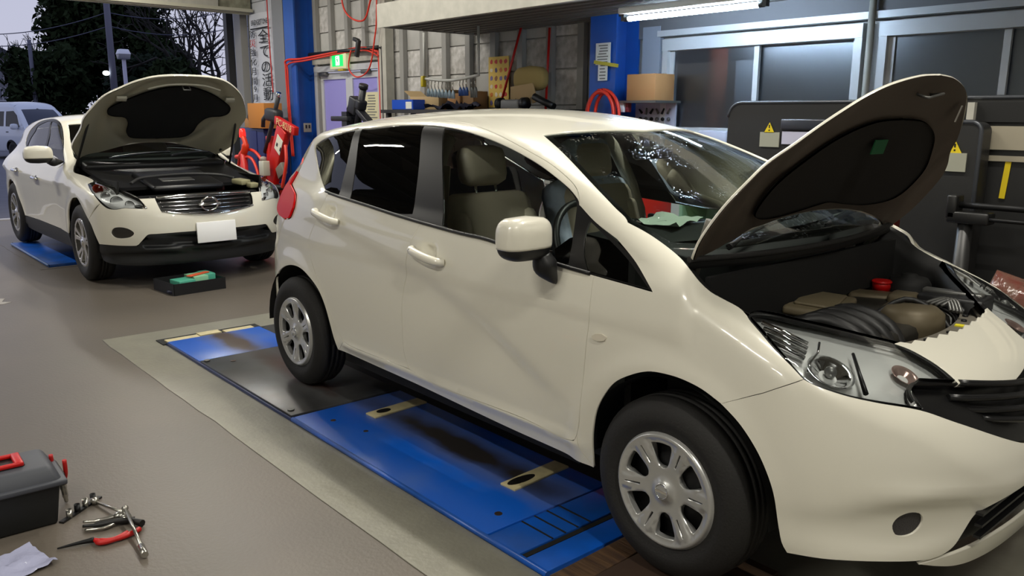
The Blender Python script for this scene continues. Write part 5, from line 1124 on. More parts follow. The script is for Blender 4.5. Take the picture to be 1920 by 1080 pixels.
# taper box
def taper(name,w0,d0,w1,d1,z0,z1,m_,parent,b=.01):
    bm=bmesh.new(); bmesh.ops.create_cube(bm,size=1)
    for v in bm.verts:
        t=v.co.z>0; v.co=Vector((v.co.x*(w1 if t else w0),v.co.y*(d1 if t else d0),z1 if t else z0))
    bmesh.ops.bevel(bm,geom=bm.edges[:],offset=b,segments=2,profile=.5,affect='EDGES')
    me=bpy.data.meshes.new(name); bm.to_mesh(me); bm.free(); me.materials.append(m_)
    for p in me.polygons: p.use_smooth=True
    o=bpy.data.objects.new(name,me); C.objects.link(o); o.parent=parent; return o
taper('tub',.46,.23,.50,.26,0,.165,TBK,tb)
lidp=taper('lid',.53,.285,.46,.225,.165,.235,TGR,tb,.018)
q=mb(); q.box((.0,0,.172),(.545,.30,.022),b=.006); q.build('lid_rim',TGR,lidp)
q=mb(); q.prism(rrect(.19,.115,.02),.232,.238); q.build('handle_recess',BLK,lidp).location=(.06,.0,0)
q=mb(); q.box((.055,.052,.246),(.17,.018,.016),b=.005); q.box((.055,-.052,.246),(.17,.018,.016),b=.005); q.box((.135,0,.246),(.03,.12,.018),b=.005); q.build('carry_handle',REDP,lidp)
q=mb(); q.box((-.07,-.03,.237),(.05,.022,.002),(0,0,.1)); q.box((-.075,.03,.237),(.03,.02,.002)); q.build('badge',mat('badge_pale',(.7,.7,.68)),lidp)
q=mb(); q.box((.268,0,.155),(.018,.16,.05),b=.006); q.build('latch',BLK,tb)
q=mb(); q.lathe([(.001,0),(.03,0),(.034,.012),(.034,.04),(.028,.048),(.001,.048)],(-.22,.125,.19),'z',16); q.build('lid_cap',DGRY,lidp)
def place(o,x,y,z=0,rz=0,rx=0,ry=0): o.location=(x,y,z); o.rotation_euler=(rx,ry,rz); return o
CHS=mat('satin_chrome_tool',(.72,.71,.68),.25,.9); GRIP=mat('grip_red',(.72,.10,.09),.45); GRB=mat('grip_black',(.06,.06,.06),.5)
# pliers leaning on the toolbox end
pt=thing('pliers','red handled pliers standing against the end of the grey toolbox','pliers',(-1.905,-2.19,0),2.2)
q=mb(); q.ring(spline([(.0,.035,.21),(.005,.035,.15),(.01,.012,.09)],4),[.008]*7+[.011]*2,8); q.build('handle',GRIP,pt)
q=mb(); q.ring(spline([(-.01,-.035,.20),(-.005,-.03,.14),(.01,.0,.09)],4),[.008]*7+[.011]*2,8); q.build('handle',GRIP,pt)
q=mb(); q.ring(spline([(.01,.006,.09),(.016,.006,.05),(.02,.005,.004)],5),[.013]*4+[.011]*4+[.008]*2+[.006],8); q.build('jaw',CHS,pt)
sk=thing('socket_rail','chromed sockets on a small rail beside the grey toolbox','socket rail',(-1.80,-2.165,0),-.9)
for k in range(4):
    q=mb(); q.lathe([(.001,.03),(.008,.03),(.011,.036),(.011,.0),(.001,.0)],(-.09+.045*k,0,.0),'z',14); q.build('socket',CHS if k%2 else STEEL,sk)
q=mb(); q.box((-.02,0,.004),(.22,.02,.008)); q.build('rail',BLK,sk)
# the T handle wrench lies across the pliers
tw=thing('wheel_wrench','long chrome extension bar lying across the red handled pliers','wrench',(-1.45,-2.056,.044),0); 
q=mb(); q.ring([(-.17,.018,.0),(.12,-.013,-.024)],.0065,10); q.build('shaft',CHS,tw); q=mb(); q.cyl((.11,-.012,-.026),(.175,-.019,-.029),.0125,12); q.build('socket_end',CHS,tw); q=mb(); q.ball((-.175,.019,.0),.013,10,8); q.build('ball_end',CHS,tw)
rt=thing('ratchet_wrench','chrome ratchet wrench reaching toward the hatchback, head up','wrench',(-1.73,-2.06,.012),0)
q=mb(); q.ring([(-.09,-.03,.0),(.10,.02,.012)],.006,8); q.build('shaft',CHS,rt); q=mb(); q.lathe([(.001,.014),(.014,.012),(.018,.0),(.014,-.012),(.001,-.012)],(-.105,-.034,.002),'z',16); q.build('head',CHS,rt); q=mb(); q.ball((.11,.022,.014),.014,10,8); q.build('joint',CHS,rt)
rp=thing('pliers','long nosed pliers with red grips lying flat on the floor','pliers',(-1.50,-2.15,.012),0)
for s in (-1,1):
    q=mb(); q.ring(spline([(-.01,-.03,.0),(.03,-.005+s*.012,.0),(.035,.05+s*.018,.0),(.015,.10+s*.022,0)],5),[.007]*3+[.010]*13,8); q.build('grip',GRIP,rp)
q=mb(); q.ring(spline([(-.01,-.03,0),(-.02,-.08,0),(-.035,-.145,-.004)],4),[.011,.010,.009,.008,.007,.006,.005,.004,.003],8); q.build('jaw',STEEL,rp)
gp=thing('locking_pliers','black and chrome locking pliers lying above the red handled pair','pliers',(-1.59,-2.10,.014),0)
q=mb(); q.ring(spline([(-.05,-.085,0),(-.02,-.03,0),(.0,.02,.004),(.02,.08,0)],5),[.006]*4+[.012]*12,8); q.build('grip',GRB,gp)
q=mb(); q.ring(spline([(-.085,-.075,0),(-.055,-.02,0),(-.045,.03,.004)],5),[.005]*4+[.010]*7,8); q.build('lever',CHS,gp)
q=mb(); q.ring(spline([(-.02,-.085,-.004),(.01,-.03,-.002),(.0,.02,0)],5),.006,8); q.build('jaw',CHS,gp)
q=mb(); q.ball((-.035,.045,.01),.02,12,8,(1,1.3,.7)); q.build('pivot',CHS,gp)
hm_=thing('small_ratchet','black headed socket ratchet lying between the pliers','wrench',(-1.565,-2.045,.016),0)
q=mb(); q.lathe([(.001,.016),(.018,.014),(.022,.0),(.018,-.014),(.001,-.014)],(-.03,.0,0),'z',16); q.build('head',CHS,hm_); q=mb(); q.ring([(-.03,0,0),(.05,.035,0)],[.008,.014],8); q.build('handle',GRB,hm_)
# clear packet
PK=mat('packet_clear_lilac',(.66,.67,.78),.2,bump=.6,bscale=20)
q=crumple('plastic_packet',(-1.515,-2.42,.010),.20,.17,.012,PK,10,5,.25); tag(q,'crumpled clear plastic packet with pale lilac card on the floor','packet')
# parts tray in front of the crossover
ty=thing('parts_tray','low black tray holding mint green boxes on the floor before the crossover','tray',(-5.72,-.31,0),.09); ty.scale=(1,1,1)
q=mb(); w,d=.40,.46; q.box((0,0,.006),(w,d,.012)); q.box((w/2,0,.05),(.012,d,.10)); q.box((-w/2,0,.05),(.012,d,.10)); q.box((0,d/2,.05),(w,.012,.10)); q.box((0,-d/2,.05),(w,.012,.10)); q.build('tub',mat('tray_black',(.06,.06,.065),.5),ty)
MINT=mat('mint_green_box',(.30,.66,.55),.5); MINT2=mat('pale_green_box',(.55,.78,.62),.5)
def tbox(nm,lab,x,y,z,s,rz,m_,cat='box',grp=None):
    q=mb(); q.box((0,0,s[2]/2),s,(0,0,0),.004); o=q.build(nm,m_); o.location=(x,y,z); o.rotation_euler=(0,0,rz); return tag(o,lab,cat,grp)
tbox('parts_box','mint green box at the crossover number plate end of the tray',-5.63,-.40,.012,(.17,.15,.10),.15,MINT,grp='boxes in the black tray')
tbox('parts_box','pale green box with orange band in the middle of the tray',-5.72,-.25,.012,(.20,.13,.11),.1,MINT2,grp='boxes in the black tray')
tbox('parts_box','mint green box at the hatchback end of the tray',-5.78,-.14,.012,(.20,.09,.11),.05,MINT,grp='boxes in the black tray')
tbox('orange_strip','orange strip lying across the mint boxes in the tray',-5.70,-.24,.122,(.05,.24,.012),.5,mat('orange_strip',(.85,.35,.2),.5),'strip')
q=mb(); q.lathe([(.02,.0),(.05,.0),(.055,.01),(.055,.025),(.02,.025)],(0,0,0),'z',20); tag(place(q.build('tape_roll',mat('tape_dark_navy',(.12,.13,.22),.4)),-5.58,-.50,.013),'dark tape roll in the near corner of the black tray','tape roll')
# ================================================================== along the side wall
def hose(name,pts,r,m_,lab,n=6,cat='hose',grp=None): 
    q=mb(); q.ring(spline(pts,n),r,8); return tag(q.build(name,m_),lab,cat,grp)
# exit sign
es=thing('exit_sign','green lit emergency exit sign with running figure above the double door','exit sign',(-8.93,3.08,2.14))
q=mb(); q.box((0,0,.10),(.44,.07,.22),b=.008); q.build('case',mat('sign_case_cream',(.80,.80,.66),.5,emit=(.8,.85,.6),estr=.25),es)
q=mb(); q.box((0,-.037,.10),(.30,.004,.15)); q.build('green_face',mat('exit_green',(.02,.55,.25),.4,emit=(.0,.85,.35),estr=1.3),es)
WEM=mat('exit_white',(1,1,1),.4,emit=(.9,1,.95),estr=2.2)
q=mb(); fr_=((0,-.040,.10),(1,0,0),(0,0,1),(0,-1,0)); q.prism([(-.045,-.062),(.055,-.062),(.055,.062),(-.045,.062)],0,.001,fr_); q.build('door_mark',WEM,es)
q=mb(); fr2=((0,-.0415,.10),(1,0,0),(0,0,1),(0,-1,0)); GD=mat('exit_green_figure',(.02,.5,.25),.4,emit=(.0,.7,.3),estr=.9)
q.prism([(.012*math.cos(a)-.005,.04+.012*math.sin(a)) for a in [2*PI*k/12 for k in range(12)]],0,.001,fr2)
for P in ([(-.02,.025),(.012,.022),(.02,-.01),(-.005,-.012)],[(-.02,.025),(-.04,.0),(-.034,-.005),(-.012,.015)],[(.012,.022),(.035,.012),(.037,.004),(.012,.012)],[(-.005,-.008),(-.02,-.03),(-.042,-.042),(-.036,-.05),(-.01,-.036),(.008,-.01)],[(.02,-.008),(.03,-.03),(.026,-.055),(.017,-.053),(.018,-.03),(.006,-.012)]): q.prism(P,0,.001,fr2)
q.build('running_figure',GD,es)
q=mb(); q.box((.05,0,-.02),(.14,.05,.03)); q.build('arrow_tab',mat('tab_yellow',(.75,.65,.15),.5),es)
# hoses and conduit over the door
hose('air_hose',[(-9.95,2.80,.9),(-10.0,2.80,1.6),(-10.02,2.80,2.15),(-9.98,2.80,2.28),(-9.6,2.86,2.29),(-8.9,3.05,2.36),(-8.3,3.05,2.38),(-7.95,3.05,2.32),(-7.87,3.05,2.2),(-7.86,3.05,1.3)],.016,ORNG,'orange air hose run over the double door frame and down both sides',8)
hose('air_hose',[(-9.90,2.80,.9),(-9.95,2.80,1.6),(-9.96,2.80,2.1),(-9.92,2.80,2.23),(-9.5,2.86,2.26),(-8.9,3.04,2.33),(-8.2,3.04,2.34),(-7.85,3.03,2.25)],.012,ORNG,'thinner orange air hose running beneath the first over the door',8)
hose('air_hose',[(-8.55,2.95,3.9),(-8.60,2.95,3.1),(-8.45,2.95,2.80),(-8.05,2.95,2.70),(-7.85,2.95,2.95),(-7.62,2.95,3.2)],.012,ORNG,'orange hose hanging in a loop above the door')
hose('air_hose',[(-7.75,2.98,3.9),(-7.78,2.98,2.8),(-7.85,2.98,2.45),(-8.0,2.98,2.10),(-8.3,2.98,2.00),(-8.52,2.98,2.12),(-8.45,2.98,2.35)],.010,ORNG,'thin orange cable dropping beside the door and looping under the sign')
q=mb(); q.cyl((-9.77,3.06,2.36),(-7.86,3.06,2.36),.028,10); q.ring(spline([(-7.86,3.06,2.36),(-7.80,3.06,2.34),(-7.79,3.06,2.25),(-7.79,3.06,1.0)],4),.025,8); tag(q.build('conduit_pipe',BLK),'black conduit pipe along the top of the double door','pipe')
q=mb(); q.box((-8.22,2.95,2.36),(.06,.05,.22),(0,.3,0),.01); q.box((-8.25,2.95,2.47),(.12,.05,.05),(0,.3,0),.01); tag(q.build('spotlight_clamp',mat('clamp_dark',(.2,.2,.2),.4,.4)),'dark clamp lamp fixed beside the exit sign','lamp')
# paper on the door
def sheet(nm,lab,x,y,z,w,h,m_,lines=0,parent=None,cat='notice',sk=0.):
    q=mb(); q.box((0,0,0),(w,.004,h)); o=q.build(nm,m_); o.location=(x,y,z); o.rotation_euler=(0,sk,0)
    if lab: tag(o,lab,cat)
    else: o.parent=parent
    if lines:
        q=mb()
        for k in range(lines): q.box((random.uniform(-.05,.05)*w,-.003,h*(.38-.76*k/(lines-1))),(w*random.uniform(.5,.8),.001,h*.22/lines*1.6))
        q.build('print_lines',mat('print_grey',(.45,.45,.43),.8),o)
    return o
sheet('door_notice','cream printed sheet taped to the lavender door glass',-8.24,3.15,1.62,.34,.38,mat('cream_paper',(.82,.80,.66),.8),9)
# black tyre machine tower
tm=thing('tyre_machine','black steel tower of a tyre machine standing before the double door','tyre machine',(-7.40,2.40,0))
BM=mat('machine_black',(.10,.105,.13),.45)
q=mb(); q.box((0,0,.55),(.62,.50,1.10),b=.02); q.build('cabinet',BM,tm); q=mb(); q.box((-.15,0,1.25),(.12,.14,.60)); q.box((-.27,0,1.465),(.40,.16,.06),(0,0,0),.01); q.build('arm_base',BM,tm)
q=mb(); q.box((.02,0,1.62),(.17,.13,.20),(0,.35,0),.02); q.box((.14,0,1.63),(.10,.12,.12),(0,.35,0),.02); q.build('carriage',BM,tm)
q=mb(); q.cyl((.03,0,1.35),(.21,0,1.83),.042,12); q.cyl((.205,0,1.82),(.222,0,1.865),.055,12); q.build('column',BM,tm)
q=mb(); q.ring([(-.05,-.02,1.66),(-.13,-.02,1.58),(-.12,-.02,1.46),(-.06,-.02,1.44)],.022,8,sm=False); q.build('handle',BM,tm)
q=mb(); q.box((.20,0,1.50),(.34,.10,.06),(0,.55,0),.01); q.build('lever',BM,tm)
# red tyre changer with the slanting arm
RED=mat('machine_red',(.74,.10,.07),.4)
rc=thing('tyre_changer','red tyre changer with slanted arm and white sticker by the blue column','tyre changer',(-9.2,2.1,0))
q=mb(); q.box((-.10,.10,.26),(1.1,.7,.52),b=.03); q.build('base',RED,rc)
q=mb(); q.box((.25,0,.98),(.26,.09,.86),(0,.58,0),.012); q.build('arm',RED,rc)
q=mb(); q.box((.57,-.01,1.37),(.58,.07,.11),(0,.25,0),.01); ap=q.build('top_plate',RED,rc)
tl_=text('lettering','PC-8218',.125,mat('lettering_cream',(.88,.78,.55),.6),ap,(.57,-.048,1.37),(PI/2,.25,0),.0006)
q=mb(); q.box((.40,-.052,1.12),(.17,.006,.22),(0,.58,0)); st_=q.build('sticker',mat('sticker_white',(.85,.84,.78),.6),rc)
q=mb(); q.box((.36,-.056,1.12),(.04,.002,.05),(0,.58,0)); q.box((.45,-.056,1.06),(.03,.002,.06),(0,.58,0)); q.build('sticker_print',BLK,st_)
q=mb(); q.box((.15,.02,1.50),(.34,.14,.17),(0,.1,0),.04); q.ring([(0,0,1.52),(-.14,0,1.44),(-.16,0,1.34)],.03,8); q.build('head',mat('machine_charcoal',(.15,.15,.16),.5),rc)
q=mb(); q.ring([(.36,0,1.74),(.22,0,1.52),(.0,0,1.20),(-.14,0,1.0)],.03,10); q.build('rod',mat('machine_charcoal',(.15,.15,.16)),rc); q=mb(); q.cyl((.36,0,1.74),(.385,0,1.79),.032,10); q.build('rod_tip',CHR,rc)
q=mb(); q.box((-.06,.06,.86),(.10,.12,.72),b=.01); q.build('pillar',RED,rc)
q=mb(); q.lathe([(.001,.0),(.16,0),(.17,.02),(.17,.05),(.06,.06),(.001,.06)],(.45,-.05,.54),'z',20); q.build('turntable',STEEL,rc)
q=mb(); q.box((.12,-.14,.80),(.14,.10,.20),b=.01); q.build('oil_cup',mat('cup_cloudy',(.72,.72,.66),.3),rc); 
q=mb(); q.lathe([(.001,.06),(.04,.05),(.045,0),(.001,0)],(.10,-.14,.90),'z',14); q.build('cup_lid',mat('cup_lid_grey',(.6,.55,.52)),rc)
q=mb(); q.ring(spline([(.62,-.06,1.12),(.70,-.1,.9),(.60,-.12,.6),(.5,-.1,.5)],5),.022,8); q.build('cable',ORNG,rc)
q=mb(); q.box((.42,-.04,.78),(.20,.06,.16),(0,-.5,0),.01); q.build('guard',mat('guard_grey',(.45,.42,.38),.5),rc)
hose('red_hose',[(-9.95,1.98,.50),(-9.98,1.98,.80),(-9.80,1.98,1.00),(-9.45,1.98,1.02),(-9.18,1.98,.88),(-9.10,1.98,.62),(-9.12,1.98,.4)],.022,ORNG,'thick orange hose arched in front of the red tyre changer')
hose('red_hose',[(-9.78,1.93,.42),(-9.82,1.93,.72),(-9.62,1.93,.92),(-9.38,1.93,.90),(-9.22,1.93,.70),(-9.20,1.93,.45)],.020,ORNG,'inner orange hose arched beneath the outer one by the red changer')
# blue cabinet with cartons on it
bc=thing('blue_cabinet','dark blue steel cabinet behind the red tyre changer','cabinet',(-10.50,2.62,0))
q=mb(); q.box((0,0,.655),(.86,.40,1.31),b=.008); q.build('body',mat('cabinet_navy',(.08,.12,.34),.4),bc)
q=mb(); q.box((-.10,-.205,.66),(.60,.012,1.22),b=.004); dr=q.build('door',mat('cabinet_navy',(.08,.12,.34)),bc); q=mb(); q.cyl((-.33,-.225,.70),(-.33,-.225,.95),.010,8); q.build('handle',CHR,dr)
CARD=mat('cardboard_tan',(.66,.48,.30),.8); CARD2=mat('cardboard_orange_brown',(.72,.47,.20),.75); TAPE=mat('parcel_tape',(.60,.50,.34),.3)
def carton(lab,x,y,z,s,rz,m_=CARD,grp=None,open_=False):
    t=thing('carton',lab,'carton',(x,y,z),rz,grp); q=mb(); w,d,h=s; q.box((0,0,h/2),s,b=.003); q.build('box',m_,t)
    q=mb(); q.box((0,0,h+.001),(w,.05,.002)); q.build('tape',TAPE,t)
    if open_:
        for k in (-1,1): 
            q=mb(); q.box((k*(w/2+.06),0,h+.035),(.15,d*.95,.005),(0,-k*.5,0)); q.build('flap',m_,t)
    return t
ct=carton('orange brown carton with a blue side standing on the blue cabinet',-10.20,2.52,1.31,(.56,.28,.36),.0,CARD2)
q=mb(); q.box((-.282,0,.18),(.004,.24,.30)); q.build('blue_print',mat('print_blue',(.25,.50,.75),.6),ct)
q=mb(); q.lathe([(.05,.0),(.09,0),(.09,.03),(.05,.03)],(0,0,0),'x',18); o=q.build('cap_ring',mat('dark_brown_ring',(.16,.12,.10),.5),ct); o.location=(-.315,-.05,.16)
carton('small tan carton on the blue cabinet beside the larger carton',-10.72,2.60,1.31,(.22,.25,.14),.1)
bn=thing('warning_beacon','orange machine guard with red lamp beside the crossover hood','beacon',(-9.62,1.92,0))
ORM=mat('guard_orange_red',(.85,.22,.08),.4)
q=mb(); q.cyl((-.02,0,0),(-.02,0,1.0),.05,12); q.build('stand',RED,bn)
q=mb(); q.ring(spline([(-.28,0,.92),(-.12,0,.94),(.02,0,1.02),(.06,0,1.12),(.0,0,1.20)],5),[.03]*6+[.05]*9+[.035]*6,10); q.build('guard',ORM,bn)
q=mb(); q.lathe([(.001,1.32),(.035,1.315),(.045,1.26),(.045,1.20)],(-.02,0,0),'z',16); q.build('lamp',mat('beacon_red',(.95,.15,.12),.3,emit=(1,.15,.1),estr=.8),bn)
# banner beside the opening
NB=mat('banner_white',(.84,.85,.88),.75); INK=mat('banner_ink_black',(.05,.05,.06),.8); INKR=mat('banner_ink_red',(.75,.15,.15),.8)
bnr=thing('banner','white vertical banner with Japanese lettering hanging by the big opening','banner',(-11.52,3.13,1.55))
vs=[];nx,nz=8,14
for i in range(nx+1):
    for j in range(nz+1): vs.append((-.42+1.0*i/nx-.0*j,.012*math.sin(i*1.3),1.55*j/nz))
q=mb(); q.add(vs,[(i*(nz+1)+j,(i+1)*(nz+1)+j,(i+1)*(nz+1)+j+1,i*(nz+1)+j+1) for i in range(nx) for j in range(nz)],True); q.build('cloth',NB,bnr)
text('lettering','BRIDGESTONE',.115,INK,bnr,(.03,-.035,1.40),(PI/2,0,0),.001,sx=.82)
q=mb(); q.box((.02,-.030,1.31),(.70,.002,.020)); q.build('rule',INK,bnr)
for k,(ch,z) in enumerate(zip('全ての活動',(2.711,2.482,2.242,2.032,1.814))): text('lettering',ch,.225,INK,bnr,(.150+.02*k,-.035,z-1.55),(PI/2,0,0),.001,sx=1.75)
for ch,z in zip('防災強化月間9月',(2.77,2.631,2.487,2.342,2.189,2.035,1.907,1.761)): text('lettering',ch,.13,INKR if ch=='災' else INK,bnr,(-.26,-.035,z-1.55),(PI/2,0,0),.001,sx=1.8)
hose('red_cable',[(-11.12,3.08,3.9),(-11.13,3.08,2.9),(-11.10,3.08,2.1),(-11.08,3.08,1.85)],.010,RED,'thin red cable hanging over the white banner',6,'cable')
# shelf bench along the wall
sb=thing('wall_bench','long steel bench along the side wall under the mezzanine','bench',(-5.7,2.93,0))
q=mb(); q.box((0,0,1.555),(3.2,.46,.04)); q.build('top',DGRY,sb)
for x in (-1.5,0,1.5):
    q=mb(); q.box((x,-.18,.77),(.05,.05,1.54)); q.build('leg',DGRY,sb); q=mb(); q.box((x,.18,.77),(.05,.05,1.54)); q.build('leg',DGRY,sb)
q=mb(); q.box((0,0,.8),(3.1,.44,.03)); q.build('lower_shelf',DGRY,sb)
bb=thing('parts_bin','blue plastic parts bin on the wall bench','bin',(-6.83,2.85,1.575))
q=mb(); q.box((0,0,.01),(.44,.28,.02)); 
for sx,sy,w,d in ((0,-.14,.44,.012),(0,.14,.44,.012),(-.22,0,.012,.28),(.22,0,.012,.28)): q.box((sx,sy,.06),(w,d,.11))
q.build('tub',mat('bin_blue',(.08,.30,.75),.4),bb); q=mb(); q.box((.14,-.148,.05),(.12,.004,.08)); q.build('label',WPAP,bb)
carton('flat open tan carton on top of the bench behind the blue bin',-6.62,3.0,1.575,(.56,.26,.15),.03,mat('cardboard_pale',(.70,.60,.44),.8),None,True)
carton('small tan carton between hanging tools on the bench',-6.10,3.02,1.575,(.22,.22,.18),.05)
carton('brown carton behind the folded navy sheet',-5.88,3.04,1.575,(.24,.2,.20),-.04,mat('cardboard_brown',(.55,.42,.28),.8))
q=crumple('navy_sheet',(-6.02,2.83,1.61),.75,.24,.05,mat('navy_sheet',(.10,.11,.22),.7),12,9); tag(q,'folded navy sheet lying along the bench','sheet')
# hanging rail with tools
rl=thing('tool_rail','white pipe rail hanging below the mezzanine','rail',(-5.73,2.6,2.40)); WPP=mat('pipe_white',(.78,.78,.76),.4)
for x in (-.48,.48):
    q=mb(); q.cyl((x,0,0),(x,0,-.49),.014,8); q.build('hanger',WPP,rl)
q=mb(); q.ring(spline([(-.48,0,-.49),(-.1,0,-.52),(.2,0,-.51),(.48,0,-.48)],5),.016,8); q.build('bar',WPP,rl)
q=mb(); q.box((-.49,-.01,-.52),(.05,.05,.12),b=.01); q.build('yellow_clamp',mat('clamp_yellow',(.80,.72,.10),.4),rl)
ORD=['first','second','third','fourth','fifth','sixth','seventh','eighth']
def hanging(x,z,lab,m_,grp,L=.17):
    t=thing('hanging_tool',lab,'tool',(x,2.60,z),0,grp); q=mb(); q.ring([(0,0,.0),(0,-.01,-.05),(0,0,-.09)],.005,6); q.build('hook',CHS,t)
    q=mb(); q.ring([(0,0,-.085),(.012,0,-.12),(.016,0,-L)],[.010,.013,.009],8); q.ring([(0,0,-.085),(-.012,0,-.12),(-.016,0,-L)],[.010,.013,.009],8); q.build('handles',m_,t)
PB=mat('tool_pale_blue_grip',(.60,.68,.74),.4); TB2=mat('tool_blue_grip',(.18,.32,.58),.4); TG=mat('tool_grey_grip',(.45,.46,.46),.4)
for k in range(8): hanging(-6.14+.065*k,1.885-.004*k,ORD[k]+' pale blue gripped tool from the yellow clamp on the white rail',PB,'tools hanging on the rail')
for k in range(3): hanging(-5.56+.055*k,1.885,ORD[k]+' of three dark blue gripped tools on the white rail, counted from the yellow clamp',TB2,'tools hanging on the rail')
for k in range(2): hanging(-5.36+.06*k,1.885,['grey gripped tool beside the dark blue ones on the white rail','grey gripped tool hanging last on the white rail, toward the windows'][k],TG,'tools hanging on the rail',.19)
# yellow poster and red poles
po=thing('poster','yellow poster with rows of small coloured pictures on the wall','poster',(-5.55,3.12,1.60),0)
q=mb(); q.box((0,0,.27),(.34,.006,.54)); q.build('sheet',mat('poster_yellow',(.85,.72,.35),.7),po)
pcol=[(.75,.15,.12),(.30,.25,.40),(.85,.80,.70),(.55,.35,.2),(.45,.4,.6),(.8,.45,.15)]; r=np.random.default_rng(4)
for a in range(4):
    for b in range(6):
        c=pcol[int(r.integers(6))] if b<5 else pcol[0]
        q=mb(); q.prism([(r.uniform(.6,1)*.03*math.cos(t),r.uniform(.6,1)*.03*math.sin(t)) for t in [2*PI*k/9 for k in range(9)]],0,.0015,((-.12+.08*a,-.0035,.05+.087*b),(1,0,0),(0,0,1),(0,-1,0))); q.build('picture',mat('picture_%d'%int(pcol.index(c)),c,.6),po)
for lab,a,b in (('red pole leaning across the yellow poster',(-5.37,2.98,1.58),(-5.16,3.10,2.42)),('red pole upright beside the tan pillow',(-4.72,3.05,1.58),(-4.73,3.10,2.38))):
    q=mb(); q.cyl(a,b,.013,8); tag(q.build('pole',RED),lab,'pole')
cu=mb(); vs=[]; superball(cu,(-4.84,2.95,1.88),(.24,.07,.13),.7); 
pil=cu.build('pillow',mat('pillow_khaki',(.62,.54,.33),.85,bump=.5,bscale=12)); tag(pil,'khaki pillow propped against the wall between the red poles','pillow')
cb=thing('cardboard_insert','tan cardboard insert with slots leaning below the pillow','cardboard',(-4.82,2.86,1.575))
q=mb(); q.prism([(-.22,0),(-.14,0),(-.13,.05),(-.115,.05),(-.115,0),(-.03,0),(-.02,.06),(-.005,.06),(-.005,0),(.09,0),(.10,.06),(.115,.06),(.115,0),(.20,.02),(.16,.20),(-.18,.17)],0,.01,((0,0,.06),(1,0,0),(0,-.2,.98),(0,-1,0))); q.build('insert',mat('cardboard_pale',(.7,.6,.44)),cb)
gt=thing('grinder','grey bench grinder with black wheels on the wall bench','grinder',(-4.95,2.80,1.575))
q=mb(); q.box((0,0,.05),(.28,.10,.10),b=.02); q.build('body',mat('grinder_grey',(.52,.52,.52),.4),gt)
for x in (-.19,.19): q=mb(); q.lathe([(.001,-.03),(.06,-.03),(.06,.03),(.001,.03)],(x,0,.06),'x',18); q.build('wheel',BLK,gt)
q=mb(); q.cyl((-4.62,2.80,1.70),(-4.36,2.82,1.60),.035,10); tag(q.build('black_tube',BLK),'black tube lying at the bench end near the blue column','tube')
# on and by the second blue column
sheet('notice','upper white printed notice on the blue column',-3.74,2.835,2.065,.18,.19,WPAP,7)
sheet('notice','lower white notice below the yellow tape on the blue column',-3.735,2.83,1.905,.115,.15,WPAP,5)
q=mb(); q.box((-3.69,2.822,1.975),(.30,.004,.03),(0,.15,0)); tag(q.build('tape_strip',mat('tape_yellow',(.72,.68,.20),.5)),'yellow tape strip across the two notices','tape')
hr=thing('hose_hanger','coil of red hose hung on the blue column','hose',(-3.64,2.74,1.30))
for k,(w,h,dy) in enumerate(((.20,.45,0),(.16,.42,-.03),(.12,.40,.03))):
    q=mb(); q.ring([(w*math.cos(a),dy,h*.5*math.sin(a)+.22) for a in [2*PI*j/28 for j in range(28)]],.016,8,True); q.build('hose_loop',ORNG,hr)
q=mb(); q.box((-.02,.02,.43),(.06,.10,.05),b=.008); q.build('hook',RED,hr)
q=mb(); q.box((-3.50,2.86,1.60),(.05,.06,.10),b=.005); tag(q.build('switch_box',mat('switch_white',(.85,.84,.84),.5)),'small white switch box right of the red hose coil','switch')
q=mb(); q.box((-3.45,2.87,1.60),(.03,.05,.10),b=.004); tag(q.build('tag_box',mat('maroon_box',(.45,.12,.16),.5)),'maroon box beside the white switch box','box')
br=thing('wall_bracket','grey shelf bracket carrying the tan carton by the window','shelf',(-3.30,2.98,1.64)); q=mb(); q.box((0,0,0),(.42,.34,.02)); q.build('shelf',GREYM,br)
carton('tan carton on the bracket between the blue column and window',-3.29,2.97,1.65,(.32,.26,.225),0)
tbd=thing('tool_board','pale pegboard with small grey tools under the carton','tool board',(-3.36,3.14,1.34)); q=mb(); q.box((0,0,.13),(.46,.02,.34)); q.build('board',mat('peg_pale',(.66,.66,.72),.5),tbd)
for k in range(6):
    q=mb(); a=r.uniform(0,3); q.ring([(-.16+.065*k-.02*math.cos(a),-.02,.22-.03*math.sin(a)),(-.16+.065*k+.02*math.cos(a),-.02,.22+.03*math.sin(a))],[.012,.007],8); q.ball((-.16+.065*k,-.02,.15),.018,8,6); q.build('small_tool',GREYM if k%2 else STEEL,tbd)
# tube lamp under the mezzanine
TUBE=mat('tube_glow',(1,1,1),.4,emit=(.80,.90,1.0),estr=120)
lp=thing('tube_lamp','lit fluorescent tube lamp fixed under the mezzanine beside the windows','lamp',(-2.35,2.25,2.26),0)
q=mb(); q.cyl((-.58,0,0),(.58,0,0),.019,12); q.build('tube',TUBE,lp); q=mb(); q.box((0,0,.06),(1.30,.11,.05),b=.01); q.build('housing',mat('lamp_white',(.9,.9,.88)),lp)
for s in (-1,1): q=mb(); q.cyl((s*.58,0,0),(s*.62,0,0),.02,12); q.box((s*.63,0,.03),(.03,.04,.09)); q.build('end_cap',DGRY,lp)
q=mb(); q.box((-2.6,3.02,1.34),(.28,.14,.12),b=.01); tag(q.build('white_case',mat('case_white',(.72,.72,.78),.5)),'white case on the sill beneath the first window','case')
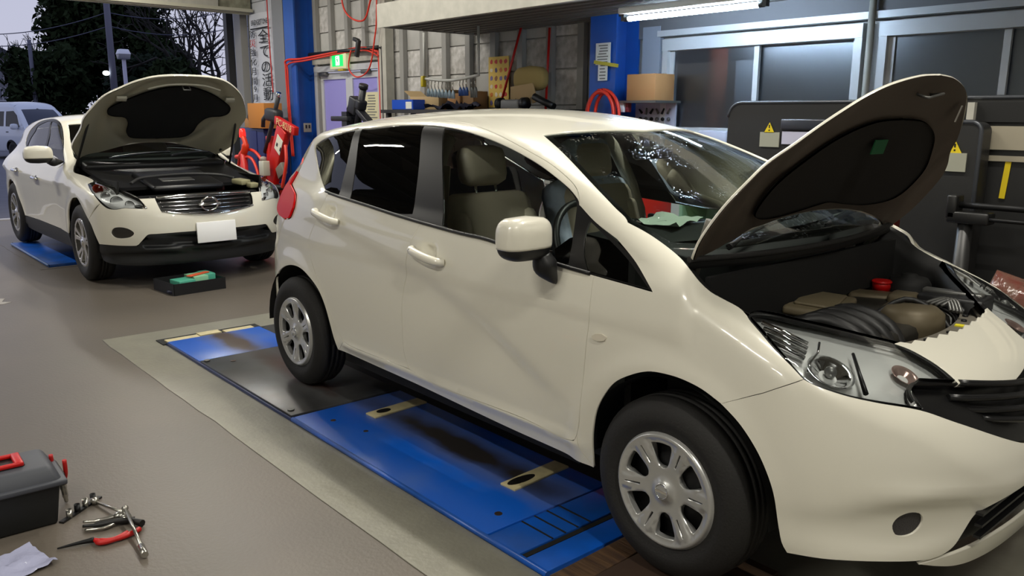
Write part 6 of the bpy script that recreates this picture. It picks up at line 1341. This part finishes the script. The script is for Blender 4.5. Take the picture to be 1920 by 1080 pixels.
# things seen blurred through the frosted window
q=mb(); q.cyl((-3.15,3.75,1.0),(-3.15,3.75,2.6),.09,14); tag(q.build('orange_post',mat('post_orange',(.80,.38,.18),.6)),'orange upright post blurred behind the frosted first window','post')
q=mb(); q.cyl((-2.80,3.70,1.0),(-2.80,3.70,2.0),.10,14); tag(q.build('pale_post',mat('post_pale',(.80,.84,.88),.6)),'pale upright roll blurred behind the frosted window','roll')
# ================================================================== right side: dark machines
CAB=mat('cabinet_charcoal',(.15,.15,.15),.42); CABL=mat('cabinet_charcoal_edge',(.30,.31,.33),.3,.5); YEL=mat('warning_yellow',(.86,.76,.10),.5)
def warn(parent,x,y,z,s):
    q=mb(); q.prism([(-s,-s*.85),(s,-s*.85),(0,s*.9)],0,.002,((x,y,z),(1,0,0),(0,0,1),(0,-1,0))); w=q.build('warning_triangle',YEL,parent)
    q=mb(); q.prism([(-s*.10,-.05*s),(s*.10,-.05*s),(s*.14,s*.5),(-s*.14,s*.5)],.002,.003,((x,y,z),(1,0,0),(0,0,1),(0,-1,0))); q.prism([(-s*.12,-.55*s),(s*.12,-.55*s),(s*.12,-.3*s),(-s*.12,-.3*s)],.002,.003,((x,y,z),(1,0,0),(0,0,1),(0,-1,0))); q.build('exclamation_mark',BLK,w)
def cabinet(lab,x0,x1,y,d,h,rr):
    t=thing('machine_cabinet',lab,'cabinet',((x0+x1)/2,y,0)); w=x1-x0; q=mb()
    P=[(-w/2,0),(w/2,0)]+[(w/2-rr+rr*math.cos(a),h-rr+rr*math.sin(a)) for a in [PI/2*k/6 for k in range(7)]]+[(-w/2+rr-rr*math.sin(a),h-rr+rr*math.cos(a)) for a in [PI/2*k/6 for k in range(7)]]
    q.prism(P,0,d,((0,d,0),(1,0,0),(0,0,1),(0,-1,0))); q.build('body',CAB,t)
    q=mb(); q.ring([(p[0],.004,p[1]) for p in P[1:]],.012,6); q.build('edge_trim',CABL,t); return t
c1=cabinet('charcoal machine cabinet with rounded top under the first window',-2.00,-.95,2.30,.45,1.615,.10)
q=mb(); q.box((-.175,-.006,1.365),(.15,.008,.10)); q.build('label_card',mat('card_grey_cream',(.60,.60,.54),.7),c1); q=mb(); q.box((.02,-.006,1.38),(.20,.008,.085)); q.build('label_card',mat('card_pale_lilac',(.72,.72,.80),.7),c1)
warn(c1,-.18,-.008,1.445,.04)
q=mb(); q.box((.08,-.01,1.47),(.34,.03,.07),b=.01); q.build('dark_screen',mat('screen_grey',(.20,.21,.24),.3),c1)
c2_=cabinet('charcoal machine cabinet with yellow tape beyond the hood edge',-.38,1.2,1.92,.5,1.625,.06)
q=mb(); q.box((.02,-.012,1.55),(1.5,.02,.10)); q.build('dark_band',mat('band_black',(.05,.05,.05),.6),c2_)
q=mb(); q.box((-.02,-.006,1.42),(1.3,.02,.12)); q.build('pale_ledge',mat('ledge_cream',(.60,.57,.50),.5),c2_); q=mb(); q.box((0,-.006,1.315),(1.35,.02,.028)); q.build('pale_strip',mat('ledge_cream',(.6,.57,.5)),c2_)
q=mb(); q.box((-.43,-.008,1.21),(.028,.004,.20),(0,.06,0)); q.build('yellow_tape',YEL,c2_)
q=mb(); q.box((-.62,-.03,1.52),(.035,.05,.16)); q.build('post',PALE,c2_)
c3=cabinet('tall dark panel stand with a cream card behind the raised hood',-.46,-.10,1.74,.14,1.50,.05)
q=mb(); q.box((.07,-.006,1.295),(.115,.008,.095)); q.build('label_card',mat('card_grey_cream',(.60,.60,.54)),c3); warn(c3,.065,-.006,1.372,.036)
vs_=thing('pipe_vise','dark bench vise on a pedestal in front of the yellow taped cabinet','vise',(-.08,1.62,0))
q=mb(); q.cyl((0,0,0),(0,0,.03),.16,18); q.cyl((0,0,.02),(0,0,1.0),.045,14,.035); q.build('pedestal',CAB,vs_)
q=mb(); q.box((.02,0,1.03),(.20,.10,.06),b=.01); q.box((-.06,0,1.08),(.05,.10,.12),b=.01); q.build('vise_body',mat('vise_black',(.08,.08,.08),.4),vs_)
q=mb(); q.cyl((-.08,0,1.09),(.36,0,1.09),.016,10); q.cyl((.0,-.03,1.03),(.36,-.03,1.03),.010,8); q.build('bars',STEEL,vs_)
bg_=mb(); superball(bg_,(0,0,.40),(.20,.20,.40),.8,n=36,k=24)
r=np.random.default_rng(2); bg_.v=[tuple(np.array(v)*(1+.06*math.sin(23*v[0]+17*v[2])*math.cos(19*v[1]+13*v[2]))) for v in bg_.v]
bgo=bg_.build('plastic_sack',mat('sack_clear_pinkish',(.44,.38,.33),.18,bump=1.,bscale=18,var=.6,vscale=7,vcol=(.40,.20,.17))); bgo.location=(.25,1.50,0); tag(bgo,'clear plastic sack of reddish rags beside the far fender','sack')
og=thing('orange_jack','orange and red jack handle standing behind the hood hinge','jack',(-.72,2.05,0))
q=mb(); q.box((0,0,.12),(.30,.30,.24),b=.02); q.build('base',RED,og); q=mb(); q.cyl((-.02,0,.2),(-.02,0,1.03),.022,10); q.build('handle',mat('jack_orange',(.85,.42,.10),.4),og); q=mb(); q.box((.08,0,.60),(.06,.08,.95),b=.01); q.build('mast',mat('jack_dull_red',(.50,.14,.09),.5),og)
# seen through the hatchback glass: tool trolley, oil unit, shelf
tr=thing('tool_trolley','red tool trolley by the wall, seen through the hatchback windshield','trolley',(-2.90,2.35,0))
q=mb(); q.box((0,0,.62),(.46,.40,1.08),b=.01); q.build('body',RED,tr)
for k in range(4):
    q=mb(); q.box((.02,-.205,.25+.22*k),(.36,.012,.19),b=.004); d=q.build('drawer',mat('drawer_grey',(.45,.45,.45),.4) if k==3 else RED,tr); q=mb(); q.box((.02,-.216,.31+.22*k),(.26,.012,.02)); q.build('handle',CHR,d)
q=mb(); q.box((0,0,1.20),(.50,.42,.08),b=.01); q.box((.0,0,1.27),(.40,.05,.08),b=.01); q.build('top_tray',RED,tr)
for x in (-.17,.17):
    for y in (-.14,.14): q=mb(); q.lathe([(.001,-.02),(.045,-.02),(.045,.02),(.001,.02)],(x,y,.045),'x',12); q.build('caster',BLK,tr)
sh2=thing('parts_shelf','pale green steel shelf unit with labels, seen through the windshield','shelf',(-2.26,2.62,0)); GRN=mat('shelf_pale_green',(.50,.66,.56),.5)
for x in (-.24,.24): q=mb(); q.box((x,0,.63),(.03,.34,1.26)); q.build('side',GRN,sh2)
for z in (.1,.5,.88,1.24): q=mb(); q.box((0,0,z),(.48,.34,.025)); q.build('board',GRN,sh2)
q=mb(); q.box((0,.16,.63),(.48,.01,1.26)); q.build('back',GRN,sh2)
q=mb(); q.box((-.04,-.172,.89),(.16,.004,.05)); q.build('yellow_label',YEL,sh2)
tbox('shelf_box','blue box on the green shelf behind the hatchback',-2.18,2.58,.893,(.14,.2,.12),0,mat('box_blue',(.12,.25,.6),.4))
tbox('shelf_box','red topped can on the green shelf behind the hatchback',-2.36,2.58,.893,(.09,.1,.22),0,mat('can_red',(.8,.1,.1),.4),'can')
tbox('shelf_box','yellow box on the middle board of the green shelf',-2.26,2.58,.513,(.3,.2,.16),0,YEL)
q=mb(); q.cyl((-1.98,2.30,0),(-2.02,2.55,1.35),.02,8); tag(q.build('broom_handle',mat('handle_orange',(.85,.50,.12),.5)),'orange broom handle leaning beside the green shelf','broom')
# paper on the dashboard
q=crumple('paper_sheets',(-.46,-.30,1.135),.20,.30,.012,mat('paper_greenish',(.75,.80,.74),.7),8,3,.3); tag(q,'loose papers lying on the hatchback dashboard','papers')
# ================================================================== outside, across the yard
def FV(p):
    x,y,z=p[...,0],np.abs(p[...,1]),p[...,2]
    w=ip(z,[.25,.5,1.1,1.3,1.85,2.1,2.2],[.87,.92,.93,.90,.80,.72,.66])
    xf=ip(z,[.2,.5,.85,1.05,1.2,1.82,2.02,2.15],[1.02,1.10,1.10,1.04,.92,.36,.05,-.4])-.14*y*y
    return smax(.07,y-w,(x-xf)*.75,z-2.12+.09*y*y+.05*sstep(-.2,.6,x),-3.5-x,.28-z)
van=thing('delivery_van','pale blue white van parked outside beyond the big opening','van',(-30.5,3.50,-.04),math.radians(19)); van.scale=(.9,.9,.9)
VW=mat('van_white',(.80,.82,.86),.3,0,.6)
def vp_(n_,lp,d,m_,both=True,**k):
    k.setdefault('sp',.09); o=panel(n_,FV,lp,d,m_,van,**k); return flip(o) if both else o
frw=[(.33,-.62,1.85,1),(.92,-.72,1.22,1),(.98,-.4,1.20),(1.0,0,1.19,1),(.36,0,1.88,1),(.36,-.35,1.87)]
sw_=[(.42,-.88,1.62,1),(.62,-.9,1.20,1),(-.30,-.9,1.22,1),(-.30,-.82,1.76,1),(.18,-.82,1.78,1)]
sw2=[(-.42,-.9,1.22,1),(-.42,-.82,1.76,1),(-1.5,-.82,1.76,1),(-1.5,-.9,1.22,1)]
side=[(.95,-.93,.55,1),(1.0,-.9,.9),(.9,-.9,1.15),(.36,-.84,1.75),(.15,-.80,1.90,1),(-3.4,-.80,1.95,1),(-3.42,-.9,1.1),(-3.42,-.9,.32,1),(-2.95,-.9,.32)]+arcp(-2.57,.34,.40,176,4,10)[0:]+[(-2.1,-.9,.30),(-.5,-.9,.30)]+arcp(0,.34,.40,176,4,10)+[(.5,-.9,.34,1)]
vp_('side_panel',side,S_,VW,holes=[sw_,sw2]); vp_('front_side_window',sw_,S_,PRIV,off=.01,th=.004); vp_('rear_side_window',sw2,S_,PRIV,off=.01,th=.004)
vp_('windshield',frw,(-.75,0,-.65),mat('van_windshield_dark',(.20,.22,.28),.08),both=False,mirror=True,off=.01,th=.004)
panel('nose',FV,[(.95,-.93,.55,1),(1.0,-.9,.9),(.9,-.9,1.15),(.36,-.84,1.75),(.15,-.80,1.90,1),(.0,-.5,2.02),(0,0,2.05,1),(1.1,0,.32,1),(.9,-.8,.32,1)],(-.85,.35,-.4),VW,van,mirror=True,sp=.09,holes=[[(.33,-.62,1.85,1),(.92,-.72,1.22,1),(.96,-.4,1.20),(.97,-.08,1.19,1),(.38,-.08,1.88,1),(.37,-.35,1.87)]])
panel('roof',FV,[(.15,-.80,1.90,1),(0,-.5,2.02),(0,0,2.05,1),(-3.4,0,2.1,1),(-3.4,-.8,1.95,1)],TP,VW,van,mirror=True,sp=.12)
m=mb(); m.box((1.09,0,.42),(.1,1.5,.16),b=.03); m.build('bumper',VW,van)
for s in (-1,1):
    m=mb(); m.box((1.02,s*.62,.80),(.08,.34,.20),(0,0,-s*.25),.03); m.build('headlamp',mat('van_lamp',(.7,.72,.74),.15),van)
    m=mb(); superball(m,(.52,s*1.06,1.22),(.09,.13,.11),.7); m.ring([(.5,s*.90,1.16),(.52,s*1.0,1.2)],.03,8); m.build('side_mirror',VW,van)
    m=mb(); m.box((-.18,s*.935,1.02),(.16,.03,.035),b=.01); m.build('door_handle',DGRY,van)
    for x in (0,-2.57):
        m=mb(); m.lathe([(.001,-.08),(.19,-.075),(.21,-.09),(.30,-.10),(.335,-.06),(.335,.06),(.30,.1),(.001,.1)],(x,s*.80,.335),'y',28); m.build('wheel',RUB,van)
m=mb(); m.box((-1.2,0,.5),(4.2,1.5,.3)); m.build('underbody',DARK,van)
# trees
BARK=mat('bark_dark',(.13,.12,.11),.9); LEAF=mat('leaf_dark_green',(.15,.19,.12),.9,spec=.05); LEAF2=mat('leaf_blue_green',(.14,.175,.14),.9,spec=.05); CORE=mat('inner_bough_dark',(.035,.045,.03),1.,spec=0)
def tree(lab,x,y,h,rad,m_,n,seed,low=1.0,core_=True):
    r=np.random.default_rng(seed); t=thing('evergreen_tree',lab,'tree',(x,y,-.04),0,None)
    q=mb(); q.ring([(0,0,0),(.1,0,h*.4),(0,.1,h*.9)],[.28,.2,.05],8); q.build('trunk',BARK,t)
    cl=r.normal(0,1,(26,3)); cl/=np.linalg.norm(cl,axis=1,keepdims=True); cl*=r.uniform(.25,.8,(26,1)); cl=cl*np.array([rad,rad,(h-low)/2])+np.array([0,0,low+(h-low)/2]); cr=r.uniform(.28,.45,26)*rad
    k=r.integers(0,26,n); d=r.normal(0,1,(n,3)); d/=np.linalg.norm(d,axis=1,keepdims=True); P=cl[k]+d*(cr[k]*r.uniform(.6,1.05,n))[:,None]*np.array([1,1,1.1])
    P[:,2]=np.maximum(P[:,2],low*.5)
    a=r.normal(0,1,(n,3)); b=r.normal(0,1,(n,3)); s=r.uniform(.14,.30,n)[:,None]
    a=a/np.linalg.norm(a,axis=1,keepdims=True)*s; b=b/np.linalg.norm(b,axis=1,keepdims=True)*s*.6
    V=np.stack([P-a,P+b,P+a,P-b],1).reshape(-1,3); F=np.arange(4*n).reshape(-1,4)
    me=bpy.data.meshes.new('foliage'); me.from_pydata(V.tolist(),[],F.tolist()); me.materials.append(m_); o=bpy.data.objects.new('foliage',me); C.objects.link(o); o.parent=t; o['kind']='stuff'
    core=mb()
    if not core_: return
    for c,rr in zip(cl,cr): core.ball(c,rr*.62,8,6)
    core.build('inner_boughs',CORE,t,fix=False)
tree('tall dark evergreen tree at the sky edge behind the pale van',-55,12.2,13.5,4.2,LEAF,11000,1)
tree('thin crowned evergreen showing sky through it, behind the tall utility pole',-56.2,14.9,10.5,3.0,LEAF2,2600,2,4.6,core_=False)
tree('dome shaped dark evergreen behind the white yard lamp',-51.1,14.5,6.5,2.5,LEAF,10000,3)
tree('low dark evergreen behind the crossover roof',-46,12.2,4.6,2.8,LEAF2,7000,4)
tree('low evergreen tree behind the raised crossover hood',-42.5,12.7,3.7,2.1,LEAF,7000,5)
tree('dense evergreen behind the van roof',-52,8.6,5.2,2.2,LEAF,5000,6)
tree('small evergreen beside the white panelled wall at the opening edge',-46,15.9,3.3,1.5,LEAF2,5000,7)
def bare(lab,x,y,h,seed,lean=0):
    r=np.random.default_rng(seed); t=thing('bare_tree',lab,'tree',(x,y,-.04)); q=mb(); br=[]
    def grow(p,d,L,rad,lv):
        e=p+d*L; q.ring([p,(p+e)/2+Vector(r.normal(0,.06*L,3)),e],[rad,rad*.85,rad*.65],6 if lv<2 else 4)
        if lv>=5: return
        for k in range(3 if lv<3 else 2):
            n_=(d+Vector(r.normal(0,.5,3))+Vector((0,0,.15))).normalized(); grow(e,n_,L*r.uniform(.62,.82),rad*.62,lv+1)
    grow(Vector((0,0,0)),Vector((0,lean,1)).normalized(),h*.30,.20,0); q.build('branches',BARK,t,fix=False)
bare('bare leafless tree between the evergreens and the white panelled wall',-42.5,13.9,9.0,8); bare('slender leafless tree right beside the white panelled wall',-43.5,14.9,9,12,.05); bare('leafless tree beside the house at the far end',-60,9.0,7,14); bare('small leafless tree behind the dome shaped evergreen',-47,14.5,8.5,21)
# poles, lamp, wires
POLE=mat('pole_concrete',(.36,.36,.42),.7)
def pole(lab,x,y,h,rad,arms=True):
    t=thing('utility_pole',lab,'pole',(x,y,-.04)); q=mb(); q.cyl((0,0,0),(0,0,h),rad,12,rad*.75); q.build('shaft',POLE,t)
    if arms:
        for z in (h-.4,h-1.2): q=mb(); q.box((0,0,z),(.1,1.6,.08)); q.build('crossarm',POLE,t)
pole('tall grey utility pole beside the white yard lamp',-40.4,8.92,9.5,.17); pole('slim grey utility pole behind the pale van',-50.8,7.70,5.4,.13,False)
yl=thing('yard_lamp','white yard lamp with trapezoid head on a pale post','street lamp',(-24.6,4.83,-.04)); WL=mat('lamp_post_pale',(.70,.70,.78),.5)
q=mb(); q.box((0,0,1.55),(.09,.09,3.1)); q.build('post',WL,yl)
taper('hood',.34,.34,.24,.24,3.22,3.36,mat('lamp_hood_white',(.85,.86,.9),.4),yl,.012); taper('lens',.28,.28,.32,.32,3.08,3.22,mat('lamp_lens_grey',(.45,.46,.5),.3),yl,.01)
q=mb(); q.cyl((0,0,3.05),(0,0,3.12),.05,8); q.build('neck',WL,yl)
sl_=thing('street_light','small glowing street light fixed to the tall utility pole','street light',(-40.4,8.85,3.30)); q=mb(); q.ball((-.0,-.22,0),.12,12,8,(1,1.3,.9)); q.build('globe',mat('street_glow',(1,1,1),.4,emit=(.95,1,1),estr=6),sl_); q=mb(); q.cyl((0,.0,.0),(0,-.18,.05),.025,8); q.build('bracket',POLE,sl_)
for k,(a,b,sag) in enumerate((((-52,5.5,5.6),(-40.4,8.92,6.0),.3),((-40.4,8.92,6.0),(-44.5,17.2,7.4),.5),((-52,5.6,5.0),(-40.4,8.92,5.4),.3),((-40.4,8.92,5.4),(-44.5,17.2,6.4),.5))):
    A=Vector(a);B=Vector(b); P=[A+(B-A)*t-Vector((0,0,sag*4*t*(1-t))) for t in np.linspace(0,1,14)]
    q=mb(); q.ring(P,.022,4); tag(q.build('overhead_wire',mat('wire_grey_blue',(.22,.23,.32),.6)),['upper wire left of the utility pole','upper wire from the utility pole toward the bare tree','lower wire left of the utility pole','lower wire from the utility pole toward the bare tree'][k],'wire','overhead wires')
# house beyond
ho=thing('house','pale grey two storey house beyond the trees at the far edge','house',(-68,8.2,-.04),.1)
q=mb(); q.box((0,-1.5,2.6),(6,5,5.2)); q.build('wall',mat('house_wall',(.50,.50,.54),.8),ho); q=mb(); q.prism([(-2.9,0),(2.9,0),(0,1.6)],-3.3,3.3,((0,-1.5,5.2),(0,1,0),(0,0,1),(1,0,0))); q.build('roof',mat('house_roof',(.22,.23,.27),.7),ho)
for y in (-.6,.6):
    for z in (1.3,3.9): q=mb(); q.box((3.02,y,z),(.06,.7,.9)); w=q.build('window',mat('window_frame_pale',(.7,.7,.72)),ho); q=mb(); q.box((3.06,y,z),(.02,.6,.8)); q.build('pane',PRIV,w)
for k in range(7): q=mb(); q.box((3.3,-.9+.3*k,2.75),(.05,.05,.8)); q.build('baluster',mat('rail_white',(.75,.75,.78)),ho)
q=mb(); q.box((3.3,0,3.15),(.06,2.0,.06)); q.box((3.2,0,2.32),(.4,2.1,.08)); q.build('balcony_rail',mat('rail_white',(.75,.75,.78)),ho)
